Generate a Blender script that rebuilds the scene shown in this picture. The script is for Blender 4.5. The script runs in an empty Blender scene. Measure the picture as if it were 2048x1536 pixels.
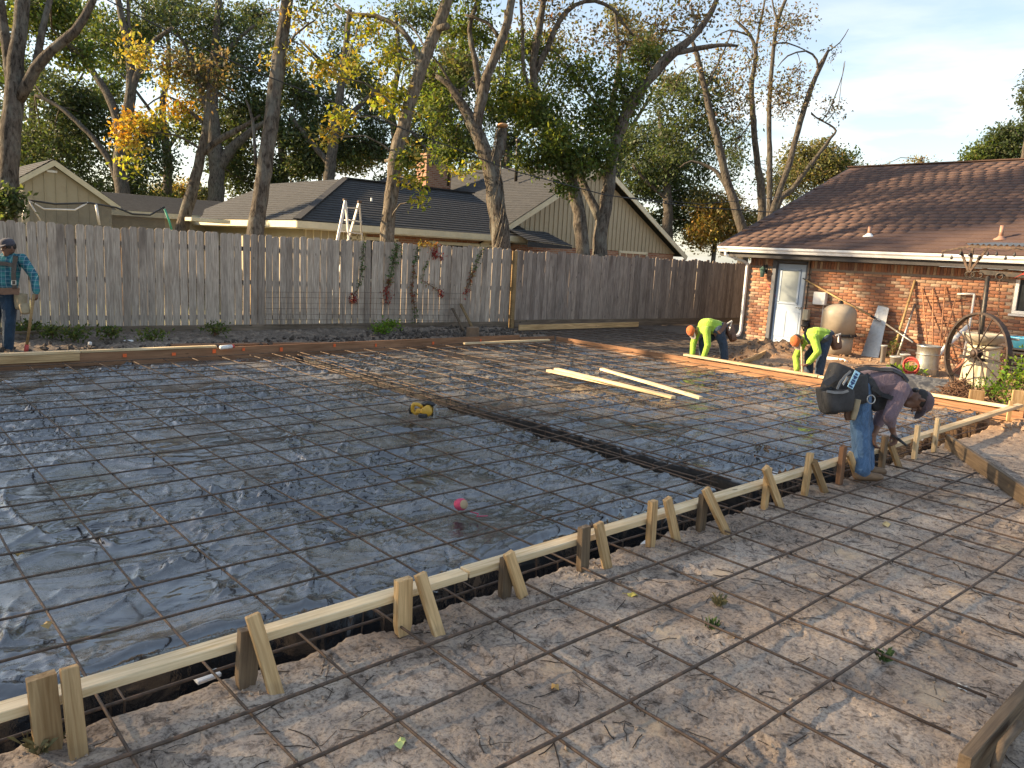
import bpy, bmesh, math, random
import numpy as np
from mathutils import Matrix, Vector

random.seed(7)
RNG = np.random.default_rng(11)
R = math.radians
scene = bpy.context.scene
COL = scene.collection

# ------------------------------------------------------------------ camera
CAM_H = 1.9
FOC = 1545.0                      # focal length in pixels of the 2048 px wide photograph
ROLL, PITCH, YAW = R(3.09), math.atan(263.6 / FOC), R(42.1)
_f0 = Vector((math.sin(YAW), math.cos(YAW), 0)); _r0 = Vector((math.cos(YAW), -math.sin(YAW), 0)); _u0 = Vector((0, 0, 1))
FW = _f0 * math.cos(PITCH) - _u0 * math.sin(PITCH)
_up = _u0 * math.cos(PITCH) + _f0 * math.sin(PITCH)
RT = _r0 * math.cos(ROLL) + _up * math.sin(ROLL)
UP = _up * math.cos(ROLL) - _r0 * math.sin(ROLL)
CP = Vector((0, 0, CAM_H))
cam_data = bpy.data.cameras.new('camera')
cam = bpy.data.objects.new('camera', cam_data); COL.objects.link(cam)
M = Matrix((RT, UP, -FW)).transposed().to_4x4(); M.translation = CP
cam.matrix_world = M
cam_data.sensor_width = 36.0; cam_data.lens = FOC / 2048 * 36.0
cam_data.clip_start = 0.05; cam_data.clip_end = 2000
scene.camera = cam

# ------------------------------------------------------------------ sky, sun, exposure
SUN_EL, SUN_AZ = R(23), (-0.70, 0.714)            # low sun beyond the fence, on the camera's flank
_h = math.hypot(*SUN_AZ)
SUN_DIR = Vector((SUN_AZ[0] / _h * math.cos(SUN_EL), SUN_AZ[1] / _h * math.cos(SUN_EL), math.sin(SUN_EL)))
sun_data = bpy.data.lights.new('sun', 'SUN'); sun_data.energy = 5.0; sun_data.angle = R(1.0); sun_data.color = (1.0, 0.80, 0.55)
sun = bpy.data.objects.new('sun', sun_data); COL.objects.link(sun)
sun.rotation_euler = SUN_DIR.to_track_quat('Z', 'Y').to_euler(); sun.location = (-20, 20, 15)

world = bpy.data.worlds.new('World'); scene.world = world; world.use_nodes = True
wn, wl = world.node_tree.nodes, world.node_tree.links
for n in list(wn): wn.remove(n)
sky = wn.new('ShaderNodeTexSky'); sky.sky_type = 'NISHITA'; sky.sun_disc = False
sky.sun_elevation = SUN_EL; sky.sun_rotation = math.atan2(SUN_DIR.x, SUN_DIR.y)
sky.altitude = 20; sky.air_density = 1.0; sky.dust_density = 1.0; sky.ozone_density = 1.0
tc = wn.new('ShaderNodeTexCoord')
sep = wn.new('ShaderNodeSeparateXYZ'); wl.new(tc.outputs['Generated'], sep.inputs[0])
mp = wn.new('ShaderNodeMapping'); mp.inputs['Scale'].default_value = (2.2, 2.2, 11.0); wl.new(tc.outputs['Generated'], mp.inputs[0])
cn = wn.new('ShaderNodeTexNoise'); cn.inputs['Scale'].default_value = 1.7; cn.inputs['Detail'].default_value = 7; cn.inputs['Roughness'].default_value = 0.55
wl.new(mp.outputs[0], cn.inputs['Vector'])
cr = wn.new('ShaderNodeValToRGB'); cr.color_ramp.elements[0].position = 0.47; cr.color_ramp.elements[1].position = 0.66
wl.new(cn.outputs['Fac'], cr.inputs[0])
band = wn.new('ShaderNodeMapRange'); band.inputs['From Min'].default_value = 0.34; band.inputs['From Max'].default_value = 0.10
wl.new(sep.outputs['Z'], band.inputs['Value'])
cm = wn.new('ShaderNodeMath'); cm.operation = 'MULTIPLY'; wl.new(cr.outputs[0], cm.inputs[0]); wl.new(band.outputs[0], cm.inputs[1])
cm2 = wn.new('ShaderNodeMath'); cm2.operation = 'MULTIPLY'; cm2.inputs[1].default_value = 0.75; wl.new(cm.outputs[0], cm2.inputs[0])
mixc = wn.new('ShaderNodeMix'); mixc.data_type = 'RGBA'; wl.new(cm2.outputs[0], mixc.inputs[0])
cloud = wn.new('ShaderNodeRGB'); cloud.outputs[0].default_value = (5.6, 5.5, 5.4, 1)
wl.new(sky.outputs[0], mixc.inputs[6]); wl.new(cloud.outputs[0], mixc.inputs[7])
veil = wn.new('ShaderNodeMix'); veil.data_type = 'RGBA'; veil.inputs[0].default_value = .38; wl.new(mixc.outputs[2], veil.inputs[6]); veil.inputs[7].default_value = (1.60, 1.95, 2.5, 1)   # thin even high haze
bg = wn.new('ShaderNodeBackground'); bg.inputs['Strength'].default_value = 0.135; wl.new(veil.outputs[2], bg.inputs['Color'])
wo = wn.new('ShaderNodeOutputWorld'); wl.new(bg.outputs[0], wo.inputs['Surface'])

scene.view_settings.view_transform = 'Standard'; scene.view_settings.look = 'None'
scene.view_settings.exposure = 1.42; scene.view_settings.gamma = 1.0; scene.view_settings.use_white_balance = True; scene.view_settings.white_balance_temperature = 7250; scene.view_settings.white_balance_tint = 10; scene.view_settings.use_curve_mapping = False
scene.cycles.max_bounces = 6; scene.cycles.diffuse_bounces = 3; scene.cycles.glossy_bounces = 3
scene.cycles.transparent_max_bounces = 8; scene.cycles.transmission_bounces = 4
scene.cycles.use_denoising = True

# ------------------------------------------------------------------ survey helpers: a sight line met with a known plane of the place
def sight(px, py): return FW * FOC + RT * (px - 1024) + UP * (768 - py)
def on_z(px, py, z=0.0):
    d = sight(px, py); return CP + d * ((z - CAM_H) / d.z)
def on_x(px, py, x):
    d = sight(px, py); return CP + d * (x / d.x)
def on_y(px, py, y):
    d = sight(px, py); return CP + d * (y / d.y)
def on_d(px, py, dep):
    return CP + sight(px, py) * (dep / FOC)

# ------------------------------------------------------------------ noise
def _hash(ix, iy, seed):
    h = (ix * 374761393 + iy * 668265263 + seed * 1442695041) & 0xFFFFFFFF
    h = ((h ^ (h >> 13)) * 1274126177) & 0xFFFFFFFF
    return ((h ^ (h >> 16)) & 0xFFFFFF) / float(0x1000000)
def noise(x, y, seed=0):
    x = np.asarray(x, float); y = np.asarray(y, float)
    ix = np.floor(x).astype(np.int64); iy = np.floor(y).astype(np.int64); fx = x - ix; fy = y - iy
    u = fx * fx * fx * (fx * (fx * 6 - 15) + 10); v = fy * fy * fy * (fy * (fy * 6 - 15) + 10)
    def g(a, b):
        t = _hash(ix + a, iy + b, seed) * 6.2831853
        return np.cos(t) * (fx - a) + np.sin(t) * (fy - b)
    return ((g(0, 0) * (1 - u) + g(1, 0) * u) * (1 - v) + (g(0, 1) * (1 - u) + g(1, 1) * u) * v) * 1.5
def fbm(x, y, seed=0, octv=4, gain=.5):
    s = 0; a = 1.0
    for i in range(octv):
        s = s + a * noise(x * 2 ** i, y * 2 ** i, seed + 17 * i); a *= gain
    return s
def smooth(a, b, x):
    t = np.clip((x - a) / (b - a), 0, 1); return t * t * (3 - 2 * t)

# ------------------------------------------------------------------ objects and meshes
def tag(o, label=None, cat=None, group=None, kind=None):
    if label: o['label'] = label
    if cat: o['category'] = cat
    if group: o['group'] = group
    if kind: o['kind'] = kind
    return o
def empty(name, loc=(0, 0, 0), rz=0.0, label=None, cat=None, group=None):
    o = bpy.data.objects.new(name, None); COL.objects.link(o); o.location = loc; o.rotation_euler = (0, 0, rz); o.empty_display_size = .1
    return tag(o, label, cat, group)
def link(name, me, parent=None, mat=None, world_space=True):
    o = bpy.data.objects.new(name, me); COL.objects.link(o)
    if mat is not None and len(me.materials) == 0:
        for m in (mat if isinstance(mat, (list, tuple)) else [mat]): me.materials.append(m)
    if parent is not None:
        o.parent = parent
        if world_space: o.matrix_parent_inverse = pmat(parent).inverted()
    return o
def pmat(o):
    return o.matrix_basis.copy() if o.parent is None else pmat(o.parent) @ o.matrix_parent_inverse @ o.matrix_basis
def fast_mesh(name, V, F, smooth_=False, colors=None, mi=None):
    V = np.ascontiguousarray(V, np.float32); F = np.ascontiguousarray(F, np.int32)
    me = bpy.data.meshes.new(name); k = F.shape[1]
    me.vertices.add(len(V)); me.vertices.foreach_set('co', V.ravel())
    me.loops.add(F.size); me.loops.foreach_set('vertex_index', F.ravel())
    me.polygons.add(len(F)); me.polygons.foreach_set('loop_start', np.arange(0, F.size, k, dtype=np.int32))
    if mi is not None: me.polygons.foreach_set('material_index', np.ascontiguousarray(mi, np.int32))
    if smooth_: me.polygons.foreach_set('use_smooth', np.ones(len(F), bool))
    me.update(calc_edges=True)
    if colors is not None:
        c = np.ones((len(V), 4), np.float32); c[:, :3] = colors
        at = me.color_attributes.new('tint', 'FLOAT_COLOR', 'POINT'); at.data.foreach_set('color', c.ravel())
    return me
def frame(d, up=(0, 0, 1)):
    d = Vector(d).normalized(); u = Vector(up)
    if abs(d.dot(u.normalized())) > .98: u = Vector((0, 1, 0)) if abs(d.y) < .9 else Vector((1, 0, 0))
    s = u.cross(d).normalized(); return d, s, d.cross(s).normalized()
class MB:
    """collects shapes for ONE mesh object"""
    def __init__(s): s.v = []; s.f = []; s.mi = []; s.cur = 0; s.sm = []
    def add(s, vs, fs, sm=False):
        b = len(s.v); s.v += [tuple(v) for v in vs]
        for f in fs: s.f.append(tuple(i + b for i in f)); s.mi.append(s.cur); s.sm.append(sm)
        return s
    def box(s, c, size, rot=None, ch=0.0):
        hx, hy, hz = size[0] / 2, size[1] / 2, size[2] / 2; c = Vector(c)
        if ch <= 0:
            P = [Vector((x, y, z)) for x in (-hx, hx) for y in (-hy, hy) for z in (-hz, hz)]
            F = [(0, 1, 3, 2), (4, 6, 7, 5), (0, 4, 5, 1), (2, 3, 7, 6), (0, 2, 6, 4), (1, 5, 7, 3)]
        else:
            P = []; F = []; idx = {}
            for x in (-1, 1):
                for y in (-1, 1):
                    for z in (-1, 1):
                        for a in range(3):
                            q = [x * hx, y * hy, z * hz]
                            for b in range(3):
                                if b != a: q[b] -= (x, y, z)[b] * ch
                            idx[(x, y, z, a)] = len(P); P.append(Vector(q))
            S = (-1, 1)
            for a in range(3):
                b, c2 = (a + 1) % 3, (a + 2) % 3
                for sg in S:
                    k = []
                    for p, q in ((-1, -1), (1, -1), (1, 1), (-1, 1)):
                        t = [0, 0, 0]; t[a] = sg; t[b] = p; t[c2] = q; k.append(idx[(*t, a)])
                    F.append(tuple(k) if sg > 0 else tuple(reversed(k)))
                for p in S:
                    for q in S:
                        t0 = [0, 0, 0]; t0[b] = p; t0[c2] = q; t1 = list(t0); t0[a] = -1; t1[a] = 1
                        k = [idx[(*t0, b)], idx[(*t1, b)], idx[(*t1, c2)], idx[(*t0, c2)]]
                        F.append(tuple(k) if p * q < 0 else tuple(reversed(k)))
            for x in S:
                for y in S:
                    for z in S:
                        k = [idx[(x, y, z, a)] for a in range(3)]
                        F.append(tuple(k) if x * y * z > 0 else tuple(reversed(k)))
        if rot is not None: P = [rot @ p for p in P]
        return s.add([p + c for p in P], F)
    def bar(s, p, q, w, h, up=(0, 0, 1), ch=0.0):
        p, q = Vector(p), Vector(q); d, sd, u = frame(q - p, up)
        return s.box((p + q) / 2, ((q - p).length, w, h), Matrix((d, sd, u)).transposed(), ch)
    def tube(s, path, rad, n=8, caps=True, closed=False, sm=True):
        P = [Vector(p) for p in path]; m = len(P)
        if not isinstance(rad, (list, tuple, np.ndarray)): rad = [rad] * m
        vs = []; prev = None
        for i in range(m):
            if closed: t = P[(i + 1) % m] - P[i - 1]
            else: t = P[min(i + 1, m - 1)] - P[max(i - 1, 0)]
            if t.length < 1e-9: t = Vector((0, 0, 1))
            t.normalize()
            if prev is None: _, a, b = frame(t)
            else:
                a = prev - t * prev.dot(t)
                if a.length < 1e-6: _, a, b = frame(t)
                a.normalize(); b = t.cross(a)
            prev = a
            for k in range(n):
                th = 2 * math.pi * k / n; vs.append(P[i] + (a * math.cos(th) + b * math.sin(th)) * rad[i])
        fs = []
        for i in range(m if closed else m - 1):
            j = (i + 1) % m
            for k in range(n): fs.append((i * n + k, i * n + (k + 1) % n, j * n + (k + 1) % n, j * n + k))
        if caps and not closed: fs.append(tuple(reversed(range(n)))); fs.append(tuple(range((m - 1) * n, m * n)))
        return s.add(vs, fs, sm)
    def lathe(s, c, prof, n=20, axis=None, sm=True):
        c = Vector(c); vs = []; fs = []
        Q = Vector((0, 0, 1)).rotation_difference(Vector(axis)).to_matrix() if axis is not None else Matrix.Identity(3)
        for r, z in prof:
            for k in range(n):
                t = 2 * math.pi * k / n; vs.append(Q @ Vector((r * math.cos(t), r * math.sin(t), z)) + c)
        for i in range(len(prof) - 1):
            for k in range(n): fs.append((i * n + k, i * n + (k + 1) % n, (i + 1) * n + (k + 1) % n, (i + 1) * n + k))
        fs.append(tuple(reversed(range(n)))); fs.append(tuple(range((len(prof) - 1) * n, len(prof) * n)))
        return s.add(vs, fs, sm)
    def prism(s, poly, ext):
        P = [Vector(p) for p in poly]; e = Vector(ext); n = len(P)
        return s.add(P + [p + e for p in P], [tuple(range(n)), tuple(reversed(range(n, 2 * n)))] + [(i, i + n, (i + 1) % n + n, (i + 1) % n) for i in range(n)])
    def ball(s, c, r, n=10, m=7, rot=None):
        c = Vector(c); r = Vector(r) if not isinstance(r, (int, float)) else Vector((r, r, r)); vs = []; fs = []
        for i in range(m + 1):
            ph = math.pi * i / m
            for k in range(n):
                t = 2 * math.pi * k / n; p = Vector((r.x * math.sin(ph) * math.cos(t), r.y * math.sin(ph) * math.sin(t), r.z * math.cos(ph)))
                vs.append((rot @ p if rot is not None else p) + c)
        for i in range(m):
            for k in range(n): fs.append((i * n + k, (i + 1) * n + k, (i + 1) * n + (k + 1) % n, i * n + (k + 1) % n))
        return s.add(vs, fs, True)
    def mesh(s, name):
        me = bpy.data.meshes.new(name); me.from_pydata(s.v, [], s.f)
        me.polygons.foreach_set('material_index', s.mi); me.polygons.foreach_set('use_smooth', s.sm)
        me.validate(); me.update()
        bm = bmesh.new(); bm.from_mesh(me); bmesh.ops.recalc_face_normals(bm, faces=bm.faces); bm.to_mesh(me); bm.free()
        return me
    def build(s, name, mat, parent=None, label=None, cat=None, group=None, kind=None):
        return tag(link(name, s.mesh(name), parent, mat), label, cat, group, kind)

# ------------------------------------------------------------------ materials
def newmat(name):
    m = bpy.data.materials.new(name); m.use_nodes = True; nt = m.node_tree
    return m, nt, nt.nodes['Principled BSDF']
def N(nt, t, **kw):
    n = nt.nodes.new(t)
    for k, v in kw.items():
        if k.startswith('_'): setattr(n, k[1:], v)
        else: n.inputs[k.replace('__', ' ')].default_value = v
    return n
def ramp(nt, stops, src):
    r = nt.nodes.new('ShaderNodeValToRGB'); e = r.color_ramp.elements
    while len(e) < len(stops): e.new(.5)
    for i, (p, c) in enumerate(stops): e[i].position = p; e[i].color = (*c, 1) if len(c) == 3 else c
    nt.links.new(src, r.inputs[0]); return r.outputs[0]
def mixrgb(nt, a, b, fac, mode='MIX'):
    m = nt.nodes.new('ShaderNodeMix'); m.data_type = 'RGBA'; m.blend_type = mode
    for i, v in ((0, fac), (6, a), (7, b)):
        if hasattr(v, 'is_linked') or hasattr(v, 'links'): nt.links.new(v, m.inputs[i])
        else: m.inputs[i].default_value = v if not isinstance(v, tuple) else ((*v, 1) if len(v) == 3 else v)
    return m.outputs[2]
def objcoord(nt, scale=(1, 1, 1), rnd=True, src='Object'):
    t = nt.nodes.new('ShaderNodeTexCoord'); mp = nt.nodes.new('ShaderNodeMapping'); mp.inputs['Scale'].default_value = scale
    nt.links.new(t.outputs[src], mp.inputs[0])
    if rnd:
        oi = nt.nodes.new('ShaderNodeObjectInfo'); mm = nt.nodes.new('ShaderNodeVectorMath'); mm.operation = 'SCALE'
        cx = nt.nodes.new('ShaderNodeCombineXYZ')
        for i in range(3): nt.links.new(oi.outputs['Random'], cx.inputs[i])
        mm.inputs['Scale'].default_value = 37.0; nt.links.new(cx.outputs[0], mm.inputs[0]); nt.links.new(mm.outputs[0], mp.inputs['Location'])
    return mp.outputs[0]
def bump(nt, bsdf, h, strength=.3, dist=.01):
    b = nt.nodes.new('ShaderNodeBump'); b.inputs['Strength'].default_value = strength; b.inputs['Distance'].default_value = dist
    nt.links.new(h, b.inputs['Height']); nt.links.new(b.outputs[0], bsdf.inputs['Normal']); return b
def plain(name, col, rough=.6, metal=0.0, var=.25, scale=6.0, bmp=.15, spec=None, dirt=None, coat=0):
    """painted / moulded surface with mottling, wear and fine relief"""
    m, nt, b = newmat(name); co = objcoord(nt, (1, 1, 1))
    n1 = N(nt, 'ShaderNodeTexNoise', Scale=scale, Detail=6.0, Roughness=.65); nt.links.new(co, n1.inputs['Vector'])
    n2 = N(nt, 'ShaderNodeTexNoise', Scale=scale * 9, Detail=3.0); nt.links.new(co, n2.inputs['Vector'])
    lo = tuple(c * (1 - var) for c in col); hi = tuple(min(1, c * (1 + var)) for c in col)
    c = ramp(nt, [(.3, lo), (.7, hi)], n1.outputs['Fac'])
    if dirt: c = mixrgb(nt, c, dirt, ramp(nt, [(.52, (0, 0, 0)), (.68, (.7, .7, .7))], n1.outputs['Fac']))
    nt.links.new(c, b.inputs['Base Color']); b.inputs['Metallic'].default_value = metal
    nt.links.new(ramp(nt, [(.3, (max(0, rough - .12),) * 3), (.7, (min(1, rough + .12),) * 3)], n2.outputs['Fac']), b.inputs['Roughness'])
    if spec is not None: b.inputs['Specular IOR Level'].default_value = spec
    if bmp: bump(nt, b, n2.outputs['Fac'], bmp, .004)
    return m
def wood(name, lo, hi, axis=0, rough=.75, grain=1.6, knots=True, stain=None, bmp=.35):
    m, nt, b = newmat(name); sc = [26.0] * 3; sc[axis] = 1.3
    co = objcoord(nt, tuple(s * grain for s in sc))
    n1 = N(nt, 'ShaderNodeTexNoise', Scale=1.0, Detail=7.0, Roughness=.62, Distortion=.7); nt.links.new(co, n1.inputs['Vector'])
    c = ramp(nt, [(.32, lo), (.52, tuple((a + b_) / 2 for a, b_ in zip(lo, hi))), (.7, hi)], n1.outputs['Fac'])
    sc2 = [3.0] * 3; sc2[axis] = .9; co2 = objcoord(nt, tuple(sc2))
    n2 = N(nt, 'ShaderNodeTexNoise', Scale=1.0, Detail=4.0, Roughness=.6); nt.links.new(co2, n2.inputs['Vector'])
    c = mixrgb(nt, c, ramp(nt, [(.3, (.72, .70, .68)), (.7, (1.15, 1.12, 1.08))], n2.outputs['Fac']), 1.0, 'MULTIPLY')
    if stain: c = mixrgb(nt, c, stain, ramp(nt, [(.5, (0, 0, 0)), (.72, (.8, .8, .8))], n2.outputs['Fac']))
    oi = nt.nodes.new('ShaderNodeObjectInfo')
    c = mixrgb(nt, c, ramp(nt, [(0, (.70, .67, .65)), (.5, (1, .98, .96)), (1, (1.18, 1.14, 1.09))], oi.outputs['Random']), 1.0, 'MULTIPLY')
    if knots:
        v = N(nt, 'ShaderNodeTexVoronoi', Scale=2.6); kc = [2.2] * 3; kc[axis] = .8; nt.links.new(objcoord(nt, tuple(kc)), v.inputs['Vector'])
        c = mixrgb(nt, c, tuple(x * .4 for x in lo), ramp(nt, [(.05, (.85,) * 3), (.09, (0, 0, 0))], v.outputs['Distance']))
    nt.links.new(c, b.inputs['Base Color']); b.inputs['Roughness'].default_value = rough; b.inputs['Specular IOR Level'].default_value = .25
    bump(nt, b, n1.outputs['Fac'], bmp, .004)
    return m
def leafmat(name, trans=.45, rough=.55):
    m, nt, b = newmat(name); a = N(nt, 'ShaderNodeAttribute', _attribute_name='tint')
    nt.links.new(a.outputs['Color'], b.inputs['Base Color']); b.inputs['Roughness'].default_value = rough; b.inputs['Specular IOR Level'].default_value = .35
    t = nt.nodes.new('ShaderNodeBsdfTranslucent'); nt.links.new(mixrgb(nt, a.outputs['Color'], (1.25, 1.15, .55), 1.0, 'MULTIPLY'), t.inputs['Color'])
    mx = nt.nodes.new('ShaderNodeMixShader'); mx.inputs[0].default_value = trans
    nt.links.new(b.outputs[0], mx.inputs[1]); nt.links.new(t.outputs[0], mx.inputs[2])
    nt.links.new(mx.outputs[0], nt.nodes['Material Output'].inputs['Surface'])
    return m

PINE = wood('fresh_pine', (.36, .22, .10), (.72, .52, .29), 0)
PINE_PALE = wood('pale_pine', (.56, .41, .22), (.90, .76, .54), 0)
OLDWOOD = wood('weathered_stake', (.09, .065, .045), (.24, .18, .12), 0)
REDWOOD = wood('reddish_form_board', (.20, .10, .055), (.38, .22, .13), 0)
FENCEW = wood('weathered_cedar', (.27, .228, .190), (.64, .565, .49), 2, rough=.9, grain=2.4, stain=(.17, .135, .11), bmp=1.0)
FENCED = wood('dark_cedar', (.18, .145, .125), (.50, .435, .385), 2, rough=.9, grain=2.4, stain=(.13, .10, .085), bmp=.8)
RAILW = wood('cedar_rail', (.10, .08, .06), (.24, .19, .15), 0, rough=.9)
POSTW = wood('tan_post', (.20, .13, .06), (.36, .25, .13), 2, rough=.85)
RUST = plain('rusty_steel', (.10, .066, .046), .7, .2, .5, 22, .5, dirt=(.18, .09, .048))
STEELDK = plain('dark_steel', (.06, .055, .05), .5, .7, .4, 14, .3, dirt=(.12, .07, .04))
WHITE = plain('white_paint', (.78, .77, .74), .45, 0, .06, 5, .05, dirt=(.62, .58, .52))
CREAM = plain('cream_paint', (.66, .59, .42), .6, 0, .10, 5, .1)
TANSIDE = plain('tan_siding_paint', (.40, .34, .235), .7, 0, .10, 3, .12, dirt=(.34, .28, .19))
BARK = None
def barkmat(name, lo, hi, lich=(.30, .30, .24), lam=.6):
    m, nt, b = newmat(name); co = objcoord(nt, (8, 8, 2.2), src='Object')
    n1 = N(nt, 'ShaderNodeTexNoise', Scale=2.2, Detail=8.0, Roughness=.7, Distortion=.5); nt.links.new(co, n1.inputs['Vector'])
    c = ramp(nt, [(.38, tuple(v * .7 for v in lo)), (.50, tuple((a + b_) / 2 for a, b_ in zip(lo, hi))), (.64, hi)], n1.outputs['Fac'])
    n2 = N(nt, 'ShaderNodeTexNoise', Scale=3.0, Detail=6.0, Roughness=.7); nt.links.new(objcoord(nt, (1, 1, .6)), n2.inputs['Vector'])
    c = mixrgb(nt, c, lich, ramp(nt, [(.50, (0, 0, 0)), (.62, (lam,) * 3)], n2.outputs['Fac']))
    nt.links.new(c, b.inputs['Base Color']); b.inputs['Roughness'].default_value = .95; b.inputs['Specular IOR Level'].default_value = .15
    bump(nt, b, n1.outputs['Fac'], 1.0, .06); return m
BARK = barkmat('grey_brown_bark', (.050, .040, .032), (.165, .138, .112), (.21, .205, .175))
BARKD = barkmat('dark_bark', (.05, .042, .034), (.15, .125, .10), (.13, .13, .10), .4)
BARKL = barkmat('pale_bark', (.085, .068, .052), (.23, .19, .145), (.30, .28, .23), .7)
LEAF = leafmat('leaf', .55)
LEAFN = leafmat('thick_leaf', .40)

# ================================================================== GROUND
SX1, SY0, SY1 = 12.25, 3.08, 12.2             # slab outline: front form at SY0, back form at SY1, right form at SX1
BX0, BX1 = 5.70, 5.97                         # inner beam trench
def ground_z(x, y):
    z = .018 * noise(x * .35, y * .35, 3) + .010 * noise(x * 1.3, y * 1.3, 5)
    rough = .0065 * fbm(x * 5, y * 5, 9, 3) + .005 * np.abs(noise(x * 13, y * 13, 12)) + .005 * fbm(x * 26, y * 26, 41, 2)
    z = z + rough
    lip = SY0 + .015 + .045 * noise(x * 2.1, 0 * x, 31) + .035 * noise(x * 7, y * 3, 32)
    inside = smooth(-.02, .03, y - lip) * smooth(.02, -.02, x - SX1 - .02) * smooth(.02, -.02, y - SY1 - .03)
    deep = smooth(SY0 + .80, SY0 + .66, y) * .42
    beam = smooth(BX0 - .14, BX0 - .06, x) * smooth(BX1 + .14, BX1 + .06, x) * .40
    z = z * (1 - inside) + inside * (-.10 - np.maximum(deep, beam))
    back = smooth(SY1 + .05, SY1 + .5, y) * smooth(13.0, 12.2, x) * smooth(17.0, 15.6, y)
    z = z + back * (.05 + .05 * fbm(x * 1.6, y * 1.6, 21, 3) + .035 * np.abs(fbm(x * 6, y * 6, 22, 3)))
    ext = smooth(SX1 + .05, SX1 + .3, x) * smooth(8.2, 8.6, y) * smooth(17.6, 17.2, x) * smooth(14.4, 14.0, y)
    z = z - .05 * ext + ext * .02 * fbm(x * 4, y * 4, 88, 2)
    yard = smooth(SX1 + .1, SX1 + .5, x) * smooth(8.4, 7.8, y) * smooth(24, 20, x)
    z = z + yard * (.03 + .05 * fbm(x * 1.4, y * 1.4, 55, 4))
    for (cx, cy, rx, ry, h) in ((15.6, 9.0, .9, .55, .26), (16.3, 8.5, .7, .4, .16), (15.0, 8.55, .5, .4, .12), (10.9, 2.75, .7, .25, .03), (11.9, 2.6, .8, .5, .04), (13.9, 5.1, .5, .4, .10)):
        z = z + h * np.exp(-((x - cx) / rx) ** 2 - ((y - cy) / ry) ** 2) * (1 + .5 * fbm(x * 5, y * 5, 77, 3))
    spoil = np.exp(-((y - (SY0 - .10)) / .10) ** 2) * smooth(-1.2, 0, x) * smooth(9.8, 9.0, x)
    return z + spoil * (-.01 + .03 * np.maximum(0, noise(x * 1.7, y * 2, 61)) + .014 * np.abs(noise(x * 9, y * 9, 62)))
def seg(a, b, st): return np.arange(a, b - 1e-9, st)
gx = np.concatenate([-np.geomspace(400, 2.4, 26), seg(-2.2, -.4, .12), seg(-.4, 5.2, .0165), seg(5.2, 9.8, .03), seg(9.8, 18.2, .055), seg(18.2, 24, .4), np.geomspace(24, 420, 22)])
gy = np.concatenate([-np.geomspace(300, .4, 16), seg(-.3, .5, .1), seg(.5, 3.66, .0165), seg(3.66, 4.2, .1), seg(4.2, 12.1, .06), seg(12.1, 15.7, .045), seg(15.7, 20, .4), np.geomspace(20, 420, 22)])
GX, GY = np.meshgrid(gx, gy); GZ = ground_z(GX, GY)
# boot prints trodden into the mud of the front strip
for k in range(150):
    cx, cy, a = RNG.uniform(-.3, 9.5), RNG.uniform(.5, 2.95), RNG.uniform(0, 6.28); big = RNG.uniform(.8, 1.1)
    m = (np.abs(GX - cx) < .25) & (np.abs(GY - cy) < .25)
    if not m.any(): continue
    u = ((GX[m] - cx) * math.cos(a) + (GY[m] - cy) * math.sin(a)) / (.145 * big); v = (-(GX[m] - cx) * math.sin(a) + (GY[m] - cy) * math.cos(a)) / (.052 * big * (1 + .25 * np.cos(2.2 * u)))
    r = np.sqrt(u * u + v * v)
    tread = .0035 * np.sign(np.sin(u * 24)) * (r < .9)
    GZ[m] += -RNG.uniform(.005, .015) * smooth(1.08, .9, r) + .006 * np.exp(-((r - 1.18) / .13) ** 2) + tread * RNG.uniform(0, 1)
ny, nx = GX.shape
idx = np.arange(ny * nx).reshape(ny, nx)
def gridfaces(i): return np.stack([i[:-1, :-1].ravel(), i[:-1, 1:].ravel(), i[1:, 1:].ravel(), i[1:, :-1].ravel()], 1)
# soil material: brown-grey mud, tan dry crust, dark organic crumbs; grass beyond the lots
m, nt, b = newmat('trodden_soil'); co = objcoord(nt, (1, 1, 1), False)
n1 = N(nt, 'ShaderNodeTexNoise', Scale=1.1, Detail=8.0, Roughness=.68); nt.links.new(co, n1.inputs['Vector'])
n2 = N(nt, 'ShaderNodeTexNoise', Scale=11.0, Detail=8.0, Roughness=.72, Distortion=.6); nt.links.new(co, n2.inputs['Vector'])
n3 = N(nt, 'ShaderNodeTexNoise', Scale=60.0, Detail=4.0, Roughness=.7); nt.links.new(co, n3.inputs['Vector'])
c = ramp(nt, [(.36, (.275, .212, .165)), (.52, (.41, .33, .265)), (.66, (.51, .42, .34))], n1.outputs['Fac'])
c = mixrgb(nt, c, ramp(nt, [(.36, (.30, .28, .27)), (.47, (.95, .95, .95)), (.68, (1.25, 1.2, 1.1))], n2.outputs['Fac']), 1.0, 'MULTIPLY')
c = mixrgb(nt, c, ramp(nt, [(.36, (.45, .43, .41)), (.52, (1.06, 1.05, 1.04))], n3.outputs['Fac']), .9, 'MULTIPLY')
n4 = N(nt, 'ShaderNodeTexNoise', Scale=2.3, Detail=5.0, Roughness=.6); nt.links.new(objcoord(nt, (1, 1.3, 1), False), n4.inputs['Vector'])
c = mixrgb(nt, c, (.56, .42, .28), ramp(nt, [(.60, (0, 0, 0)), (.70, (.75, .75, .75))], n4.outputs['Fac']))
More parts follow.
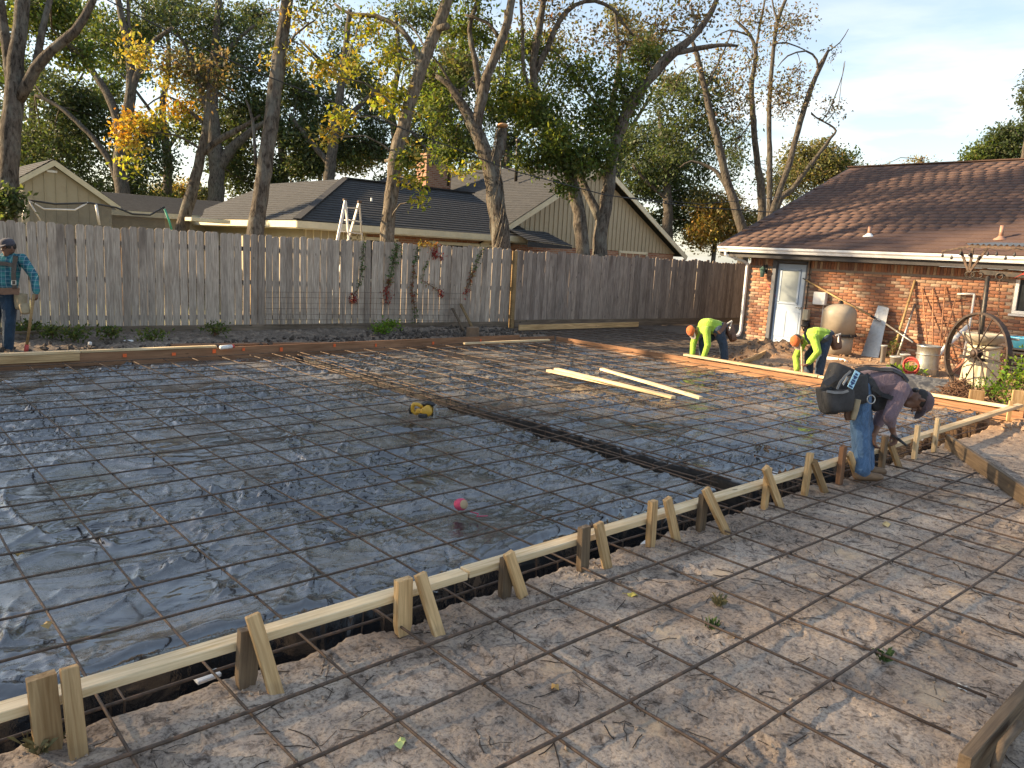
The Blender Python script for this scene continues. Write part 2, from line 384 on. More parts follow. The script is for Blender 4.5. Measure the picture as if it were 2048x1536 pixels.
# orange clay dug out beside the house, grass beyond the fences: kinds of soil laid out on the plot
tcg = nt.nodes.new('ShaderNodeTexCoord'); sp = nt.nodes.new('ShaderNodeSeparateXYZ'); nt.links.new(tcg.outputs['Object'], sp.inputs[0])
def rng_(sock, a, b_):
    q = N(nt, 'ShaderNodeMapRange'); q.inputs['From Min'].default_value = a; q.inputs['From Max'].default_value = b_; nt.links.new(sock, q.inputs['Value']); return q.outputs[0]
def mul(p, q):
    k = nt.nodes.new('ShaderNodeMath'); k.operation = 'MULTIPLY'; nt.links.new(p, k.inputs[0]); nt.links.new(q, k.inputs[1]); return k.outputs[0]
clay = mul(mul(rng_(sp.outputs['X'], 9.2, 11.6), rng_(sp.outputs['Y'], 9.6, 8.8)), ramp(nt, [(.34, (0, 0, 0)), (.55, (.85, .85, .85))], n1.outputs['Fac']))
c = mixrgb(nt, c, ramp(nt, [(.35, (.22, .105, .045)), (.65, (.42, .235, .115))], n2.outputs['Fac']), clay)
ext_dark = mul(rng_(sp.outputs['X'], 12.2, 12.5), rng_(sp.outputs['Y'], 8.2, 9.0))  # soil set darker over the extension
c = mixrgb(nt, c, (.060, .044, .034), mul(ext_dark, ramp(nt, [(.3, (.55,) * 3), (.7, (.85,) * 3)], n2.outputs['Fac'])))
humus = mul(rng_(sp.outputs['Y'], 12.25, 12.6), rng_(sp.outputs['X'], 13.2, 12.4))
c = mixrgb(nt, c, (.095, .072, .055), mul(humus, ramp(nt, [(.35, (.95,) * 3), (.62, (.45,) * 3)], n2.outputs['Fac'])))
lawn = rng_(sp.outputs['Y'], 15.6, 16.2)
c = mixrgb(nt, c, ramp(nt, [(.35, (.07, .085, .03)), (.65, (.22, .20, .09))], n2.outputs['Fac']), lawn)
nt.links.new(c, b.inputs['Base Color']); b.inputs['Roughness'].default_value = .92; b.inputs['Specular IOR Level'].default_value = .25
mxh = mixrgb(nt, n2.outputs['Fac'], n3.outputs['Fac'], .4); bump(nt, b, mxh, .9, .018)
SOIL = m
ground = link('ground', fast_mesh('ground', np.stack([GX, GY, GZ], 2).reshape(-1, 3), gridfaces(idx), True), None, SOIL)
tag(ground, kind='structure', label='brown trodden dirt ground of the yard')

# ================================================================== BLACK PLASTIC VAPOUR BARRIER
px_ = np.concatenate([seg(-2.4, -.2, .05), seg(-.2, 5.6, .0135), seg(5.6, SX1 - .05, .021), [SX1 - .05]])
py_ = np.concatenate([seg(SY0 - .025, 6.6, .0135), seg(6.6, SY1 - .03, .021), [SY1 - .03]])
PX_, PY_ = np.meshgrid(px_, py_)
PZ_ = -.040 + .018 * fbm(PX_ * .7, PY_ * .9, 140, 2) + .010 * fbm(PX_ * 2.2, PY_ * 3.0, 141, 3)
FR = random.Random(21)
def fold(cx, cy, a, L, w, h, k):
    """one crease of the film: a sharp ridge that tapers out at both ends and bows a little"""
    i0, i1 = np.searchsorted(px_, (cx - L, cx + L)); j0, j1 = np.searchsorted(py_, (cy - L, cy + L))
    if i1 - i0 < 2 or j1 - j0 < 2: return
    X, Y = PX_[j0:j1, i0:i1] - cx, PY_[j0:j1, i0:i1] - cy; ca, sa = math.cos(a), math.sin(a)
    u = (X * ca + Y * sa) / L; v = -X * sa + Y * ca - k * L * (u * u)
    PZ_[j0:j1, i0:i1] += h * np.clip(1 - u * u, 0, 1) ** 1.5 * np.exp(-np.abs(v) / w)
def dull(x, y): return float(noise(np.array([x * .5]), np.array([y * .5]), 133)[0])
for g in range(3600):                                   # fans of nearly parallel creases
    cx, cy = FR.uniform(-.6, 12.2), FR.uniform(3.4, 12.1); a = FR.gauss(.15, .55) if FR.random() < .8 else FR.uniform(0, 3.14)
    q = max(.12, .66 + 2.0 * max(-.45, min(.5, dull(cx, cy)))); n = FR.randint(3, 9); L = FR.uniform(.08, .30); sp = FR.uniform(.024, .052); fan = FR.uniform(-.12, .12); kk = FR.gauss(0, .22)
    for i in range(n):
        o = (i - n / 2) * sp * FR.uniform(.7, 1.3); s0 = FR.uniform(-.12, .12)
        fold(cx - math.sin(a) * o + math.cos(a) * s0, cy + math.cos(a) * o + math.sin(a) * s0, a + fan * (i - n / 2), L * FR.uniform(.5, 1.1), FR.uniform(.009, .017), q * FR.uniform(.006, .020) * FR.choice((1, 1, -1)), kk)
for g in range(320):                                    # long drawn folds
    fold(FR.uniform(-.6, 12), FR.uniform(3.4, 12), FR.gauss(.1, .5), FR.uniform(.4, 1.1), FR.uniform(.016, .034), FR.uniform(.014, .036), FR.gauss(0, .18))
for g in range(260):                                    # puckers: creases running out of one point
    cx, cy = FR.uniform(-.4, 12), FR.uniform(3.5, 12); a0 = FR.uniform(0, 3.14)
    for i in range(FR.randint(4, 9)):
        a = a0 + FR.gauss(0, .8); L = FR.uniform(.08, .28); fold(cx + math.cos(a) * L * .8, cy + math.sin(a) * L * .8, a, L, FR.uniform(.011, .020), FR.uniform(.010, .026), FR.gauss(0, .3))
edge = SY0 + .47 + .07 * noise(PX_ * 1.1, 0 * PX_, 150)
PZ_ += .045 * np.exp(-((PY_ - edge - .04) / .06) ** 2) * (.5 + noise(PX_ * 2.4, PY_, 152))
PZ_ -= smooth(edge, edge - .13, PY_) * smooth(SY0 - .01, SY0 + .06, PY_) * .40
bm_ = smooth(BX0 - .03 + .03 * noise(PY_ * 1.5, 0 * PY_, 153), BX0 + .03, PX_) * smooth(BX1 + .03, BX1 - .03, PX_)
PZ_ -= bm_ * (.30 + .05 * noise(PX_ * 9, PY_ * 5, 161))
PZ_ += .02 * noise(PX_ * 7, PY_ * 6, 162) * np.exp(-((PX_ - (BX0 + BX1) / 2) / .22) ** 2)
ny, nx = PX_.shape
m, nt, b = newmat('black_polythene'); co = objcoord(nt, (1, 1, 1), False)
v1 = N(nt, 'ShaderNodeTexNoise', Scale=4.6, Detail=3.5, Distortion=.9); v1.noise_type = 'RIDGED_MULTIFRACTAL'; v1.inputs['Lacunarity'].default_value = 2.1; v1.inputs['Offset'].default_value = .95; v1.inputs['Gain'].default_value = 1.6; nt.links.new(objcoord(nt, (.75, 1.7, 1), False), v1.inputs['Vector'])
v2 = N(nt, 'ShaderNodeTexNoise', Scale=1.2, Detail=8.0, Roughness=.68); nt.links.new(co, v2.inputs['Vector'])
v3 = N(nt, 'ShaderNodeTexNoise', Scale=45.0, Detail=5.0, Roughness=.75); nt.links.new(co, v3.inputs['Vector'])
dust = mixrgb(nt, ramp(nt, [(.42, (.10, .10, .10)), (.60, (1, 1, 1))], v2.outputs['Fac']), ramp(nt, [(.38, (.45,) * 3), (.62, (1, 1, 1))], v3.outputs['Fac']), 1.0, 'MULTIPLY')
gn = nt.nodes.new('ShaderNodeNewGeometry'); gs = nt.nodes.new('ShaderNodeSeparateXYZ'); nt.links.new(gn.outputs['True Normal'], gs.inputs[0])
dust = mixrgb(nt, dust, ramp(nt, [(.50, (0, 0, 0)), (.97, (1, 1, 1))], gs.outputs['Z']), 1.0, 'MULTIPLY')      # dust settles on what lies flat
tcp = nt.nodes.new('ShaderNodeTexCoord'); spp = nt.nodes.new('ShaderNodeSeparateXYZ'); nt.links.new(tcp.outputs['Object'], spp.inputs[0])
mud = ramp(nt, [(0, (0, 0, 0)), (.2, (1, 1, 1)), (.8, (1, 1, 1)), (1, (0, 0, 0))], (lambda q: (q.inputs['From Min'].__setattr__('default_value', BX0 - .03), q.inputs['From Max'].__setattr__('default_value', BX1 + .10), nt.links.new(spp.outputs['X'], q.inputs['Value']), q.outputs[0])[-1])(nt.nodes.new('ShaderNodeMapRange')))   # dark matte band painted over the beam trench to hide its glint
dust = mixrgb(nt, dust, (lambda q: (q.inputs['From Min'].__setattr__('default_value', SY0 + .36), q.inputs['From Max'].__setattr__('default_value', SY0 + .60), nt.links.new(spp.outputs['Y'], q.inputs['Value']), q.outputs[0])[-1])(nt.nodes.new('ShaderNodeMapRange')), 1.0, 'MULTIPLY')      # the film in the edge trench is clean
c = mixrgb(nt, mixrgb(nt, (.015, .015, .016), (.215, .198, .178), dust), (.022, .019, .017), mud); nt.links.new(c, b.inputs['Base Color'])  # mud mask: trench darkness put into the colour
nt.links.new(mixrgb(nt, mixrgb(nt, (.10,) * 3, (.46,) * 3, dust), (.85,) * 3, mud), b.inputs['Roughness']); nt.links.new(mixrgb(nt, (.75,) * 3, (.1,) * 3, mud), b.inputs['Specular IOR Level']); b.inputs['IOR'].default_value = 2.0
bump(nt, b, mixrgb(nt, v1.outputs['Fac'], ramp(nt, [(.40, (.1,) * 3), (.62, (1, 1, 1))], v2.outputs['Fac']), 1.0, 'MULTIPLY'), .30, .009)
POLY = m
plastic = link('plastic_sheet', fast_mesh('plastic_sheet', np.stack([PX_, PY_, PZ_], 2).reshape(-1, 3), gridfaces(np.arange(ny * nx).reshape(ny, nx)), True), None, POLY)
tag(plastic, 'crinkled black plastic sheet spread under the rebar inside the slab form', 'plastic sheet')

# ================================================================== generic small pieces
CAMV = CP
def pieces(parent, name, meshes, mats_list, limit=300, stuff_name=None):
    """alike pieces: the largest-showing ones are objects sharing mesh data, the rest one joined part"""
    order = sorted(range(len(mats_list)), key=lambda i: (mats_list[i].translation - CAMV).length)
    pinv = pmat(parent).inverted()
    for i in order[:limit]:
        o = bpy.data.objects.new(name, meshes[i % len(meshes)]); COL.objects.link(o); o.parent = parent
        o.matrix_parent_inverse = pinv; o.matrix_basis = mats_list[i]
    rest = order[limit:]
    if rest:
        VV = []; FF = []; MI = []; base = 0; k = None
        for i in rest:
            me = meshes[i % len(meshes)]; v = np.empty(len(me.vertices) * 3, np.float32); me.vertices.foreach_get('co', v); v = v.reshape(-1, 3)
            A = np.array(mats_list[i]); VV.append(v @ A[:3, :3].T + A[:3, 3])
            f = np.array([list(p.vertices) for p in me.polygons if len(p.vertices) == 4]); FF.append(f + base); base += len(v); MI.append(np.full(len(f), i % len(meshes)))
        me = fast_mesh(stuff_name or name + '_field', np.concatenate(VV), np.concatenate(FF), mi=np.concatenate(MI))
        for q in meshes: me.materials.append(q.materials[0])
        o = link(stuff_name or name + '_field', me, parent); o['kind'] = 'stuff'
def local_box(name, size, mat, ch=0.0, org=(0, 0, 0)):
    mb = MB(); mb.box(org, size, None, ch); me = mb.mesh(name); me.materials.append(mat); return me
def board(name, p, q, w, h, mat, up=(0, 0, 1), parent=None, ch=.003, label=None, cat=None, group=None, sag=0.0, kind=None):
    """a plank lying from p to q, w wide across and h thick along its own up"""
    p, q = Vector(p), Vector(q); d, s_, u = frame(q - p, up); L = (q - p).length
    me = local_box(name, (L, w, h), mat, ch); o = bpy.data.objects.new(name, me); COL.objects.link(o)
    A = Matrix((d, s_, u)).transposed().to_4x4(); A.translation = (p + q) / 2
    if parent is not None: o.parent = parent; o.matrix_parent_inverse = pmat(parent).inverted()
    o.matrix_basis = A
    return tag(o, label, cat, group, kind)

# ================================================================== FENCE
def fence_y(x): return 15.84 - .096 * x
def fence(name, x0, x1, mat, zt, label, lo_gap, hi_gap, post_every=2.4):
    f = empty(name, (x0, fence_y(x0), 0), 0, label, 'fence')
    ang = math.atan(-.096); ca = math.cos(ang)
    protos = []
    for k in range(7):
        w = .136; h = zt + random.uniform(-.028, .022); t = .017; e = .028
        mb = MB(); mb.prism([(-w / 2, 0, .02), (w / 2, 0, .02), (w / 2, 0, h - e), (w / 2 - e, 0, h), (-w / 2 + e, 0, h), (-w / 2, 0, h - e)], (0, t, 0))
        me = mb.mesh('picket'); me.materials.append(mat); protos.append(me)
    x = x0; i = 0; pinv = pmat(f).inverted()
    while x < x1:
        g = random.uniform(lo_gap, hi_gap)
        A = Matrix.Translation((x, fence_y(x) + random.uniform(-.004, .004), random.uniform(-.015, .015))) @ Matrix.Rotation(ang + random.uniform(-.02, .02), 4, 'Z') @ Matrix.Rotation(random.uniform(-.007, .007), 4, 'Y')
        o = bpy.data.objects.new('picket', protos[random.randrange(7)]); COL.objects.link(o); o.parent = f; o.matrix_parent_inverse = pinv; o.matrix_basis = A
        x += (.136 + g) * ca; i += 1
    for z in (.32, 1.02, 1.68):
        board('rail', (x0 - .07, fence_y(x0) + .045, z), (x1, fence_y(x1) + .045, z), .04, .088, RAILW, parent=f)
    xp = x0 + .9
    while xp < x1 - .2:
        board('post', (xp, fence_y(xp) + .115, 0), (xp, fence_y(xp) + .115, zt - .12), .088, .088, POSTW, up=(0, 1, 0), parent=f); xp += post_every
    return f
f1 = fence('picket_fence', .9, 12.93, FENCEW, 1.985, 'weathered grey picket fence with light slits behind the black plastic', .004, .017)
board('kick_board', (.9, fence_y(.9) - .035, .09), (12.9, fence_y(12.9) - .035, .09), .03, .16, RAILW, parent=f1)
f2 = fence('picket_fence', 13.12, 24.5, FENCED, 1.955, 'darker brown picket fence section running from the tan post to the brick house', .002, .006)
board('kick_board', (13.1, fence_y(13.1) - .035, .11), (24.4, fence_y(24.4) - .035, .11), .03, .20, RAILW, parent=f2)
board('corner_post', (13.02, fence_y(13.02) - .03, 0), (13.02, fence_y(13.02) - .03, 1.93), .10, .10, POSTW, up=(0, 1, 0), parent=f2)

# ================================================================== BRICK HOUSE
HX, HY1, HY0 = 17.8, 10.88, -7.0
SOF = 2.08
house = empty('brick_house', (HX, HY1, 0), 0, 'orange brick house with brown shingle roof and pale blue door', 'house')
MORTAR = plain('mortar', (.27, .21, .165), .95, 0, .15, 20, .5)
mb = MB()
DY0, DY1, DTOP = 9.33, 10.22, 2.06
WY0, WY1, WZ0, WZ1 = 3.55, 4.93, 1.22, 1.97
mw = .012
mb.box((HX + .1 + mw, (HY1 + DY1) / 2, SOF / 2 - .1), (.2, HY1 - DY1 - 2 * mw, SOF + .2))
mb.box((HX + .1 + mw, (DY0 + WY1) / 2, SOF / 2 - .1), (.2, DY0 - WY1, SOF + .2))
mb.box((HX + .1 + mw, (WY0 + WY1) / 2, WZ0 / 2 - .1), (.2, WY1 - WY0, WZ0 + .2))
mb.box((HX + .1 + mw, (WY0 + HY0) / 2, SOF / 2 - .1), (.2, WY0 - HY0, SOF + .2))
mb.box((HX + 6, HY1 - .1, SOF / 2 - .1), (11.6, .2 - 2 * mw, SOF + .2))
mb.box((HX + .1 + mw, (DY0 + DY1) / 2, -.06), (.2, DY1 - DY0, .12))
wall = mb.build('wall', MORTAR, house)
brick_cols = [(.38, .145, .062), (.44, .185, .085), (.33, .125, .06), (.46, .225, .115), (.29, .13, .075), (.42, .27, .16), (.37, .165, .085), (.46, .30, .19), (.24, .115, .075), (.40, .15, .06)]
def brickmat(i, col):
    return plain('brick_%d' % i, col, .9, 0, .22, 14, .6, dirt=tuple(c * .72 for c in col))
BM = [brickmat(i, tuple(v * .86 + .14 * sum(c) / 3 for v in c)) for i, c in enumerate(brick_cols)]
bmesh_list = []
for i in range(20): bmesh_list.append(local_box('brick', (.07 + random.uniform(-.006, .004), .197, .058), BM[i % 10], .004))
bl = []
cz = .0; row = 0; hgt = .0685
while cz + hgt < SOF - .19:
    z = cz + hgt / 2; y = HY1 - (.1 if row % 2 == 0 else .0) - .0
    ys = HY1 - (0.104 if row % 2 else 0.0)
    y = ys
    while y > -1.2:
        yc = y - .104
        hide = (DY0 - .03 < yc < DY1 + .03 and z < DTOP + .03) or (WY0 - .03 < yc < WY1 + .03 and WZ0 - .03 < z < WZ1 + .04)
        if not hide: bl.append(Matrix.Translation((HX + .03, yc, z)))
        y -= .208
    cz += hgt; row += 1
random.shuffle(bl)
pieces(wall, 'brick', bmesh_list, bl, 300, 'brick_field')
# soldier course under the soffit
sl = []; y = HY1 - .04
sold = [local_box('soldier_brick', (.07, .060, .178), BM[k], .004) for k in (1, 8, 4, 5, 6, 2)]
while y > 2.6:
    if not (DY0 - .05 < y < DY1 + .05): sl.append(Matrix.Translation((HX + .028, y, SOF - .095)))
    y -= .0685
random.shuffle(sl)
pieces(wall, 'soldier_brick', sold, sl, 140)
# soffit, fascia, gutter
GXX = 17.35
DKTRIM = plain('dark_trim', (.05, .045, .045), .6, 0, .2, 5, .1)
mb = MB(); mb.box((17.62, 2.3, SOF + .03), (.50, 18.4, .05)); mb.build('soffit', DKTRIM, house)
mb = MB(); mb.box((17.41, 2.3, 2.19), (.03, 18.5, .17)); mb.build('fascia', DKTRIM, house)
GUTW = plain('white_aluminium', (.80, .80, .79), .35, 0, .05, 3, .03, dirt=(.66, .63, .58))
mb = MB(); prof = [(17.395, 2.20), (17.31, 2.20), (17.30, 2.225), (17.295, 2.25), (17.28, 2.27), (17.262, 2.285), (17.262, 2.335), (17.275, 2.335), (17.275, 2.29), (17.385, 2.215)]
mb.prism([(a, 11.55, z) for a, z in prof], (0, -18.5, 0)); mb.prism([(17.395, 11.556, 2.20), (17.30, 11.556, 2.20), (17.262, 11.556, 2.335), (17.395, 11.556, 2.335)], (0, -.005, 0))
mb.build('gutter', GUTW, house)
mb = MB(); dsp = [(17.36, 11.36, 2.21), (17.36, 11.34, 2.12), (17.66, 10.98, 1.98), (17.745, 10.93, 1.92), (17.745, 10.93, .22), (17.70, 10.95, .10), (17.50, 11.0, .05)]
for a, b_ in zip(dsp[:-1], dsp[1:]): mb.bar(a, Vector(b_) + (Vector(b_) - Vector(a)).normalized() * .02, .075, .06, ch=.008)
mb.build('downspout', GUTW, house)
# roof: deck and shingle courses
RX0, RZ0, RX1, RZ1 = 17.30, 2.345, 24.06, 5.03
slope = math.atan2(RZ1 - RZ0, RX1 - RX0); SL = math.hypot(RX1 - RX0, RZ1 - RZ0)
ROOFD = plain('roof_deck', (.10, .06, .05), .9, 0, .3, 5, .3)
mb = MB()
mb.prism([(RX0, 11.6, RZ0), (RX1, 11.6, RZ1), (RX1 + 6.8, 11.6, RZ0), (RX1 + 6.8, 11.6, RZ0 - .05), (RX1, 11.6, RZ1 - .06), (RX0, 11.6, RZ0 - .03)], (0, -18.6, 0)); roof = mb.build('roof', ROOFD, house)
mb = MB(); mb.prism([(17.8, HY1, SOF), (24.06, HY1, 4.9), (30.3, HY1, SOF)], (0, -.1, 0)); mb.build('gable', TANSIDE, house)
mb = MB(); mb.bar((RX0, 11.58, RZ0 - .07), (RX1, 11.58, RZ1 - .07), .03, .14); mb.build('rake_board', DKTRIM, house)
SHC = [(.094, .053, .041), (.100, .057, .043), (.088, .050, .039), (.106, .061, .046), (.096, .055, .044), (.085, .048, .039), (.100, .059, .046)]
SHM = [plain('shingle_%d' % i, c, .95, 0, .18, 30, .35) for i, c in enumerate(SHC)]
shm = []
for i in range(14):
    shm.append(local_box('shingle', (.275, .2985, .013), SHM[i % 7]))
sm_ = []; n_rows = int(SL / .235); rr = random.Random(3)
rot = Matrix.Rotation(-slope, 4, 'Y')
for k in range(n_rows):
    s0 = k * .235 + .10; y = 11.6 - rr.uniform(0, .3)
    while y > -.6:
        yy = y - .15
        sm_.append(Matrix.Translation((RX0 + (s0) * math.cos(slope) - .012 * math.sin(slope), yy, RZ0 + s0 * math.sin(slope) + .014)) @ rot @ Matrix.Rotation(.040, 4, 'Y'))
        y -= .30
rr.shuffle(sm_)
pieces(roof, 'shingle', shm, sm_, 300, 'shingle_field')
mb = MB(); mb.box((RX1, 6, RZ1 + .01), (.22, 11.3, .03)); mb.build('ridge_cap', SHM[1], roof)
VENTC = plain('vent_pipe_paint', (.36, .20, .14), .6, .2, .2, 6, .1)
def vent(px, py, h, c2):
    # foot of the vent on the roof slope along the sight line
    d = sight(px, py); n_ = Vector((-math.sin(slope), 0, math.cos(slope))); p0 = Vector((RX0, 0, RZ0 + .02)); p = CP + d * ((p0 - CP).dot(n_) / d.dot(n_))
    mb = MB(); mb.lathe(p + Vector((0, 0, -.06)), [(.14, .02), (.13, .045), (.055, .09), (.05, .11)], 14); v = mb.build('vent_flashing', c2, roof)
    mb = MB(); mb.lathe(p, [(.042, .0), (.042, h), (.036, h), (.036, h - .03)], 12); mb.build('vent_pipe', VENTC, roof)
vent(1738, 471, .20, GUTW); vent(2001, 477, .26, VENTC)
# door
DOORP = plain('pale_blue_door_paint', (.36, .44, .54), .5, 0, .07, 4, .05, dirt=(.42, .48, .56))
GLASSF, nt, b = newmat('frosted_glass'); b.inputs['Base Color'].default_value = (.30, .34, .35, 1); b.inputs['Roughness'].default_value = .3; nn = N(nt, 'ShaderNodeTexNoise', Scale=30.0); nt.links.new(objcoord(nt), nn.inputs['Vector']); bump(nt, b, nn.outputs['Fac'], .1, .003)
door = empty('door', (HX + .06, DY1, 0)); door.parent = house; door.matrix_parent_inverse = pmat(house).inverted(); door['label'] = 'pale blue door with a frosted upper pane'
mb = MB(); mb.box((HX + .075, (DY0 + DY1) / 2 - .02, 1.0), (.04, .74, 1.94), None, .003)
for (z0, z1) in ((.18, .82),):
    for (a, c2) in ((.06, .34), (.40, .68)):
        mb.box((HX + .052, DY1 - .10 - (a + c2) / 2, (z0 + z1) / 2), (.012, c2 - a, z1 - z0), None, .004)
mb.build('door_leaf', DOORP, door)
mb = MB(); y0, y1, z0, z1 = DY0 + .20, DY1 - .20, 1.02, 1.84
for (yy, zz, sy, sz) in (((y0 + y1) / 2, z0, y1 - y0 + .06, .05), ((y0 + y1) / 2, z1, y1 - y0 + .06, .05), (y0, (z0 + z1) / 2, .05, z1 - z0), (y1, (z0 + z1) / 2, .05, z1 - z0)):
    mb.box((HX + .048, yy, zz), (.028, sy, sz), None, .004)
mb.build('pane_frame', DOORP, door)
mb = MB(); mb.box((HX + .050, (y0 + y1) / 2, (z0 + z1) / 2), (.012, y1 - y0 - .05, z1 - z0 - .05)); mb.build('pane', GLASSF, door)
mb = MB(); mb.lathe((HX + .052, DY0 + .075, .93), [(.026, 0), (.026, .012), (.012, .02), (.012, .05)], 12, (-1, 0, 0)); mb.bar((HX + .0, DY0 + .075, .93), (HX + .0, DY0 + .19, .93), .018, .02, ch=.004)
mb.build('handle', plain('satin_nickel', (.6, .6, .58), .3, .9, .1, 5, 0), door)
FRM = plain('grey_door_frame', (.10, .105, .12), .6, 0, .15, 5, .1)
mb = MB()
mb.box((HX + .03, DY1 - .035, 1.02), (.12, .10, 2.06), None, .004); mb.box((HX + .05, DY0 + .02, 1.02), (.08, .04, 2.06), None, .003); mb.box((HX + .05, (DY0 + DY1) / 2, 2.025), (.08, DY1 - DY0, .05), None, .003)
mb.build('door_frame', FRM, door)
mb = MB(); mb.box((HX - .02, (DY0 + DY1) / 2, .0), (.24, DY1 - DY0 + .1, .05), None, .006); mb.build('sill', plain('concrete', (.34, .32, .29), .9, 0, .15, 8, .4), door)
# window
win = empty('window', (HX, WY1, WZ0)); win.parent = house; win.matrix_parent_inverse = pmat(house).inverted()
mb = MB()
for (yy, zz, sy, sz) in (((WY0 + WY1) / 2, WZ0 + .03, WY1 - WY0, .06), ((WY0 + WY1) / 2, WZ1 - .03, WY1 - WY0, .06), (WY0 + .03, (WZ0 + WZ1) / 2, .06, WZ1 - WZ0 - .12), (WY1 - .035, (WZ0 + WZ1) / 2, .07, WZ1 - WZ0 - .12)):
    mb.box((HX + .05, yy, zz), (.07, sy, sz), None, .004)
mb.build('window_frame', WHITE, win)
GLD, nt, b = newmat('dark_window_glass'); b.inputs['Base Color'].default_value = (.03, .035, .04, 1); b.inputs['Roughness'].default_value = .06
nn = N(nt, 'ShaderNodeTexNoise', Scale=3.0); nt.links.new(objcoord(nt), nn.inputs['Vector']); bump(nt, b, nn.outputs['Fac'], .05, .01)
mb = MB(); mb.box((HX + .062, (WY0 + WY1) / 2, (WZ0 + WZ1) / 2), (.01, WY1 - WY0 - .1, WZ1 - WZ0 - .1)); mb.build('pane', GLD, win)
mb = MB(); mb.box((HX + .0, (WY0 + WY1) / 2, WZ0 - .025), (.12, WY1 - WY0 + .06, .04), None, .005); mb.build('sill', WHITE, win)

# ================================================================== NEIGHBOUR HOUSE (dark roof, tan gable)
DARKSH, nt, b = newmat('charcoal_shingle'); co = objcoord(nt, (1, 1, 1), False)
n1 = N(nt, 'ShaderNodeTexNoise', Scale=7.0, Detail=6.0, Roughness=.7); nt.links.new(co, n1.inputs['Vector'])
n2 = N(nt, 'ShaderNodeTexBrick'); n2.inputs['Scale'].default_value = 1.0
nt.links.new(ramp(nt, [(.3, (.026, .029, .034)), (.7, (.062, .062, .065))], n1.outputs['Fac']), b.inputs['Base Color']); b.inputs['Roughness'].default_value = .95
n3 = N(nt, 'ShaderNodeTexNoise', Scale=60.0, Detail=4.0); nt.links.new(co, n3.inputs['Vector']); bump(nt, b, n3.outputs['Fac'], .6, .01)
def courses(mb, a, b_, c_, d, n):
    """roof face a,b (eave) to d,c (top) laid as n overlapping courses with real steps"""
    a, b_, c_, d = map(Vector, (a, b_, c_, d)); nr = (b_ - a).cross(d - a).normalized()
    if nr.z < 0: nr = -nr
    for k in range(n):
        t0, t1 = k / n, min(1, (k + 1.12) / n)
        p0, p1, q0, q1 = a.lerp(d, t0), b_.lerp(c_, t0), a.lerp(d, t1), b_.lerp(c_, t1)
        lift = nr * .022
        mb.add([p0 + lift, p1 + lift, q1 + nr * .004, q0 + nr * .004, p0, p1], [(0, 1, 2, 3), (4, 5, 1, 0)])
nb = empty('neighbour_house', (9.6, 19.0, 0), 0, 'tan neighbour house with dark hip roof and tall gable beyond the fence', 'house')
EX, EY, EZ = 9.18, 18.6, 2.41
a_ = 3.1; hz = 3.83; hx, hy = EX + a_, EY + a_
mb = MB(); n_c = 20
courses(mb, (EX, EY, EZ), (17.6, EY, EZ - .04), (17.2, hy, hz), (hx, hy, hz), n_c)
courses(mb, (EX, 27.0, EZ), (EX, EY, EZ), (hx, hy, hz), (hx, 27.0, hz), n_c)
mb.add([(EX, EY, EZ - .03), (17.6, EY, EZ - .07), (17.2, hy, hz - .03), (hx, hy, hz - .03), (hx, 27, hz - .03), (EX, 27, EZ - .03)], [(0, 1, 2, 3), (0, 3, 4, 5)])
nroof = mb.build('roof', DARKSH, nb)
mb = MB(); mb.bar((EX - .02, EY - .02, EZ + .03), (hx, hy, hz + .035), .2, .03); mb.bar((hx - .05, hy, hz + .03), (17.3, hy, hz + .03), .22, .045); mb.build('hip_cap', plain('black_cap', (.03, .03, .033), .9, 0, .3, 10, .4), nroof)
mb = MB(); mb.box(((EX + 17.5) / 2, EY - .012, EZ - .10), (17.5 - EX + .04, .03, .17)); mb.build('fascia', CREAM, nb)
mb = MB(); mb.box((EX - .012, (EY + 26) / 2, EZ - .10), (.03, 26 - EY, .17)); mb.build('fascia', CREAM, nb)
mb = MB(); mb.box((13.3, 18.95, EZ - .2), (8.2, .66, .03)); mb.box((9.55, 22.6, EZ - .2), (.66, 7, .03)); mb.build('soffit', CREAM, nb)
NBR, nt, b = newmat('distant_brick'); tcn = objcoord(nt, (1, 1, 1), False); bt = nt.nodes.new('ShaderNodeTexBrick')
rotm = nt.nodes.new('ShaderNodeMapping'); rotm.inputs['Rotation'].default_value = (R(90), 0, 0); nt.links.new(tcn, rotm.inputs[0]); nt.links.new(rotm.outputs[0], bt.inputs['Vector'])
bt.inputs['Scale'].default_value = 1.0; bt.inputs['Brick Width'].default_value = .21; bt.inputs['Row Height'].default_value = .07; bt.inputs['Mortar Size'].default_value = .008
bt.inputs['Color1'].default_value = (.25, .095, .05, 1); bt.inputs['Color2'].default_value = (.36, .19, .11, 1); bt.inputs['Mortar'].default_value = (.33, .28, .22, 1)
nt.links.new(bt.outputs['Color'], b.inputs['Base Color']); b.inputs['Roughness'].default_value = .9; bump(nt, b, bt.outputs['Fac'], -.4, .01)
mb = MB(); mb.box((13.3, 19.25, 1.1), (7.4, .2, 2.25)); mb.build('brick_wall', NBR, nb)
mb = MB(); mb.box((9.70, 23, 1.1), (.2, 7.7, 2.25)); mb.box((10.55, 19.13, 1.72), (1.9, .06, 1.1)); mb.build('siding_wall', TANSIDE, nb)
pm = local_box('batten', (.03, .03, 1.1), CREAM)
for k in range(9):
    o = link('batten', pm, nb, None, True); o.matrix_basis = Matrix.Translation((9.66 + k * .22, 19.09, 1.72))
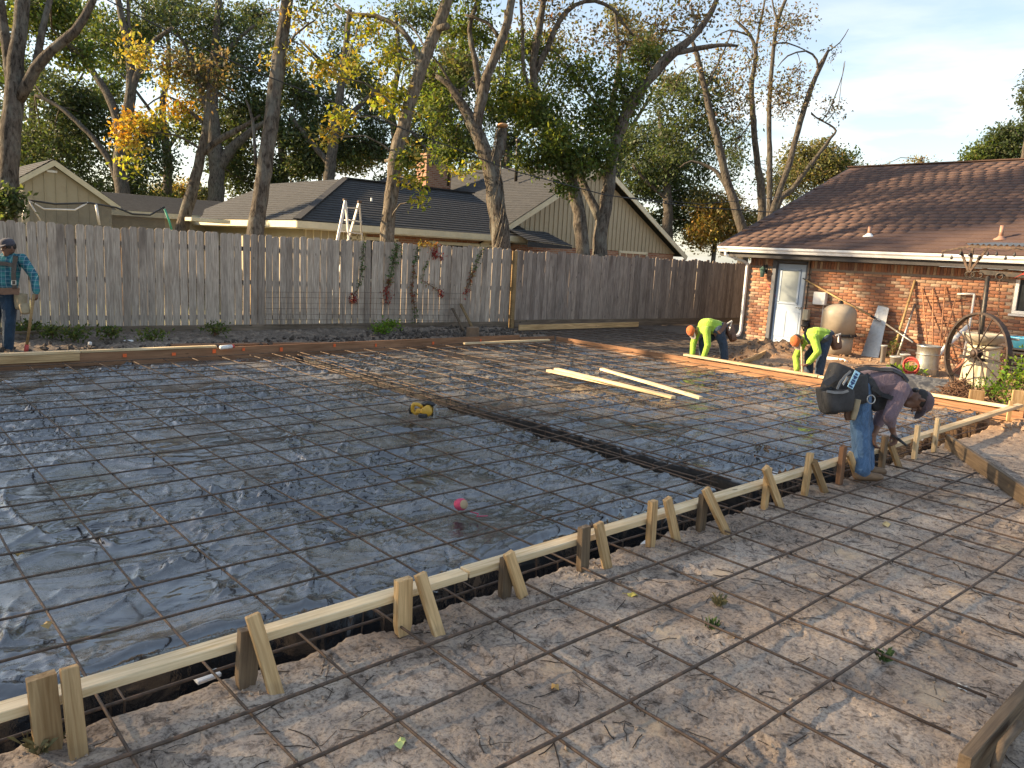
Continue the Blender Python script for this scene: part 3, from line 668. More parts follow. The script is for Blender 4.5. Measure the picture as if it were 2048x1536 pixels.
def nwin(x0, x1, z0, z1, y):
    w = empty('window', (x0, y, z0)); w.parent = nb; w.matrix_parent_inverse = pmat(nb).inverted()
    mb = MB()
    for (xx, zz, sx, sz) in (((x0 + x1) / 2, z0, x1 - x0, .07), ((x0 + x1) / 2, z1, x1 - x0 + .1, .09), (x0, (z0 + z1) / 2, .07, z1 - z0), (x1, (z0 + z1) / 2, .07, z1 - z0)): mb.box((xx, y - .02, zz), (sx, .07, sz), None, .004)
    for k in range(1, 4): mb.box((x0 + (x1 - x0) * k / 4, y - .01, (z0 + z1) / 2), (.03, .03, z1 - z0))
    mb.build('window_frame', CREAM, w)
    mb = MB(); mb.box(((x0 + x1) / 2, y + .012, (z0 + z1) / 2), (x1 - x0, .01, z1 - z0)); mb.build('pane', GLD, w)
nwin(11.0, 12.5, .9, 2.06, 19.13); nwin(13.7, 16.2, .9, 2.05, 19.13)
# gable wing: ridge runs away from the fence
GY_, PKX, PKZ, GLX, GRX = 19.4, 21.0, 5.10, 15.6, 26.4
gsl = (PKZ - 2.02) / (GRX - PKX)
zl = PKZ - gsl * (PKX - GLX)
mb = MB(); mb.prism([(GLX + .4, GY_, zl + .25), (GLX + .4, GY_, 2.16), (GRX - .35, GY_, 2.16), (PKX, GY_, PKZ - .12)], (0, .15, 0)); mb.build('gable_wall', TANSIDE, nb)
for k in range(48):
    x = GLX + .6 + k * .22
    zt = PKZ - .16 - gsl * abs(x - PKX)
    if zt < 2.25 or x > GRX - .4: continue
    me = local_box('batten', (.035, .03, zt - 2.17), TANSIDE); o = link('batten', me, nb, None, True); o.matrix_basis = Matrix.Translation((x, GY_ - .012, (zt + 2.17) / 2))
mb = MB(); mb.box(((GLX + GRX) / 2, GY_ + .1, 1.05), (GRX - GLX - .9, .2, 2.2)); mb.build('brick_wall', NBR, nb)
mb = MB(); mb.bar((GLX, GY_ - .33, zl), (PKX + .06, GY_ - .33, PKZ), .04, .17); mb.bar((PKX - .02, GY_ - .335, PKZ), (GRX, GY_ - .335, 2.02), .04, .17); mb.build('rake_board', CREAM, nb)
mb = MB(); courses(mb, (GLX, GY_ - .34, zl + .10), (GLX, 33, zl + .10), (PKX, 33, PKZ + .10), (PKX, GY_ - .34, PKZ + .10), 44)
courses(mb, (GRX, GY_ - .34, 2.12), (GRX, 33, 2.12), (PKX, 33, PKZ + .10), (PKX, GY_ - .34, PKZ + .10), 44)
mb.add([(GLX, GY_ - .34, zl + .05), (PKX, GY_ - .34, PKZ + .05), (GRX, GY_ - .34, 2.07), (GLX, 33, zl + .05), (PKX, 33, PKZ + .05), (GRX, 33, 2.07)], [(0, 1, 4, 3), (1, 2, 5, 4)])
mb.build('gable_roof', DARKSH, nb)
nwin(22.6, 24.2, 1.35, 2.12, GY_)
mb = MB(); p = on_y(1060, 478, 18.2); courses(mb, (16.6, 18.0, 2.28), (18.6, 18.0, 2.20), (18.3, 19.0, 2.62), (16.6, 19.0, 2.62), 6); mb.add([(16.6, 18.0, 2.1), (18.6, 18.0, 2.1), (18.6, 19.2, 2.1), (16.6, 19.2, 2.1), (16.6, 18.0, 2.26), (18.6, 18.0, 2.18)], [(0, 1, 2, 3), (0, 1, 5, 4)]); mb.build('porch_roof', DARKSH, nb)
mb = MB(); c0 = on_y(868, 325, 25.5); mb.box((c0.x, 25.5, c0.z - .4), (1.2, .7, 1.2)); mb.box((c0.x, 25.5, c0.z + .22), (1.32, .82, .08)); ch = mb.build('chimney', NBR, nb)
mb = MB(); mb.box((c0.x - .25, 25.13, c0.z + .0), (.45, .06, .25)); mb.build('flue_opening', DKTRIM, ch)
for (px, py, hh) in ((897, 345, 1.1), (1033, 335, .9)):
    mb = MB(); q = on_y(px, py, 24.5 if px < 950 else 22); mb.tube([q - Vector((0, 0, .5)), q + Vector((0, 0, hh))], .06, 10); mb.lathe(q + Vector((0, 0, hh)), [(.09, 0), (.09, .1), (.02, .14)], 10); mb.build('flue_pipe', STEELDK, nb)
for (px, py) in ((665, 415), (743, 400)):
    mb = MB(); q = on_y(px, py, 20.2); mb.tube([q - Vector((0, 0, .25)), q + Vector((0, 0, .06))], .03, 8); mb.build('vent_pipe', GUTW, nroof)

# ================================================================== NEIGHBOUR SHED (tan gable at the far edge of the fence)
YS = 24.0
pk = on_y(105, 325, YS); rt = on_y(232, 414, YS); sl_ = (pk.z - rt.z) / (rt.x - pk.x); lx = pk.x - (rt.x - pk.x)
sh = empty('garden_shed', (pk.x, YS, 0), 0, 'small tan board-sided gable shed behind the trampoline net', 'shed')
mb = MB(); mb.prism([(lx + .12, YS, 0), (rt.x - .12, YS, 0), (rt.x - .12, YS, rt.z + .02), (pk.x, YS, pk.z - .08), (lx + .12, YS, rt.z + .02)], (0, 4, 0)); mb.build('wall', TANSIDE, sh)
k = 0; x = lx + .25
while x < rt.x - .15:
    zt = pk.z - .14 - sl_ * abs(x - pk.x); me = local_box('batten', (.022, .03, zt), TANSIDE); o = link('batten', me, sh, None, True); o.matrix_basis = Matrix.Translation((x, YS - .012, zt / 2)); x += .265
mb = MB(); mb.bar((lx - .05, YS - .15, rt.z - .05), (pk.x + .03, YS - .15, pk.z), .04, .13); mb.bar((pk.x - .01, YS - .155, pk.z), (rt.x + .05, YS - .155, rt.z - .05), .04, .13); mb.build('rake_board', CREAM, sh)
mb = MB(); courses(mb, (lx - .05, YS - .17, rt.z + .02), (lx - .05, 28.2, rt.z + .02), (pk.x, 28.2, pk.z + .08), (pk.x, YS - .17, pk.z + .08), 12); courses(mb, (rt.x + .05, YS - .17, rt.z + .02), (rt.x + .05, 28.2, rt.z + .02), (pk.x, 28.2, pk.z + .08), (pk.x, YS - .17, pk.z + .08), 12); mb.build('roof', DARKSH, sh)
mb = MB(); q = on_y(103, 343, YS); mb.box((q.x, YS - .03, q.z), (.25, .05, .06)); mb.build('floodlight', WHITE, sh)
# low wing between the shed and the house
lw = empty('low_annex', (7.2, 26, 0), 0, 'low dark-roofed annex between the tan shed and the hip roof', 'annex')
pe = on_y(232, 428, 26.0); pf = on_y(420, 438, 26.0)
mb = MB(); mb.box(((pe.x + pf.x) / 2 + .4, 26.15, pe.z / 2), (pf.x - pe.x + 1.4, .2, pe.z)); mb.build('wall', TANSIDE, lw)
mb = MB(); courses(mb, (pe.x - .6, 25.75, pe.z + .12), (pf.x + 1.5, 25.75, pe.z + .12), (pf.x + 1.5, 29, pe.z + .75), (pe.x - .6, 29, pe.z + .75), 18); mb.build('roof', DARKSH, lw)
mb = MB(); mb.box(((pe.x + pf.x) / 2 + .4, 25.72, pe.z + .04), (pf.x - pe.x + 2.0, .04, .16)); mb.build('fascia', CREAM, lw)

# ================================================================== REBAR
def wavy(p, q, amp, step=.5, seed=0, zs=None):
    p, q = Vector(p), Vector(q); n = max(2, int((q - p).length / step)); out = []; d, s_, u = frame(q - p)
    for i in range(n + 1):
        t = i / n; c = p.lerp(q, t); k = (c - p).length
        c = c + s_ * amp * float(noise(k * .45, seed * 7.3, 300)) + Vector((0, 0, amp * .8 * float(noise(k * .7, seed * 3.1 + 50, 301))))
        out.append(c)
    return out
def diag_x(y): return 9.25 - (3.08 - y) * 1.40
mat_o = empty('rebar_mat', (3, 3, 0), 0, 'rusty rebar grid laid over the black plastic and the front dirt', 'rebar mat')
RB = .0068
xs_bars = [1.40, 1.86, 2.33, 2.73] + [3.68 + .437 * k for k in range(20)]
for i, y in enumerate(xs_bars):
    if y > 12.1: continue
    xe = diag_x(y) - .05 if y < 3 else 12.1
    path = wavy((-2.4, y, .052), (xe, y + random.uniform(-.02, .02), .052), .022, .45, i)
    mb = MB(); mb.tube(path, RB if y > 3 else .0082, 6); mb.build('rebar', RUST, mat_o)
ys_bars = [.285 + .437 * k for k in range(-5, 28)]
for i, x in enumerate(ys_bars):
    if x > 12.1: continue
    y0 = .9 if x < 6.2 else (3.08 - (9.25 - x) / 1.40 + .06 if x < 9.2 else 3.16)
    if x < -.9: y0 = 3.2
    path = wavy((x, max(y0, .9), .038), (x + random.uniform(-.03, .03), 12.12, .038), .022, .45, i + 60)
    mb = MB(); mb.tube(path, RB, 6); mb.build('rebar', RUST, mat_o)
mb = MB()
for y in xs_bars:
    for x in ys_bars:
        if x > 12 or y > 12.05 or (y < 3 and x > diag_x(y) - .2) or random.random() < .25: continue
        a = random.uniform(0, 6.28)
        mb.tube([(x + .012 * math.cos(a + t), y + .012 * math.sin(a + t), .046 + .012 * math.sin(2 * t)) for t in np.linspace(0, 5.5, 7)] + [(x + .03 * math.cos(a), y + .03 * math.sin(a), .02)], .0016, 3, caps=False)
mb.build('tie_wire', STEELDK, mat_o, kind='stuff')
# chairs under the mat: short upright bar supports
ext_o = empty('rebar_mat', (13, 10, 0), 0, 'rebar grid on the dark soil between the slab form and the blue door', 'rebar mat')
for i in range(13):
    y = 8.95 + i * .4
    if y > 13.95: continue
    mb = MB(); mb.tube(wavy((12.45, y, .0), (17.25, y, .0), .02, .6, i + 140), RB, 5); mb.build('rebar', RUST, ext_o)
for i in range(11):
    x = 12.7 + i * .437
    mb = MB(); mb.tube(wavy((x, 8.9, -.012), (x, 13.95, -.012), .02, .6, i + 160), RB, 5); mb.build('rebar', RUST, ext_o)
def cage(name, p, q, w, z0, z1, step, label):
    o = empty(name, p, 0, label, 'rebar cage'); p, q = Vector(p), Vector(q); d, s_, u = frame(q - p)
    for sg in (-1, 1):
        for z in (z0, z1):
            a = p + s_ * sg * w / 2; b_ = q + s_ * sg * w / 2; mb = MB(); mb.tube(wavy((a.x, a.y, z), (b_.x, b_.y, z), .02, .6, int(z * 100) + sg), .0078, 6); mb.build('rebar', RUST, o)
    L = (q - p).length; t = .2; r0 = .012
    while t < L:
        c = p + d * t; tl = random.uniform(-.03, .03)
        pts = [(c + s_ * a + d * (tl * (zz > -.1))).to_tuple()[:2] + (zz,) for a, zz in ((-w / 2 - r0, z1 + r0), (w / 2 + r0, z1 + r0), (w / 2 + r0, z0 - r0), (-w / 2 - r0, z0 - r0))]
        mb = MB(); mb.tube(pts, .005, 5, closed=True, sm=False); mb.build('stirrup', RUST, o); t += step + random.uniform(-.06, .06)
    return o
cage('rebar_beam_cage', (-2.4, 3.25, 0), (12.0, 3.25, 0), .17, -.27, .0, .62, 'rebar beam cage lying in the trench below the front board')
cage('rebar_beam_cage', ((BX0 + BX1) / 2, 3.6, 0), ((BX0 + BX1) / 2, 12.0, 0), .20, -.22, .01, .55, 'rebar beam cage in the narrow trench crossing the plastic')

# ================================================================== FORM BOARDS
G = 'form boards around the slab'
FBZ = .172
board('front_form_board', (-2.0, 3.062, FBZ), (2.49, 3.066, FBZ), .086, .040, PINE_PALE, label='long flat pine board along the trench, nearest piece, joined by five stakes', cat='form board', group=G)
board('front_form_board', (2.50, 3.066, FBZ + .006), (7.22, 3.068, FBZ + .012), .086, .040, PINE_PALE, label='middle piece of the flat pine board along the trench, ending by the man in grey', cat='form board', group=G)
board('front_form_board', (7.23, 3.068, FBZ + .008), (12.25, 3.10, FBZ + .022), .086, .040, PINE_PALE, label='far piece of the flat pine board along the trench reaching the corner', cat='form board', group=G)
board('back_form_board', (-1.5, 12.23, .048), (11.2, 12.25, .052), .20, .036, REDWOOD, up=(0, 1, 0), label='long reddish board on edge along the far side of the plastic', cat='form board', group=G)
board('back_form_board', (11.22, 12.25, .03), (12.28, 12.26, .02), .14, .036, REDWOOD, up=(0, 1, 0), label='short reddish board at the far corner of the plastic', cat='form board', group=G)
board('cap_board', (-1.5, 12.27, .168), (2.72, 12.27, .170), .12, .034, PINE_PALE, label='fresh pine plank on the far form in front of the man in plaid', cat='plank', group=G)
board('cap_board', (2.73, 12.262, .172), (4.66, 12.255, .168), .10, .030, PINE_PALE, label='thin fresh pine strip on the far form beside the rubble', cat='plank', group=G)
board('cap_board', (-1.5, 12.195, .10), (2.70, 12.195, .10), .10, .036, PINE, up=(0, 1, 0), label='pine plank nailed to the face of the far form below the man in plaid', cat='plank', group=G)
board('side_form_board', (12.30, 12.2, .0), (12.30, 3.05, .03), .17, .038, REDWOOD, up=(1, 0, 0), label='reddish board on edge between the plastic and the house yard', cat='form board', group=G)
board('side_cap_board', (12.26, 8.70, .145), (12.27, 6.02, .145), .09, .038, PINE_PALE, label='sunlit pine board held down by the two men in yellow shirts', cat='plank', group=G)
board('side_cap_board', (12.27, 6.0, .138), (12.28, 3.15, .14), .09, .038, PINE_PALE, label='sunlit pine board running from the crouched men to the near corner', cat='plank', group=G)
board('extension_form_board', (12.9, 14.14, .06), (17.4, 14.02, .06), .14, .036, PINE, up=(0, 1, 0), label='pale plank on edge at the foot of the dark fence', cat='form board', group=G)
a_, b_ = on_z(1476, 731, .05), on_z(1532, 706, .08)
board('extension_form_board', a_, b_, .12, .036, PINE, up=Vector((0, 0, 1)).cross(b_ - a_), label='pine plank on edge beside the dirt mound at the door', cat='form board', group=G)
board('diagonal_form_board', (9.32, 3.00, .075), (6.35, .90, .075), .15, .042, OLDWOOD, up=Vector((0, 0, 1)).cross(Vector((-2.97, -2.1, 0))), label='muddy plank on edge running diagonally off the trench corner', cat='form board', group=G)
a_, b_ = on_z(1925, 1548, .08), on_z(2080, 1364, .08)
board('corner_form_board', a_, b_, .15, .045, OLDWOOD, up=Vector((0, 0, 1)).cross(b_ - a_), label='muddy weathered plank on edge at the near corner of the dirt strip', cat='form board', group=G)
a_, b_ = on_z(2008, 828, .02), on_z(2090, 800, .04)
board('return_form_board', a_, b_, .14, .04, REDWOOD, up=Vector((0, 0, 1)).cross(b_ - a_), label='short brown plank leaving the slab corner by the green plant', cat='form board', group=G)
# orange paint marks on the far form
OR = plain('orange_spray_paint', (.80, .13, .03), .7, 0, .2, 20, .1)
fo = [o for o in COL.objects if o.name.startswith('back_form_board')][0]
for x in (3.3, 4.0, 4.62, 5.1, 5.75, 6.75, 7.6, 8.9, 10.1):
    mb = MB(); mb.box((x, 12.208, random.uniform(.06, .11)), (random.uniform(.03, .06), .003, random.uniform(.04, .07))); mb.build('paint_mark', OR, fo)
# loose planks
LP = 'loose planks on the plastic'
def lay(px0, py0, px1, py1, z, w, h, mat, lab, n='loose_plank'):
    board(n, on_z(px0, py0, z), on_z(px1, py1, z), w, h, mat, label=lab, cat='plank', group=LP)
lay(1096, 741, 1335, 792, .085, .088, .038, PINE_PALE, 'thick sunlit pine plank lying on the rebar, end cut off short of its twin')
lay(1112, 738, 1347, 795, .124, .088, .036, PINE_PALE, 'sunlit pine plank stacked on the thick one on the rebar')
lay(1203, 738, 1402, 796, .085, .070, .038, PINE_PALE, 'narrow sunlit pine plank lying alone on the rebar nearer the house')
lay(928, 687, 1098, 680, .085, .07, .038, PINE_PALE, 'pale pine strip lying inside the far form')
board('loose_plank', on_z(342, 690, .12), on_z(655, 686, .10), .14, .03, REDWOOD, label='reddish plank lying on the rubble behind the far form', cat='plank', group='planks by the fence')
board('loose_plank', on_z(0, 667, .16), on_z(90, 663, .16), .12, .03, OLDWOOD, label='grey plank on the soil at the fence behind the man in plaid', cat='plank', group='planks by the fence')

# ================================================================== STAKES AND BRACES
def stake(x, top, mat, lab, w=.086, t=.038, lean=0.0, y=2.995, z0=-.12):
    p, q = Vector((x, y, z0)), Vector((x + lean, y, top)); d, s_, u = frame(q - p, (0, 1, 0))
    L = (q - p).length; mb = MB(); e = .16
    mb.prism([(-L / 2, -w * .12, -t / 2), (-L / 2 + e, -w / 2, -t / 2), (L / 2, -w / 2, -t / 2), (L / 2, w / 2, -t / 2), (-L / 2 + e, w / 2, -t / 2), (-L / 2, w * .12, -t / 2)], (0, 0, t))
    me = mb.mesh('form_stake'); me.materials.append(mat); o = link('form_stake', me)
    A = Matrix((d, s_, u)).transposed().to_4x4(); A.translation = (p + q) / 2; o.matrix_basis = A
    tag(o, lab, 'stake', 'stakes holding the front board')
def brace(x0, z, x1, y1, mat, lab, w=.06, t=.036, y0=3.0, ex=.03):
    p, q = Vector((x0, y0 - .035, z)), Vector((x1, y1, -.03))
    board('brace', p, q, w, t, mat, up=(1, 0, 0) if False else (0, 1, .3), label=lab, cat='brace', group='diagonal braces on the front board')
ORD = ['first', 'second', 'third', 'fourth', 'fifth', 'sixth', 'seventh', 'eighth', 'ninth', 'tenth', 'eleventh', 'twelfth', 'thirteenth']
ST = [(.515, .305, PINE, .092), (1.245, .255, OLDWOOD, .086), (2.06, .28, PINE, .086), (2.735, .235, OLDWOOD, .07), (3.375, .285, OLDWOOD, .075), (4.035, .33, PINE, .06), (4.60, .275, OLDWOOD, .07), (5.47, .34, PINE, .05), (6.10, .37, PINE, .06), (6.74, .35, REDWOOD, .07), (7.62, .34, OLDWOOD, .075), (8.42, .36, PINE_PALE, .06), (8.95, .38, PINE_PALE, .055)]
nm = {id(PINE): 'tan pine', id(OLDWOOD): 'grey muddy', id(REDWOOD): 'reddish split-topped', id(PINE_PALE): 'pale pine'}
for k, (x, z, m_, w) in enumerate(ST):
    stake(x, z, m_, '%s wooden stake, %s along the trench board counting from the near end' % (nm[id(m_)], ORD[k]), w, .040, random.uniform(-.03, .03))
BR = [(.56, .325, .585, 2.89), (1.25, .33, 1.335, 2.86), (2.11, .30, 2.20, 2.87), (2.70, .275, 2.83, 2.93), (3.43, .30, 3.53, 2.92), (4.11, .335, 4.29, 2.96), (4.55, .33, 4.71, 2.82), (5.34, .365, 5.66, 2.95), (6.12, .30, 6.39, 2.94), (6.78, .28, 7.05, 2.95), (7.64, .28, 7.95, 2.95)]
for k, (x0, z, x1, y1) in enumerate(BR):
    brace(x0 + .02, z, x1, y1, PINE, 'slanted pine brace beside the %s stake of the trench board' % ORD[k])
# short wood blocks near the yard corner
a_ = on_z(1950, 812, 0); board('wood_block', a_, a_ + Vector((0, 0, .24)), .20, .04, PINE, up=(1, .6, 0), label='upright cut pine block beside the brush pile', cat='block', group='upright blocks')
a_ = on_z(2036, 828, 0); board('wood_block', a_, a_ + Vector((0, 0, .34)), .22, .04, PINE, up=(1, .6, 0), label='upright cut pine block below the green plant', cat='block', group='upright blocks')
a_ = on_z(2016, 842, 0); board('wood_block', a_, a_ + Vector((0, 0, .28)), .05, .04, PINE, up=(1, .6, 0), label='thin pine stake at the slab corner', cat='stake', group='upright blocks')
# planks leaning on the fence and rubble boards
for (x0, y0, x1, y1, w, m_, lab) in ((927, 660, 905, 617, .05, OLDWOOD, 'thin grey stick leaning on the fence by the rubble'), (946, 658, 921, 608, .06, POSTW, 'tan stick leaning on the fence above the square block')):
    p = on_z(x0, y0, .12); q = on_y(x1, y1, fence_y(11.5) - .06); board('leaning_stick', p, q, w, .03, m_, label=lab, cat='stick', group='sticks at the fence')
p = on_z(945, 675, .1); mb = MB(); mb.box(p + Vector((0, 0, .10)), (.26, .12, .24), None, .01); mb.build('square_block', plain('brown_block', (.17, .115, .075), .9, 0, .25, 8, .4), label='brown square block standing behind the far form', cat='block')

# ================================================================== TREES
PAL = dict(
 dark=[(.058, .085, .036), (.075, .105, .042), (.095, .125, .050), (.066, .088, .044)],
 mid=[(.085, .130, .035), (.115, .160, .042), (.150, .175, .050), (.075, .110, .035)],
 ygreen=[(.24, .27, .045), (.30, .30, .05), (.17, .22, .04), (.34, .28, .05)],
 yellow=[(.40, .33, .08), (.36, .34, .10), (.42, .29, .07), (.28, .28, .07)],
 orange=[(.50, .26, .04), (.52, .34, .06), (.42, .33, .07), (.36, .20, .05)],
 brown=[(.17, .12, .07), (.22, .16, .09), (.12, .105, .06), (.14, .14, .065)],
 olive=[(.13, .14, .055), (.19, .18, .08), (.24, .20, .09), (.10, .11, .05)],
 gold=[(.36, .25, .085), (.28, .23, .09), (.19, .19, .065), (.42, .26, .09)],
 red=[(.38, .035, .03), (.30, .02, .03), (.45, .08, .04), (.22, .03, .025)])
AIRY = dict(yellow=.30, orange=.30, ygreen=.34, brown=.55)
def leaves_mesh(name, C, size, cols, droop=.2):
    n = len(C); C = np.asarray(C); size = np.asarray(size)
    d = RNG.normal(size=(n, 3)); d[:, 2] -= droop; d /= np.linalg.norm(d, axis=1)[:, None]
    s = RNG.normal(size=(n, 3)); s -= d * (s * d).sum(1)[:, None]; s /= np.linalg.norm(s, axis=1)[:, None]
    u = np.cross(d, s); L = size[:, None]
    V = np.stack([C, C + d * L * .5 + s * L * .23 + u * L * .06, C + d * L, C + d * L * .5 - s * L * .23 + u * L * .06], 1).reshape(-1, 3)
    F = np.arange(4 * n).reshape(n, 4)
    return fast_mesh(name, V, F, True, np.repeat(cols, 4, 0))
def pick(pal, n, jit=.22, mix=None):
    P = np.array(PAL[pal]); c = P[RNG.integers(0, len(P), n)]
    return np.clip(c * (1 + RNG.normal(0, jit, (n, 1))) * (1 + RNG.normal(0, .08, (n, 3))), .004, .9)
def tree(name, label, dep, trunks, lobes, bark, leaf=.12, group=None, twigs=True, lm=None, base=True, tw_r=.011, spread=.2, dens=3.0, slim=.88):
    """trunks: polylines of (px, py, width px) on the sight plane at depth dep; lobes: (px, py, rx, ry, leaves, palette[, depth offset])"""
    k = dep / FOC; rr_ = random.Random(hash(label) % 9973 if False else len(label) * 31 + int(dep * 10))
    p0 = on_d(trunks[0][0][0], trunks[0][0][1], dep)
    t = empty(name, (p0.x, p0.y, 0), 0, label, 'tree', group)
    mb = MB(); pts_all = []
    for ti, tr in enumerate(trunks):
        P = [on_d(a, b, dep + (0 if ti == 0 else .5 * math.sin(ti * 2.3) * j / len(tr))) for j, (a, b, w) in enumerate(tr)]; W = [w * k / 2 * slim for _, _, w in tr]
        if ti == 0 and base: P = [Vector((P[0].x, P[0].y, -.1)), Vector((P[0].x, P[0].y, .35))] + P if P[0].z > .6 else P; W = ([W[0] * 1.5, W[0] * 1.12] + W) if len(W) < len(P) else W
        # resample smoothly with small knobbly offsets
        Q = []; RW = []
        for j in range(len(P) - 1):
            a0, a1, a2, a3 = P[max(0, j - 1)], P[j], P[j + 1], P[min(len(P) - 1, j + 2)]
            m = max(2, int((a2 - a1).length / .28))
            for i in range(m):
                u = i / m; q = .5 * ((2 * a1) + (a2 - a0) * u + (2 * a0 - 5 * a1 + 4 * a2 - a3) * u * u + (-a0 + 3 * a1 - 3 * a2 + a3) * u ** 3)
                w = W[j] + (W[j + 1] - W[j]) * u; q = q + Vector([rr_.uniform(-1, 1) * w * .10 for _ in range(3)]); Q.append(q); RW.append(w * rr_.uniform(.93, 1.08))
        Q.append(P[-1]); RW.append(W[-1]); mb.tube(Q, RW, 10)
        pts_all += list(zip(Q, RW))
    up_pts = [(q, w) for q, w in pts_all if q.z > 2.2] or pts_all
    C = []; S = []; COLS = []
    for lb in lobes:
        px, py, rx, ry, n, pal = lb[:6]; n = int(n * (dens if pal not in AIRY else dens * AIRY[pal])); off = lb[6] if len(lb) > 6 else 0
        c = on_d(px, py, dep + off); kk = (dep + off) / FOC; ra, rb = rx * kk, ry * kk
        near = min(up_pts, key=lambda t_: (t_[0] - c).length + rr_.uniform(0, 1.2))
        def inell():
            while True:
                v = [rr_.uniform(-1, 1) for _ in range(3)]
                if v[0] ** 2 + v[1] ** 2 + v[2] ** 2 < 1: break
            return c + RT * v[0] * ra + UP * v[1] * rb + FW * v[2] * (ra + rb) * .5
        if twigs:
            s0 = near[0]; mid = s0.lerp(c, .5) + Vector((rr_.uniform(-.2, .2), rr_.uniform(-.2, .2), rr_.uniform(.0, .35))) * (c - s0).length * .5
            r0 = min(near[1] * .55, .012 + .010 * (c - s0).length)
            mb.tube([s0, s0.lerp(mid, .5) + Vector((0, 0, .05)), mid, mid.lerp(c, .6), c], [r0, r0 * .85, r0 * .65, r0 * .5, r0 * .35], 5, caps=False)
        nt_ = max(5, int(n / 28)); per = max(1, n // nt_)
        for q in range(nt_):
            e = inell()
            if twigs and q < 26:
                a0 = mid.lerp(c, rr_.uniform(.2, 1)); m2 = a0.lerp(e, .5) + Vector([rr_.uniform(-.12, .12) for _ in range(3)]) * (ra + rb) * .4
                mb.tube([a0, m2, e], [tw_r, tw_r * .7, tw_r * .4], 3, caps=False)
            sg = spread * (ra + rb) * .5 * (1.8 if pal in AIRY else 1.1) + .07
            m = rr_.randint(int(per * .5), int(per * 1.5) + 1)
            pts = np.array(e) + RNG.normal(0, 1, (m, 3)) * np.array([sg, sg, sg * .7])
            C.append(pts); S.append(np.full(m, leaf) * RNG.uniform(.6, 1.25, m)); COLS.append(pick(pal, m) * (1 + rr_.uniform(-.25, .25)))
    mb.build('trunk', bark, t)
    if C:
        me = leaves_mesh('crown', np.concatenate(C), np.concatenate(S), np.concatenate(COLS)); link('crown', me, t, lm or LEAF)
    return t
TB = 'trees beyond the fence'
tree('oak_tree', 'big grey-trunked oak forking behind the fence above the man in plaid', 15.2,
     [[(14, 470, 46), (16, 380, 44), (20, 300, 42), (26, 215, 42), (32, 120, 34), (44, 20, 30), (55, -80, 24)], [(30, 225, 30), (16, 120, 24), (2, 10, 20), (-20, -80, 16)], [(36, 200, 26), (70, 140, 24), (105, 100, 21), (150, 62, 19), (185, 5, 16), (215, -70, 12)], [(70, 140, 16), (85, 60, 14), (105, -20, 10)]],
     [(60, 30, 60, 45, 500, 'mid', 1.5), (120, 20, 55, 40, 450, 'mid', 2), (-30, 110, 30, 50, 200, 'mid', 1), (150, 110, 40, 30, 260, 'mid', 2), (-40, -330, 130, 80, 500, 'mid'), (130, -300, 110, 70, 500, 'mid'), (10, 405, 22, 25, 350, 'dark', -.3)], BARK, .13, TB)
tree('slender_tree', 'single bare grey trunk rising from the fence beside the step ladder', 17.2,
     [[(507, 520, 40), (512, 450, 38), (524, 370, 36), (536, 290, 34), (547, 200, 33), (560, 110, 30), (572, 20, 28), (584, -70, 24)], [(512, 330, 8), (505, 240, 7), (492, 200, 4)], [(556, 120, 7), (590, 70, 5), (630, 40, 3)]],
     [(610, 38, 34, 24, 200, 'yellow'), (590, 108, 26, 18, 150, 'yellow'), (545, 112, 16, 14, 60, 'yellow'), (640, 130, 20, 24, 110, 'ygreen'), (600, -60, 90, 60, 500, 'mid'), (590, -230, 120, 70, 700, 'mid'), (700, -260, 110, 70, 600, 'mid'), (655, 25, 40, 30, 160, 'ygreen')], BARK, .13, TB)
tree('leaning_tree', 'pale lichen-spotted trunk leaning behind the fence just past the ladder', 18.4,
     [[(772, 520, 31), (776, 450, 31), (786, 360, 29), (792, 310, 31), (812, 235, 28), (836, 155, 28), (862, 85, 26), (888, 20, 26), (915, -70, 20)], [(842, 132, 16), (828, 95, 13), (798, 55, 12), (750, 32, 10), (700, 28, 8), (670, 8, 6)], [(868, 60, 16), (896, 52, 15)], [(792, 318, 10), (770, 322, 7)], [(838, 130, 8), (815, 118, 6), (790, 110, 4)]],
     [(652, 150, 26, 22, 190, 'yellow', -.8), (692, 235, 26, 16, 180, 'ygreen', -.8), (664, 276, 16, 20, 120, 'yellow', -.8), (775, 105, 34, 34, 330, 'ygreen'), (800, 200, 30, 34, 330, 'ygreen'), (770, 190, 24, 20, 200, 'ygreen'), (815, 330, 20, 26, 120, 'mid', -.6), (822, 362, 24, 16, 130, 'ygreen', -.6), (838, 400, 16, 10, 60, 'ygreen', -.7), (826, 300, 14, 22, 110, 'yellow', -.7), (730, 60, 50, 26, 260, 'ygreen'), (690, 120, 30, 24, 120, 'ygreen'), (880, -60, 110, 50, 500, 'mid'), (850, -240, 120, 80, 700, 'mid'), (960, -260, 110, 80, 700, 'mid')], BARKL, .15, TB)
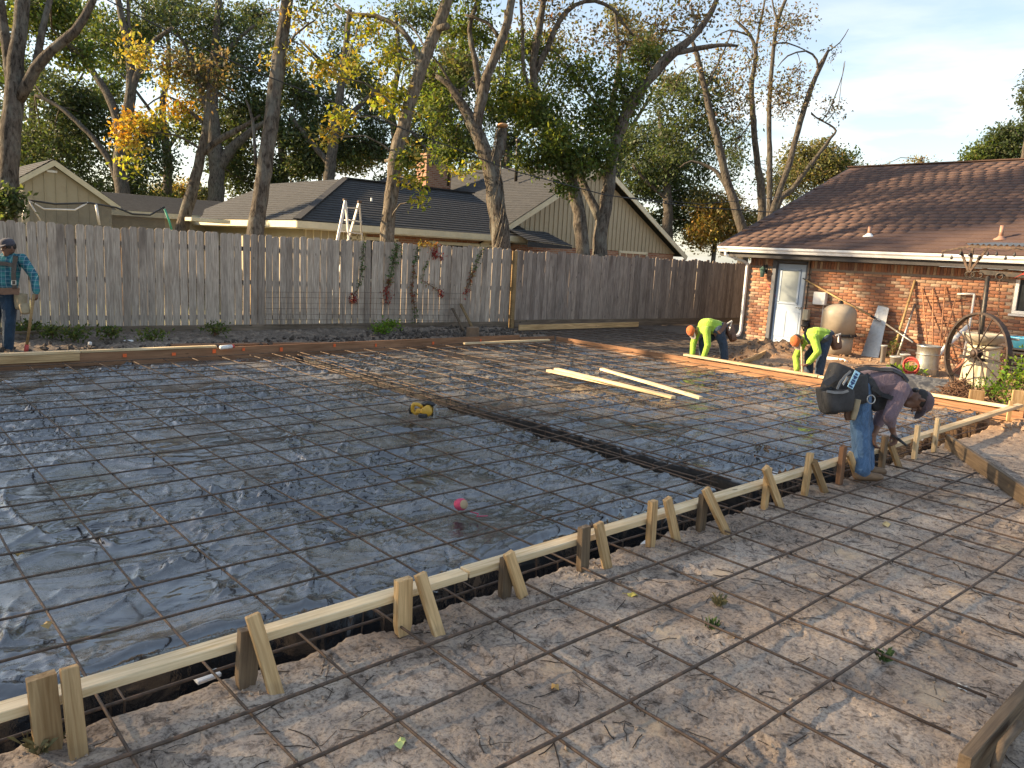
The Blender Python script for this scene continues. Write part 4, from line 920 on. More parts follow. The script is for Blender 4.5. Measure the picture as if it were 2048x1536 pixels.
t4 = tree('forked_tree', 'thick vine-wrapped trunk with a sawn-off limb against the dark roof', 20.2,
     [[(1004, 530, 46), (1003, 470, 40), (990, 400, 40), (984, 350, 40), (968, 300, 34), (950, 255, 30), (922, 205, 22), (898, 170, 16), (872, 152, 9)], [(982, 352, 28), (994, 315, 25), (1002, 285, 24), (1005, 252, 23)], [(952, 262, 26), (960, 215, 25), (975, 150, 22), (996, 100, 21), (1016, 40, 19), (1030, -50, 15)], [(962, 200, 16), (950, 120, 13), (938, 60, 11), (955, 0, 8), (950, -50, 6)], [(1000, 80, 10), (975, 45, 8), (930, 30, 6)], [(905, 175, 7), (880, 130, 5), (860, 110, 3)]],
     [(930, 60, 60, 40, 500, 'mid', 1), (885, 240, 40, 46, 420, 'mid', .5), (905, 310, 34, 30, 300, 'mid', .5), (1000, 190, 40, 50, 420, 'mid', 1), (865, 160, 40, 36, 300, 'mid', 1), (935, 340, 24, 22, 150, 'ygreen', -.3), (960, -60, 120, 50, 600, 'mid')], BARK, .14, TB)
mb = MB(); q = on_d(1005, 251, 20.1); mb.lathe(q, [(.15, -.02), (.15, .012), (.14, .02)], 14, UP); mb.build('sawn_end', plain('cut_wood', (.52, .30, .16), .8, 0, .15, 14, .2), t4)
mb = MB()
for i in range(9):
    a = random.uniform(0, 6.28); pts = []
    for j in range(12):
        py = 500 - j * 22; c = on_d(1002 - j * 2.2 + 17 * math.sin(a + j * .5), py, 20.2 - .27 * math.cos(a + j * .4) - .02); pts.append(c)
    mb.tube(pts, .016, 4, caps=False)
mb.build('vine_stem', BARKL, t4)
tree('green_tree', 'leafy trunk in front of the tan gable, slimmer of the twin trunks', 21.6,
     [[(1168, 540, 33), (1163, 470, 31), (1155, 410, 30), (1146, 370, 27), (1130, 325, 24), (1100, 272, 22), (1080, 215, 20), (1066, 140, 18), (1078, 60, 16), (1095, -50, 12)], [(1068, 150, 14), (1095, 95, 14), (1120, 40, 12), (1150, 10, 10), (1190, 2, 9), (1228, 20, 8), (1245, 45, 6), (1268, 72, 4)], [(1085, 230, 10), (1050, 150, 9), (1045, 60, 8), (1040, -30, 6)]],
     [(1085, 225, 55, 45, 750, 'mid', 0), (1120, 285, 55, 36, 750, 'mid', -.6), (1078, 320, 40, 24, 380, 'mid', -.4), (1150, 330, 40, 24, 300, 'mid', -.6), (1050, 205, 26, 30, 260, 'ygreen', -.5), (1150, 150, 55, 50, 600, 'mid', .6), (1110, 40, 70, 40, 420, 'brown', .6), (1060, 110, 45, 50, 420, 'mid', .6), (1130, 378, 20, 16, 100, 'mid', -.6), (1100, -60, 110, 50, 500, 'mid')], BARK, .14, TB)
tree('arching_tree', 'forked trunk before the tan gable whose limb arches towards the brick house', 21.9,
     [[(1198, 540, 36), (1200, 480, 34), (1206, 435, 32), (1214, 395, 29), (1222, 330, 26), (1232, 285, 26), (1252, 228, 25), (1280, 180, 25), (1310, 145, 24), (1345, 106, 22), (1385, 75, 16), (1425, 20, 12), (1450, -50, 8)], [(1200, 440, 22), (1184, 405, 20), (1166, 368, 18), (1148, 338, 14), (1120, 300, 9)], [(1345, 108, 12), (1392, 98, 11), (1440, 90, 9), (1476, 92, 5)], [(1385, 78, 8), (1392, 50, 7), (1380, 10, 5)], [(1250, 230, 8), (1240, 150, 6), (1245, 90, 4)]],
     [(1205, 240, 48, 50, 720, 'mid', 0), (1250, 180, 45, 40, 480, 'mid', 0), (1190, 310, 40, 30, 420, 'mid', -.5), (1240, 80, 70, 45, 460, 'brown', 1), (1310, 70, 50, 45, 320, 'brown', 1), (1290, 120, 40, 30, 300, 'mid', .5), (1380, 30, 45, 35, 260, 'brown', .5), (1300, -60, 120, 50, 450, 'mid')], BARK, .14, TB)
# slim half-bare trees by the brick house
SB = 'half-bare trees by the brick roof'
tree('half_bare_tree', 'dark half-bare trunk leaning away from the brown roof corner', 31,
     [[(1488, 480, 28), (1472, 420, 26), (1452, 355, 24), (1440, 300, 22), (1424, 240, 19), (1408, 170, 16), (1394, 110, 14), (1384, 80, 9)], [(1462, 392, 14), (1440, 352, 12), (1420, 335, 10), (1382, 322, 6), (1360, 335, 4)], [(1410, 180, 7), (1440, 120, 5), (1465, 60, 3)]],
     [(1400, 190, 55, 45, 600, 'dark', 1), (1430, 260, 45, 40, 420, 'dark', 1), (1360, 270, 50, 40, 560, 'dark', 1.5), (1340, 200, 50, 45, 420, 'dark', 2), (1470, 200, 40, 40, 240, 'brown'), (1440, 120, 50, 45, 260, 'brown')], BARKD, .17, SB, slim=.72)
tree('half_bare_tree', 'upright half-bare trunk between the leaning dark trunk and the broken one', 33,
     [[(1522, 460, 24), (1523, 390, 22), (1513, 310, 18), (1506, 230, 16), (1503, 170, 14), (1512, 110, 11), (1500, 70, 9), (1470, 40, 6)], [(1503, 170, 8), (1515, 80, 7), (1530, 0, 5)], [(1500, 72, 5), (1460, 60, 4), (1430, 75, 3)]],
     [(1500, 120, 45, 45, 220, 'brown'), (1520, 40, 50, 35, 240, 'brown'), (1490, 200, 30, 40, 160, 'brown'), (1470, 290, 34, 50, 300, 'dark', 2), (1480, 10, 40, 30, 160, 'brown')], BARKD, .15, SB, slim=.72, tw_r=.02)
tree('half_bare_tree', 'tall twin-stemmed bare tree over the brown roof with a snapped-off top', 29,
     [[(1540, 450, 22), (1556, 390, 20), (1576, 335, 18), (1596, 260, 16), (1614, 200, 15), (1632, 152, 13), (1645, 125, 11), (1657, 100, 7)], [(1538, 440, 16), (1540, 330, 15), (1538, 230, 13), (1545, 120, 11), (1556, 40, 10), (1580, -20, 8)], [(1636, 150, 7), (1634, 120, 6), (1612, 102, 5), (1575, 112, 4), (1555, 135, 2)], [(1633, 135, 4), (1655, 105, 3), (1680, 85, 3), (1697, 58, 2)], [(1556, 42, 7), (1548, 20, 5), (1540, -30, 4)], [(1622, 225, 4), (1645, 240, 4), (1665, 205, 3), (1685, 150, 2), (1690, 122, 1.5)], [(1545, 90, 5), (1572, 85, 4), (1610, 100, 3)]],
     [(1575, 205, 34, 24, 330, 'brown'), (1560, 185, 30, 26, 260, 'brown'), (1570, 55, 40, 34, 260, 'brown'), (1600, 150, 30, 24, 160, 'brown'), (1665, 215, 22, 20, 70, 'brown'), (1590, 40, 34, 30, 150, 'brown'), (1672, 110, 16, 22, 30, 'brown')], BARKD, .13, SB, slim=.72, tw_r=.016)
tree('half_bare_tree', 'crooked low bare stem bending over the brown roof edge', 30,
     [[(1552, 420, 17), (1585, 378, 16), (1612, 342, 14), (1640, 305, 11), (1662, 275, 8), (1672, 262, 6), (1660, 250, 5), (1640, 240, 4), (1622, 228, 3)], [(1650, 245, 3), (1675, 215, 2), (1682, 170, 1.6), (1688, 125, 1)]],
     [(1660, 225, 24, 18, 60, 'brown'), (1600, 330, 24, 20, 70, 'olive')], BARKD, .12, SB, slim=.72, tw_r=.014)
# dark oaks far behind
OB = 'dark oaks in the far yard'
tree('oak_tree', 'dark many-limbed oak beyond the shed roof', 33,
     [[(248, 440, 34), (243, 370, 32), (240, 320, 30), (252, 250, 27), (262, 180, 22), (258, 100, 18), (240, 20, 14), (225, -60, 10)], [(243, 270, 22), (220, 200, 18), (190, 150, 14), (150, 100, 10), (128, 80, 7)], [(256, 210, 18), (278, 140, 14), (300, 90, 10), (345, 55, 7)], [(262, 170, 10), (258, 60, 8), (255, -20, 6)], [(248, 420, 18), (225, 335, 15), (185, 275, 12), (120, 215, 9), (70, 190, 6)]],
     [(120, 300, 90, 75, 3200, 'dark', 3), (60, 330, 70, 60, 2200, 'dark', 4), (180, 230, 70, 50, 1700, 'dark', 3), (300, 310, 45, 60, 1300, 'dark', 3), (110, 190, 60, 45, 1200, 'dark', 2), (215, 90, 70, 50, 1300, 'mid', 1), (160, 40, 70, 45, 1100, 'mid', 2), (310, 40, 60, 50, 1100, 'dark', 2), (250, 380, 40, 30, 700, 'dark', 3), (30, 150, 60, 60, 1100, 'dark', 4), (60, 420, 60, 30, 900, 'dark', 4)], BARKD, .20, OB, lm=LEAFN, dens=2.1)
tree('oak_tree', 'stout dark oak trunk rising behind the hip roof', 36,
     [[(430, 440, 44), (432, 380, 36), (432, 330, 34), (428, 270, 30), (425, 180, 24), (430, 90, 18), (440, -20, 12)], [(435, 340, 26), (460, 300, 22), (488, 275, 18), (520, 250, 13), (560, 235, 8)], [(428, 260, 16), (400, 180, 12), (380, 110, 9), (350, 60, 6)], [(428, 150, 12), (465, 90, 9), (510, 50, 6)], [(432, 330, 14), (412, 300, 11), (395, 310, 5)]],
     [(430, 60, 70, 50, 1700, 'dark', 1), (470, 130, 70, 55, 1800, 'dark', 1), (395, 150, 50, 60, 1200, 'dark', 2), (500, 220, 50, 50, 1400, 'dark', 2), (380, 250, 36, 40, 700, 'dark', 3), (470, 330, 50, 40, 1300, 'dark', 3), (520, 380, 60, 30, 1300, 'dark', 4), (350, 20, 60, 40, 1000, 'dark', 2), (545, 90, 40, 60, 900, 'dark', 3), (480, 250, 40, 40, 900, 'dark', 3), (330, 400, 30, 14, 260, 'dark', 2)], BARKD, .20, OB, lm=LEAFN, dens=2.1)
tree('oak_tree', 'spreading dark oak filling the gap between ladder and pale trunk', 37,
     [[(655, 420, 30), (660, 340, 26), (668, 270, 22), (680, 190, 18), (690, 110, 14), (700, 20, 10)], [(662, 330, 16), (610, 270, 12), (580, 230, 8)], [(668, 270, 14), (720, 210, 11), (770, 170, 8)], [(684, 170, 10), (640, 120, 8), (600, 80, 5)]],
     [(600, 270, 55, 50, 1700, 'dark', 1), (640, 210, 50, 50, 1300, 'dark', 2), (700, 290, 55, 40, 1300, 'dark', 2), (585, 180, 36, 45, 900, 'dark', 2), (720, 170, 45, 40, 800, 'dark', 3), (620, 330, 45, 22, 800, 'dark', 1), (745, 250, 36, 45, 800, 'dark', 2), (560, 350, 40, 40, 1000, 'dark', 2), (690, 60, 60, 40, 600, 'dark', 3), (760, 300, 30, 30, 500, 'dark', 2)], BARKD, .20, OB, lm=LEAFN, dens=2.1)
tree('oak_tree', 'dark oak behind the chimney of the hip-roofed house', 40,
     [[(870, 420, 26), (872, 330, 22), (870, 250, 18), (860, 170, 14), (850, 90, 10)], [(870, 260, 12), (910, 200, 9), (950, 150, 6)], [(872, 320, 10), (820, 260, 7)]],
     [(860, 250, 50, 50, 1200, 'dark', 1), (840, 300, 50, 30, 1000, 'dark', 1), (920, 280, 40, 40, 900, 'dark', 2), (900, 190, 50, 45, 900, 'mid', 3), (850, 150, 40, 50, 600, 'mid', 3), (1030, 290, 30, 40, 600, 'dark', 3), (985, 230, 40, 45, 700, 'mid', 3), (800, 30, 60, 40, 500, 'mid', 3), (1030, 200, 40, 50, 500, 'mid', 4)], BARKD, .20, OB, lm=LEAFN, dens=2.1)
tree('oak_tree', 'dark bushy oak filling the space right of the tan gable roof', 38,
     [[(1335, 480, 24), (1335, 410, 22), (1332, 340, 18), (1325, 280, 14), (1318, 220, 10)], [(1334, 370, 12), (1370, 320, 9), (1400, 290, 6)], [(1335, 400, 10), (1290, 360, 8), (1265, 330, 5)]],
     [(1280, 360, 45, 45, 1300, 'dark', 1), (1335, 330, 50, 45, 1400, 'dark', 0), (1300, 280, 50, 40, 1200, 'dark', 1), (1360, 400, 40, 40, 1000, 'dark', 2), (1390, 330, 36, 40, 600, 'dark', 2), (1250, 300, 36, 36, 700, 'dark', 2), (1400, 450, 40, 34, 900, 'dark', 2), (1330, 450, 34, 34, 700, 'dark', 3), (1460, 330, 20, 40, 250, 'dark', 3), (1545, 350, 30, 40, 300, 'olive', 4)], BARKD, .20, OB, lm=LEAFN, dens=2.1)
tree('maple_tree', 'crooked grey trunk with orange and yellow autumn sprays', 21,
     [[(360, 500, 30), (366, 450, 28), (380, 395, 26), (396, 335, 23), (406, 290, 18), (412, 240, 13), (418, 180, 9), (412, 120, 6)], [(402, 310, 17), (430, 285, 15), (465, 265, 13), (500, 245, 9), (520, 230, 5)], [(410, 250, 7), (370, 215, 6), (330, 190, 4), (290, 215, 3)], [(415, 180, 5), (380, 120, 4), (330, 95, 3), (280, 90, 2)], [(404, 300, 6), (350, 270, 5), (290, 265, 3)]],
     [(272, 95, 22, 28, 230, 'yellow'), (288, 118, 22, 16, 150, 'yellow'), (262, 232, 22, 22, 260, 'orange'), (285, 245, 24, 20, 260, 'yellow'), (358, 212, 26, 20, 260, 'orange'), (335, 165, 20, 22, 220, 'yellow'), (245, 270, 26, 14, 210, 'orange'), (262, 290, 18, 14, 130, 'yellow'), (310, 240, 26, 24, 190, 'ygreen'), (390, 170, 30, 34, 240, 'brown'), (345, 130, 30, 30, 220, 'brown'), (380, 225, 26, 18, 150, 'ygreen'), (270, 330, 20, 30, 110, 'ygreen'), (430, 130, 30, 30, 180, 'brown')], BARK, .15, TB)
for k, (px, lab) in enumerate(((70, 'shadowy far oak behind the tan shed roof'), (330, 'shadowy far oak behind the orange autumn sprays'), (560, 'shadowy far oak behind the bare grey trunk'), (790, 'shadowy far oak behind the pale leaning trunk'), (1010, 'shadowy far oak behind the sawn-off limb'), (1230, 'shadowy far oak behind the arching limb'))):
    lob = []
    for i in range(10): lob.append((px + random.uniform(-140, 140), random.uniform(10, 385), random.uniform(28, 48), random.uniform(22, 40), 300, random.choice(['dark', 'dark', 'mid', 'olive']), random.uniform(-2, 4)))
    tree('oak_tree', lab, 43, [[(px, 450, 24), (px + 6, 330, 20), (px - 5, 220, 15), (px + 8, 120, 10), (px, 20, 6)], [(px + 5, 300, 10), (px + 60, 210, 7), (px + 100, 140, 4)], [(px, 260, 9), (px - 60, 180, 6), (px - 110, 120, 4)]], lob, BARKD, .23, OB, lm=LEAFN)
# distant greenery
FB = 'distant trees and bushes'
def bush(name, label, dep, lobes, leaf=.22, stems=None, cat='tree'):
    px, py = lobes[0][0], lobes[0][1]; return tree(name, label, dep, stems or [[(px, py + 40, 10), (px, py + 10, 8), (px + 4, py - 10, 5)]], lobes, BARKD, leaf, FB, lm=LEAF)
bush('round_tree', 'round pale-green treetop rising over the brown roof by the bare stems', 58, [(1640, 345, 55, 45, 1500, 'olive'), (1600, 320, 35, 36, 700, 'olive'), (1680, 330, 34, 32, 600, 'mid'), (1700, 355, 34, 24, 450, 'mid'), (1640, 300, 30, 20, 400, 'olive'), (1570, 375, 30, 30, 450, 'olive')], .26)
bush('dark_tree', 'dark treetop standing behind the brown roof ridge at the frame edge', 52, [(2000, 300, 42, 34, 1300, 'dark'), (2045, 290, 40, 42, 1300, 'dark'), (1962, 310, 30, 24, 500, 'mid'), (2010, 270, 30, 22, 400, 'dark')], .24)
bush('dark_tree', 'tall dark treetop just touching the picture edge high over the roof', 40, [(2062, 180, 18, 36, 400, 'dark'), (2075, 230, 25, 40, 400, 'dark')], .2)
bush('bare_treetop', 'thin bare treetops peeking over the middle of the brown roof ridge', 66, [(1840, 325, 26, 14, 120, 'gold'), (1800, 332, 22, 8, 60, 'gold'), (1760, 334, 30, 8, 60, 'brown'), (1860, 332, 30, 10, 60, 'olive')], .2)
bush('golden_bush', 'golden sunlit bush beside the brown roof corner', 38, [(1430, 440, 40, 34, 1100, 'gold'), (1455, 410, 30, 30, 600, 'gold'), (1410, 470, 40, 30, 800, 'gold'), (1400, 400, 30, 30, 450, 'olive'), (1470, 470, 30, 30, 600, 'gold'), (1500, 440, 26, 36, 400, 'olive')], .17, cat='bush')
bush('olive_bush', 'pale olive bushes lit by the sun above the hip roof ridge', 55, [(640, 315, 50, 24, 1100, 'olive'), (700, 325, 50, 20, 800, 'olive'), (740, 310, 30, 24, 450, 'gold'), (600, 335, 40, 20, 500, 'olive')], .24)
bush('pale_bush', 'pale sunlit bush between the dark oak trunks', 55, [(330, 390, 36, 22, 800, 'olive'), (365, 385, 30, 26, 600, 'gold'), (300, 400, 30, 16, 400, 'olive'), (400, 390, 26, 22, 400, 'olive')], .24)
for k, (px, lab) in enumerate(((520, 'far woodland seen through the oaks beside the ladder'), (1000, 'far woodland seen beyond the tan gable roof'), (60, 'far woodland behind the tan shed'), (1750, 'far woodland low behind the brown roof'))):
    lob = []
    for i in range(9): lob.append((px - 260 + i * 65 + random.uniform(-20, 20), 430 + .05 * px * .6 + random.uniform(-12, 6), 48, 34, 650, random.choice(['dark', 'mid', 'olive'])))
    bush('far_tree', lab, 75, lob, .42)
# unseen oaks added outside the view, upstream of the sun, to shade the slab
SG = 'added shade oaks upstream of the yard'
def shade_oak(x, y, h, r, n, lab):
    t = empty('oak_tree', (x, y, 0), 0, lab, 'tree', SG); mb = MB()
    tr = [Vector((x + .25 * math.sin(i * 1.3), y + .2 * math.cos(i * 1.7), h * .8 * i / 7)) for i in range(8)]; mb.tube(tr, [.32 * (1 - i / 10) for i in range(8)], 9)
    C = []; CC = []
    for i in range(46):
        v = np.array([random.gauss(0, 1) for _ in range(3)]); v /= np.linalg.norm(v); rad = random.uniform(.25, 1)
        c = np.array([x + v[0] * r * rad, y + v[1] * r * rad, h * .52 + v[2] * h * .46 * rad])
        a = tr[min(7, max(1, int(c[2] / h * 7)))]; mb.tube([a, a.lerp(Vector(c), .5) + Vector((0, 0, .3)), Vector(c)], [.07, .045, .015], 4, caps=False)
        m = n // 46; C.append(c + RNG.normal(0, 1, (m, 3)) * np.array([.75, .75, .6])); CC.append(pick('dark', m))
    C = np.concatenate(C); C[:, 2] = np.maximum(C[:, 2], .3)
    mb.build('trunk', BARKD, t); link('crown', leaves_mesh('crown', C, RNG.uniform(.2, .36, len(C)), np.concatenate(CC)), t, LEAFN)
for (x, y, h, r, lab) in ((-8.6, 17.6, 11.5, 3.0, 'unseen large oak added beyond the fence for shade'), (-13.5, 19.5, 13, 3.6, 'unseen large oak added deeper in the next yard for shade'), (-12.5, 14.5, 11, 3.4, 'unseen large oak added near the side fence for shade'), (-17.5, 14.5, 13, 3.8, 'unseen large oak added farthest out from the slab for shade'), (-12.0, 23.0, 14.5, 3.2, 'unseen tall oak added farthest back for shade'), (-7.6, 19.4, 11.5, 2.2, 'unseen slim oak added to keep sun off the trench'), (-11, 9.5, 10, 3.4, 'unseen low oak added beside the yard for shade')):
    shade_oak(x, y, h, r, 6000, lab)

# ================================================================== THINGS AT THE BRICK WALL
WX = HX - .002
YG = 'things leaning on the brick wall'
GREYM = plain('galvanised_steel', (.42, .42, .40), .42, .75, .25, 9, .12, dirt=(.30, .26, .20))
GREYP = plain('grey_plastic', (.36, .36, .35), .5, 0, .12, 6, .08, dirt=(.26, .24, .21))
TANP = plain('tan_plastic', (.40, .335, .25), .5, 0, .10, 5, .06, dirt=(.33, .27, .20))
CREAMP = plain('cream_plastic', (.56, .48, .33), .55, 0, .12, 5, .1, dirt=(.42, .34, .22))
BLACKP = plain('black_plastic', (.022, .022, .024), .5, 0, .3, 8, .1)
BAMBOO = wood('bamboo', (.33, .22, .10), (.52, .38, .20), 0)
REDP = plain('red_rubber', (.50, .06, .045), .55, 0, .2, 8, .1)
BLUEP = plain('blue_plastic', (.06, .30, .50), .4, 0, .12, 5, .05)
TERRA = plain('rusty_brown_paint', (.30, .12, .07), .75, .1, .3, 10, .3)
PAPER = plain('white_scrap', (.74, .73, .70), .8, 0, .08, 8, .1)
def wallpt(px, py, off=0.0): return on_x(px, py, HX - off)
def foot(px, x, z=0.0):
    lo, hi = 560.0, 1200.0
    for _ in range(40):
        mid = (lo + hi) / 2
        if on_x(px, mid, x).z > z: lo = mid
        else: hi = mid
    return on_x(px, lo, x)
# sconce
p = wallpt(1531, 540, .0); sc = empty('wall_lantern', p, 0, 'dark lantern on the brick beside the door frame', 'lantern')
mb = MB(); mb.box(p + Vector((-.012, 0, .02)), (.02, .12, .22), None, .004); mb.tube([p + Vector((-.02, 0, .06)), p + Vector((-.10, 0, .12)), p + Vector((-.13, 0, .05))], .01, 6); mb.build('bracket', BLACKP, sc)
c = p + Vector((-.13, 0, -.08)); mb = MB(); mb.lathe(c, [(.045, -.10), (.065, .08), (.10, .09), (.03, .15), (.01, .17)], 8, sm=False); mb.build('lamp_shade', plain('verdigris', (.07, .13, .11), .6, .4, .3, 8, .1), sc)
# conduit and meter box
mb = MB(); a, b_ = wallpt(1622, 522, .02), wallpt(1613, 622, .02); b_.y = a.y; mb.tube([a, b_], .012, 8)
for z in (1.75, 1.45): mb.box((HX - .01, a.y, z), (.03, .07, .02))
mb.build('conduit', STEELDK, label='thin dark conduit running down the brick beside the door', cat='conduit')
p = wallpt(1615, 628, .0); mbx = empty('meter_box', p, 0, 'beige meter box under the conduit with black fittings below', 'meter box')
mb = MB(); mb.box(p + Vector((-.06, 0, -.02)), (.12, .14, .26), None, .01); mb.build('box_body', CREAMP, mbx)
mb = MB()
for i in range(7): mb.tube([p + Vector((-.06 + random.uniform(-.03, .03), random.uniform(-.12, .12), -.15)), p + Vector((-.07 + random.uniform(-.03, .03), random.uniform(-.14, .14), -.28)), p + Vector((-.05, random.uniform(-.16, .1), -.42))], .014, 6)
mb.box(p + Vector((-.06, -.02, -.25)), (.10, .16, .10), None, .01); mb.build('fittings', BLACKP, mbx)
a, b_ = wallpt(1655, 610), wallpt(1631, 583)
eb = empty('electric_box', (HX, a.y, a.z), 0, 'white square electric box mounted on the brick above the tank', 'electric box')
ey, ez = wallpt(1643, 597).y, wallpt(1643, 597).z
mb = MB(); mb.box((HX - .06, ey, ez), (.12, .31, .30), None, .012); mb.build('box_body', WHITE, eb)
mb = MB(); mb.box((HX - .124, ey, ez + .0), (.008, .29, .28), None, .003); mb.build('lid', WHITE, eb)
mb = MB(); mb.tube([(HX - .03, ey - .08, ez - .15), (HX - .03, ey - .08, .15)], .008, 6); mb.build('cable', WHITE, eb)
# long pole propped across the wall
pole = empty('bamboo_pole', wallpt(1608, 558, .06), 0, 'long tan pole propped slantwise across the brick', 'pole')
mb = MB(); a, b_ = wallpt(1612, 560, .05), wallpt(1742, 632, .32); mb.tube([a, a.lerp(b_, .5) + Vector((0, 0, -.01)), b_], .019, 8); mb.build('shaft', BAMBOO, pole)
mb = MB(); mb.tube([b_, b_ + (b_ - a).normalized() * .12], .024, 8); mb.tube([a, a - (b_ - a).normalized() * .10], .014, 8); mb.build('grip', BLACKP, pole)
mb = MB(); c = b_ + (b_ - a).normalized() * .12; mb.tube([c, c + (b_ - a).normalized() * .14], .021, 8); mb.build('collar', GREYM, pole)
# pool filter tank
p = foot(1669, 16.9); tk = empty('filter_tank', p, 0, 'tan upright filter tank with a dark clamp band at the wall', 'tank')
r = .36
mb = MB(); mb.lathe(p, [(r * .80, .0), (r * .82, .05), (r * .94, .06), (r * .97, .44)], 28); mb.build('base', TANP, tk)
mb = MB(); mb.lathe(p, [(r, .49), (r * 1.0, .88), (r * .985, .96), (r * .90, 1.045), (r * .66, 1.11), (r * .36, 1.145), (r * .18, 1.155)], 28); mb.build('dome', TANP, tk)
mb = MB(); mb.lathe(p, [(r * 1.0, .445), (r * 1.06, .45), (r * 1.06, .50), (r * 1.0, .505)], 28)
for i in range(10): t = i * .628; mb.box(p + Vector((r * 1.06 * math.cos(t), r * 1.06 * math.sin(t), .475)), (.04, .04, .06))
mb.build('clamp_band', BLACKP, tk)
mb = MB(); mb.lathe(p, [(.055, 1.15), (.055, 1.19), (.035, 1.20), (.035, 1.23)], 12); mb.bar(p + Vector((-.07, 0, 1.205)), p + Vector((.09, .02, 1.205)), .03, .03); mb.build('valve', STEELDK, tk)
mb = MB(); q = on_z(1652, 716, .06); mb.tube([q, q + Vector((.05, -.35, 0)), q + Vector((.03, -.42, -.02)), q + Vector((-.04, -.44, -.1))], .035, 8); mb.build('pvc_pipe', WHITE, label='short white pipe elbow lying at the foot of the tank', cat='pipe')
# grey sheet leaning
a = on_z(1722, 735, .0); b_ = on_z(1757, 742, .0); tp = wallpt(1776, 617, .03); tq = wallpt(1758, 612, .03)
def sheet(name, pts, th, mat, **kw):
    P = [Vector(p) for p in pts]; n = (P[1] - P[0]).cross(P[3] - P[0]).normalized() * th; mb = MB(); mb.prism(P, n); return mb.build(name, mat, **kw)
sheet('metal_sheet', [foot(1722, 17.25), foot(1757, 17.25), on_x(1779, 617, 17.74), on_x(1757, 612, 17.74)], .03, GREYM, label='tall grey sheet panel leaning against the brick past the tank', cat='panel', group=YG)
# two long pipes leaning
def leaner(name, foot, top, r, mat, lab, cat='pole', n=8):
    mb = MB(); a, b_ = Vector(foot), Vector(top); mb.tube([a, a.lerp(b_, .5), b_], r, n)
    for t in (.4, .72): c = a.lerp(b_, t); mb.tube([c, c + (b_ - a).normalized() * .05], r * 1.35, n)
    return mb.build(name, mat, label=lab, cat=cat, group=YG)
leaner('leaning_pipe', foot(1781, 17.3), wallpt(1830, 561, .02), .026, BAMBOO, 'taller tan pipe leaning on the sunlit brick')
leaner('leaning_pipe', foot(1791, 17.25), wallpt(1830, 608, .02), .026, GREYM, 'shorter silver pipe leaning on the sunlit brick')
leaner('broom_handle', on_z(1752, 655, .45) if False else on_x(1772, 648, 17.3), on_x(1826, 685, 16.7), .018, GREYM, 'metal handle lying slantwise across the leaning pipes', 'handle')
# trellis of rusty rods
tr = empty('trellis', wallpt(1880, 690), 0, 'rusty fan-shaped rod trellis leaning on the sunlit brick', 'trellis')
RODC = plain('rusty_rod', (.40, .19, .10), .7, .1, .3, 15, .3)
def rod(a, b_, r=.015, n_='rod'): mb = MB(); mb.tube([a, b_], r, 6); mb.build(n_, RODC, tr)
feet = [(1858, 700), (1866, 712), (1877, 716), (1874, 716)]; tops = [(1844, 577), (1866, 578), (1891, 573), (1918, 575)]
for (fx, fy), (tx, ty) in zip(feet, tops): rod(foot(fx, 17.35, .1), wallpt(tx, ty, .03))
for (x0, y0, x1, y1) in ((1835, 592, 1912, 589), (1846, 635, 1895, 632), (1874, 645, 1940, 645), (1858, 679, 1882, 679)):
    rod(on_x(x0, y0, HX - .22), on_x(x1, y1, HX - .18), .013, 'cross_rod')
# white pipe frame
mb = MB(); a, b_, c = wallpt(1915, 588, .08), wallpt(1949, 588, .08), wallpt(1941, 640, .2); mb.tube([a, b_], .022, 8); mb.tube([b_, c, Vector((c.x - .1, c.y, .1))], .022, 8); mb.build('white_pipe_stand', WHITE, label='white bent pipe frame standing behind the spoked wheel', cat='pipe frame', group=YG)
leaner('white_gutter_pipe', foot(1836, 15.6, .03), on_x(1936, 652, 16.6), .042, WHITE, 'long white pipe leaning low before the milk can', 'pipe')
# metal can, pots
p = on_z(1850, 752, 0); cn_ = empty('metal_can', p, 0, 'dented galvanised can standing by the white pipe', 'can')
mb = MB(); mb.lathe(p, [(.21, 0), (.225, .02), (.20, .25), (.195, .45), (.205, .55), (.215, .56), (.215, .585), (.195, .585), (.19, .3)], 24); mb.build('can_body', GREYM, cn_)
mb = MB()
for z in (.16, .42): mb.lathe(p + Vector((0, 0, z)), [(.205, -.012), (.222, 0), (.205, .012)], 24)
mb.build('rib', GREYM, cn_)
for (px, py, r, h, m_, lab) in ((1789, 740, .11, .28, GREYP, 'small grey pot by the leaning panel'), (1806, 742, .09, .34, GREYP, 'narrow grey pot beside the metal can'), (1764, 728, .06, .40, GREYP, 'slim grey pipe stub at the panel foot')):
    p = on_z(px, py, 0); mb = MB(); mb.lathe(p, [(r * .75, 0), (r, h), (r * 1.1, h), (r * 1.1, h - .03), (r * .9, h - .03), (r * .7, .05)], 16); mb.build('pot', m_, label=lab, cat='pot', group='pots at the wall')
mb = MB(); p = on_z(1822, 735, .28)
for i in range(6): mb.tube([p + Vector((.02 * math.sin(i), .13 * math.cos(t), .13 * math.sin(t) + .01 * i)) for t in np.linspace(0, 6.28, 16)], .011, 6, closed=True)
mb.build('red_hose', REDP, label='coiled red hose hanging beside the metal can', cat='hose')
# rusty wood slab
sheet('bark_slab', [(16.1, 5.3, 0), (15.9, 4.85, 0), (16.6, 4.75, .70), (16.75, 5.05, .72)], .05, TERRA, label='rust-brown slab leaning behind the spoked wheel', cat='slab', group=YG)
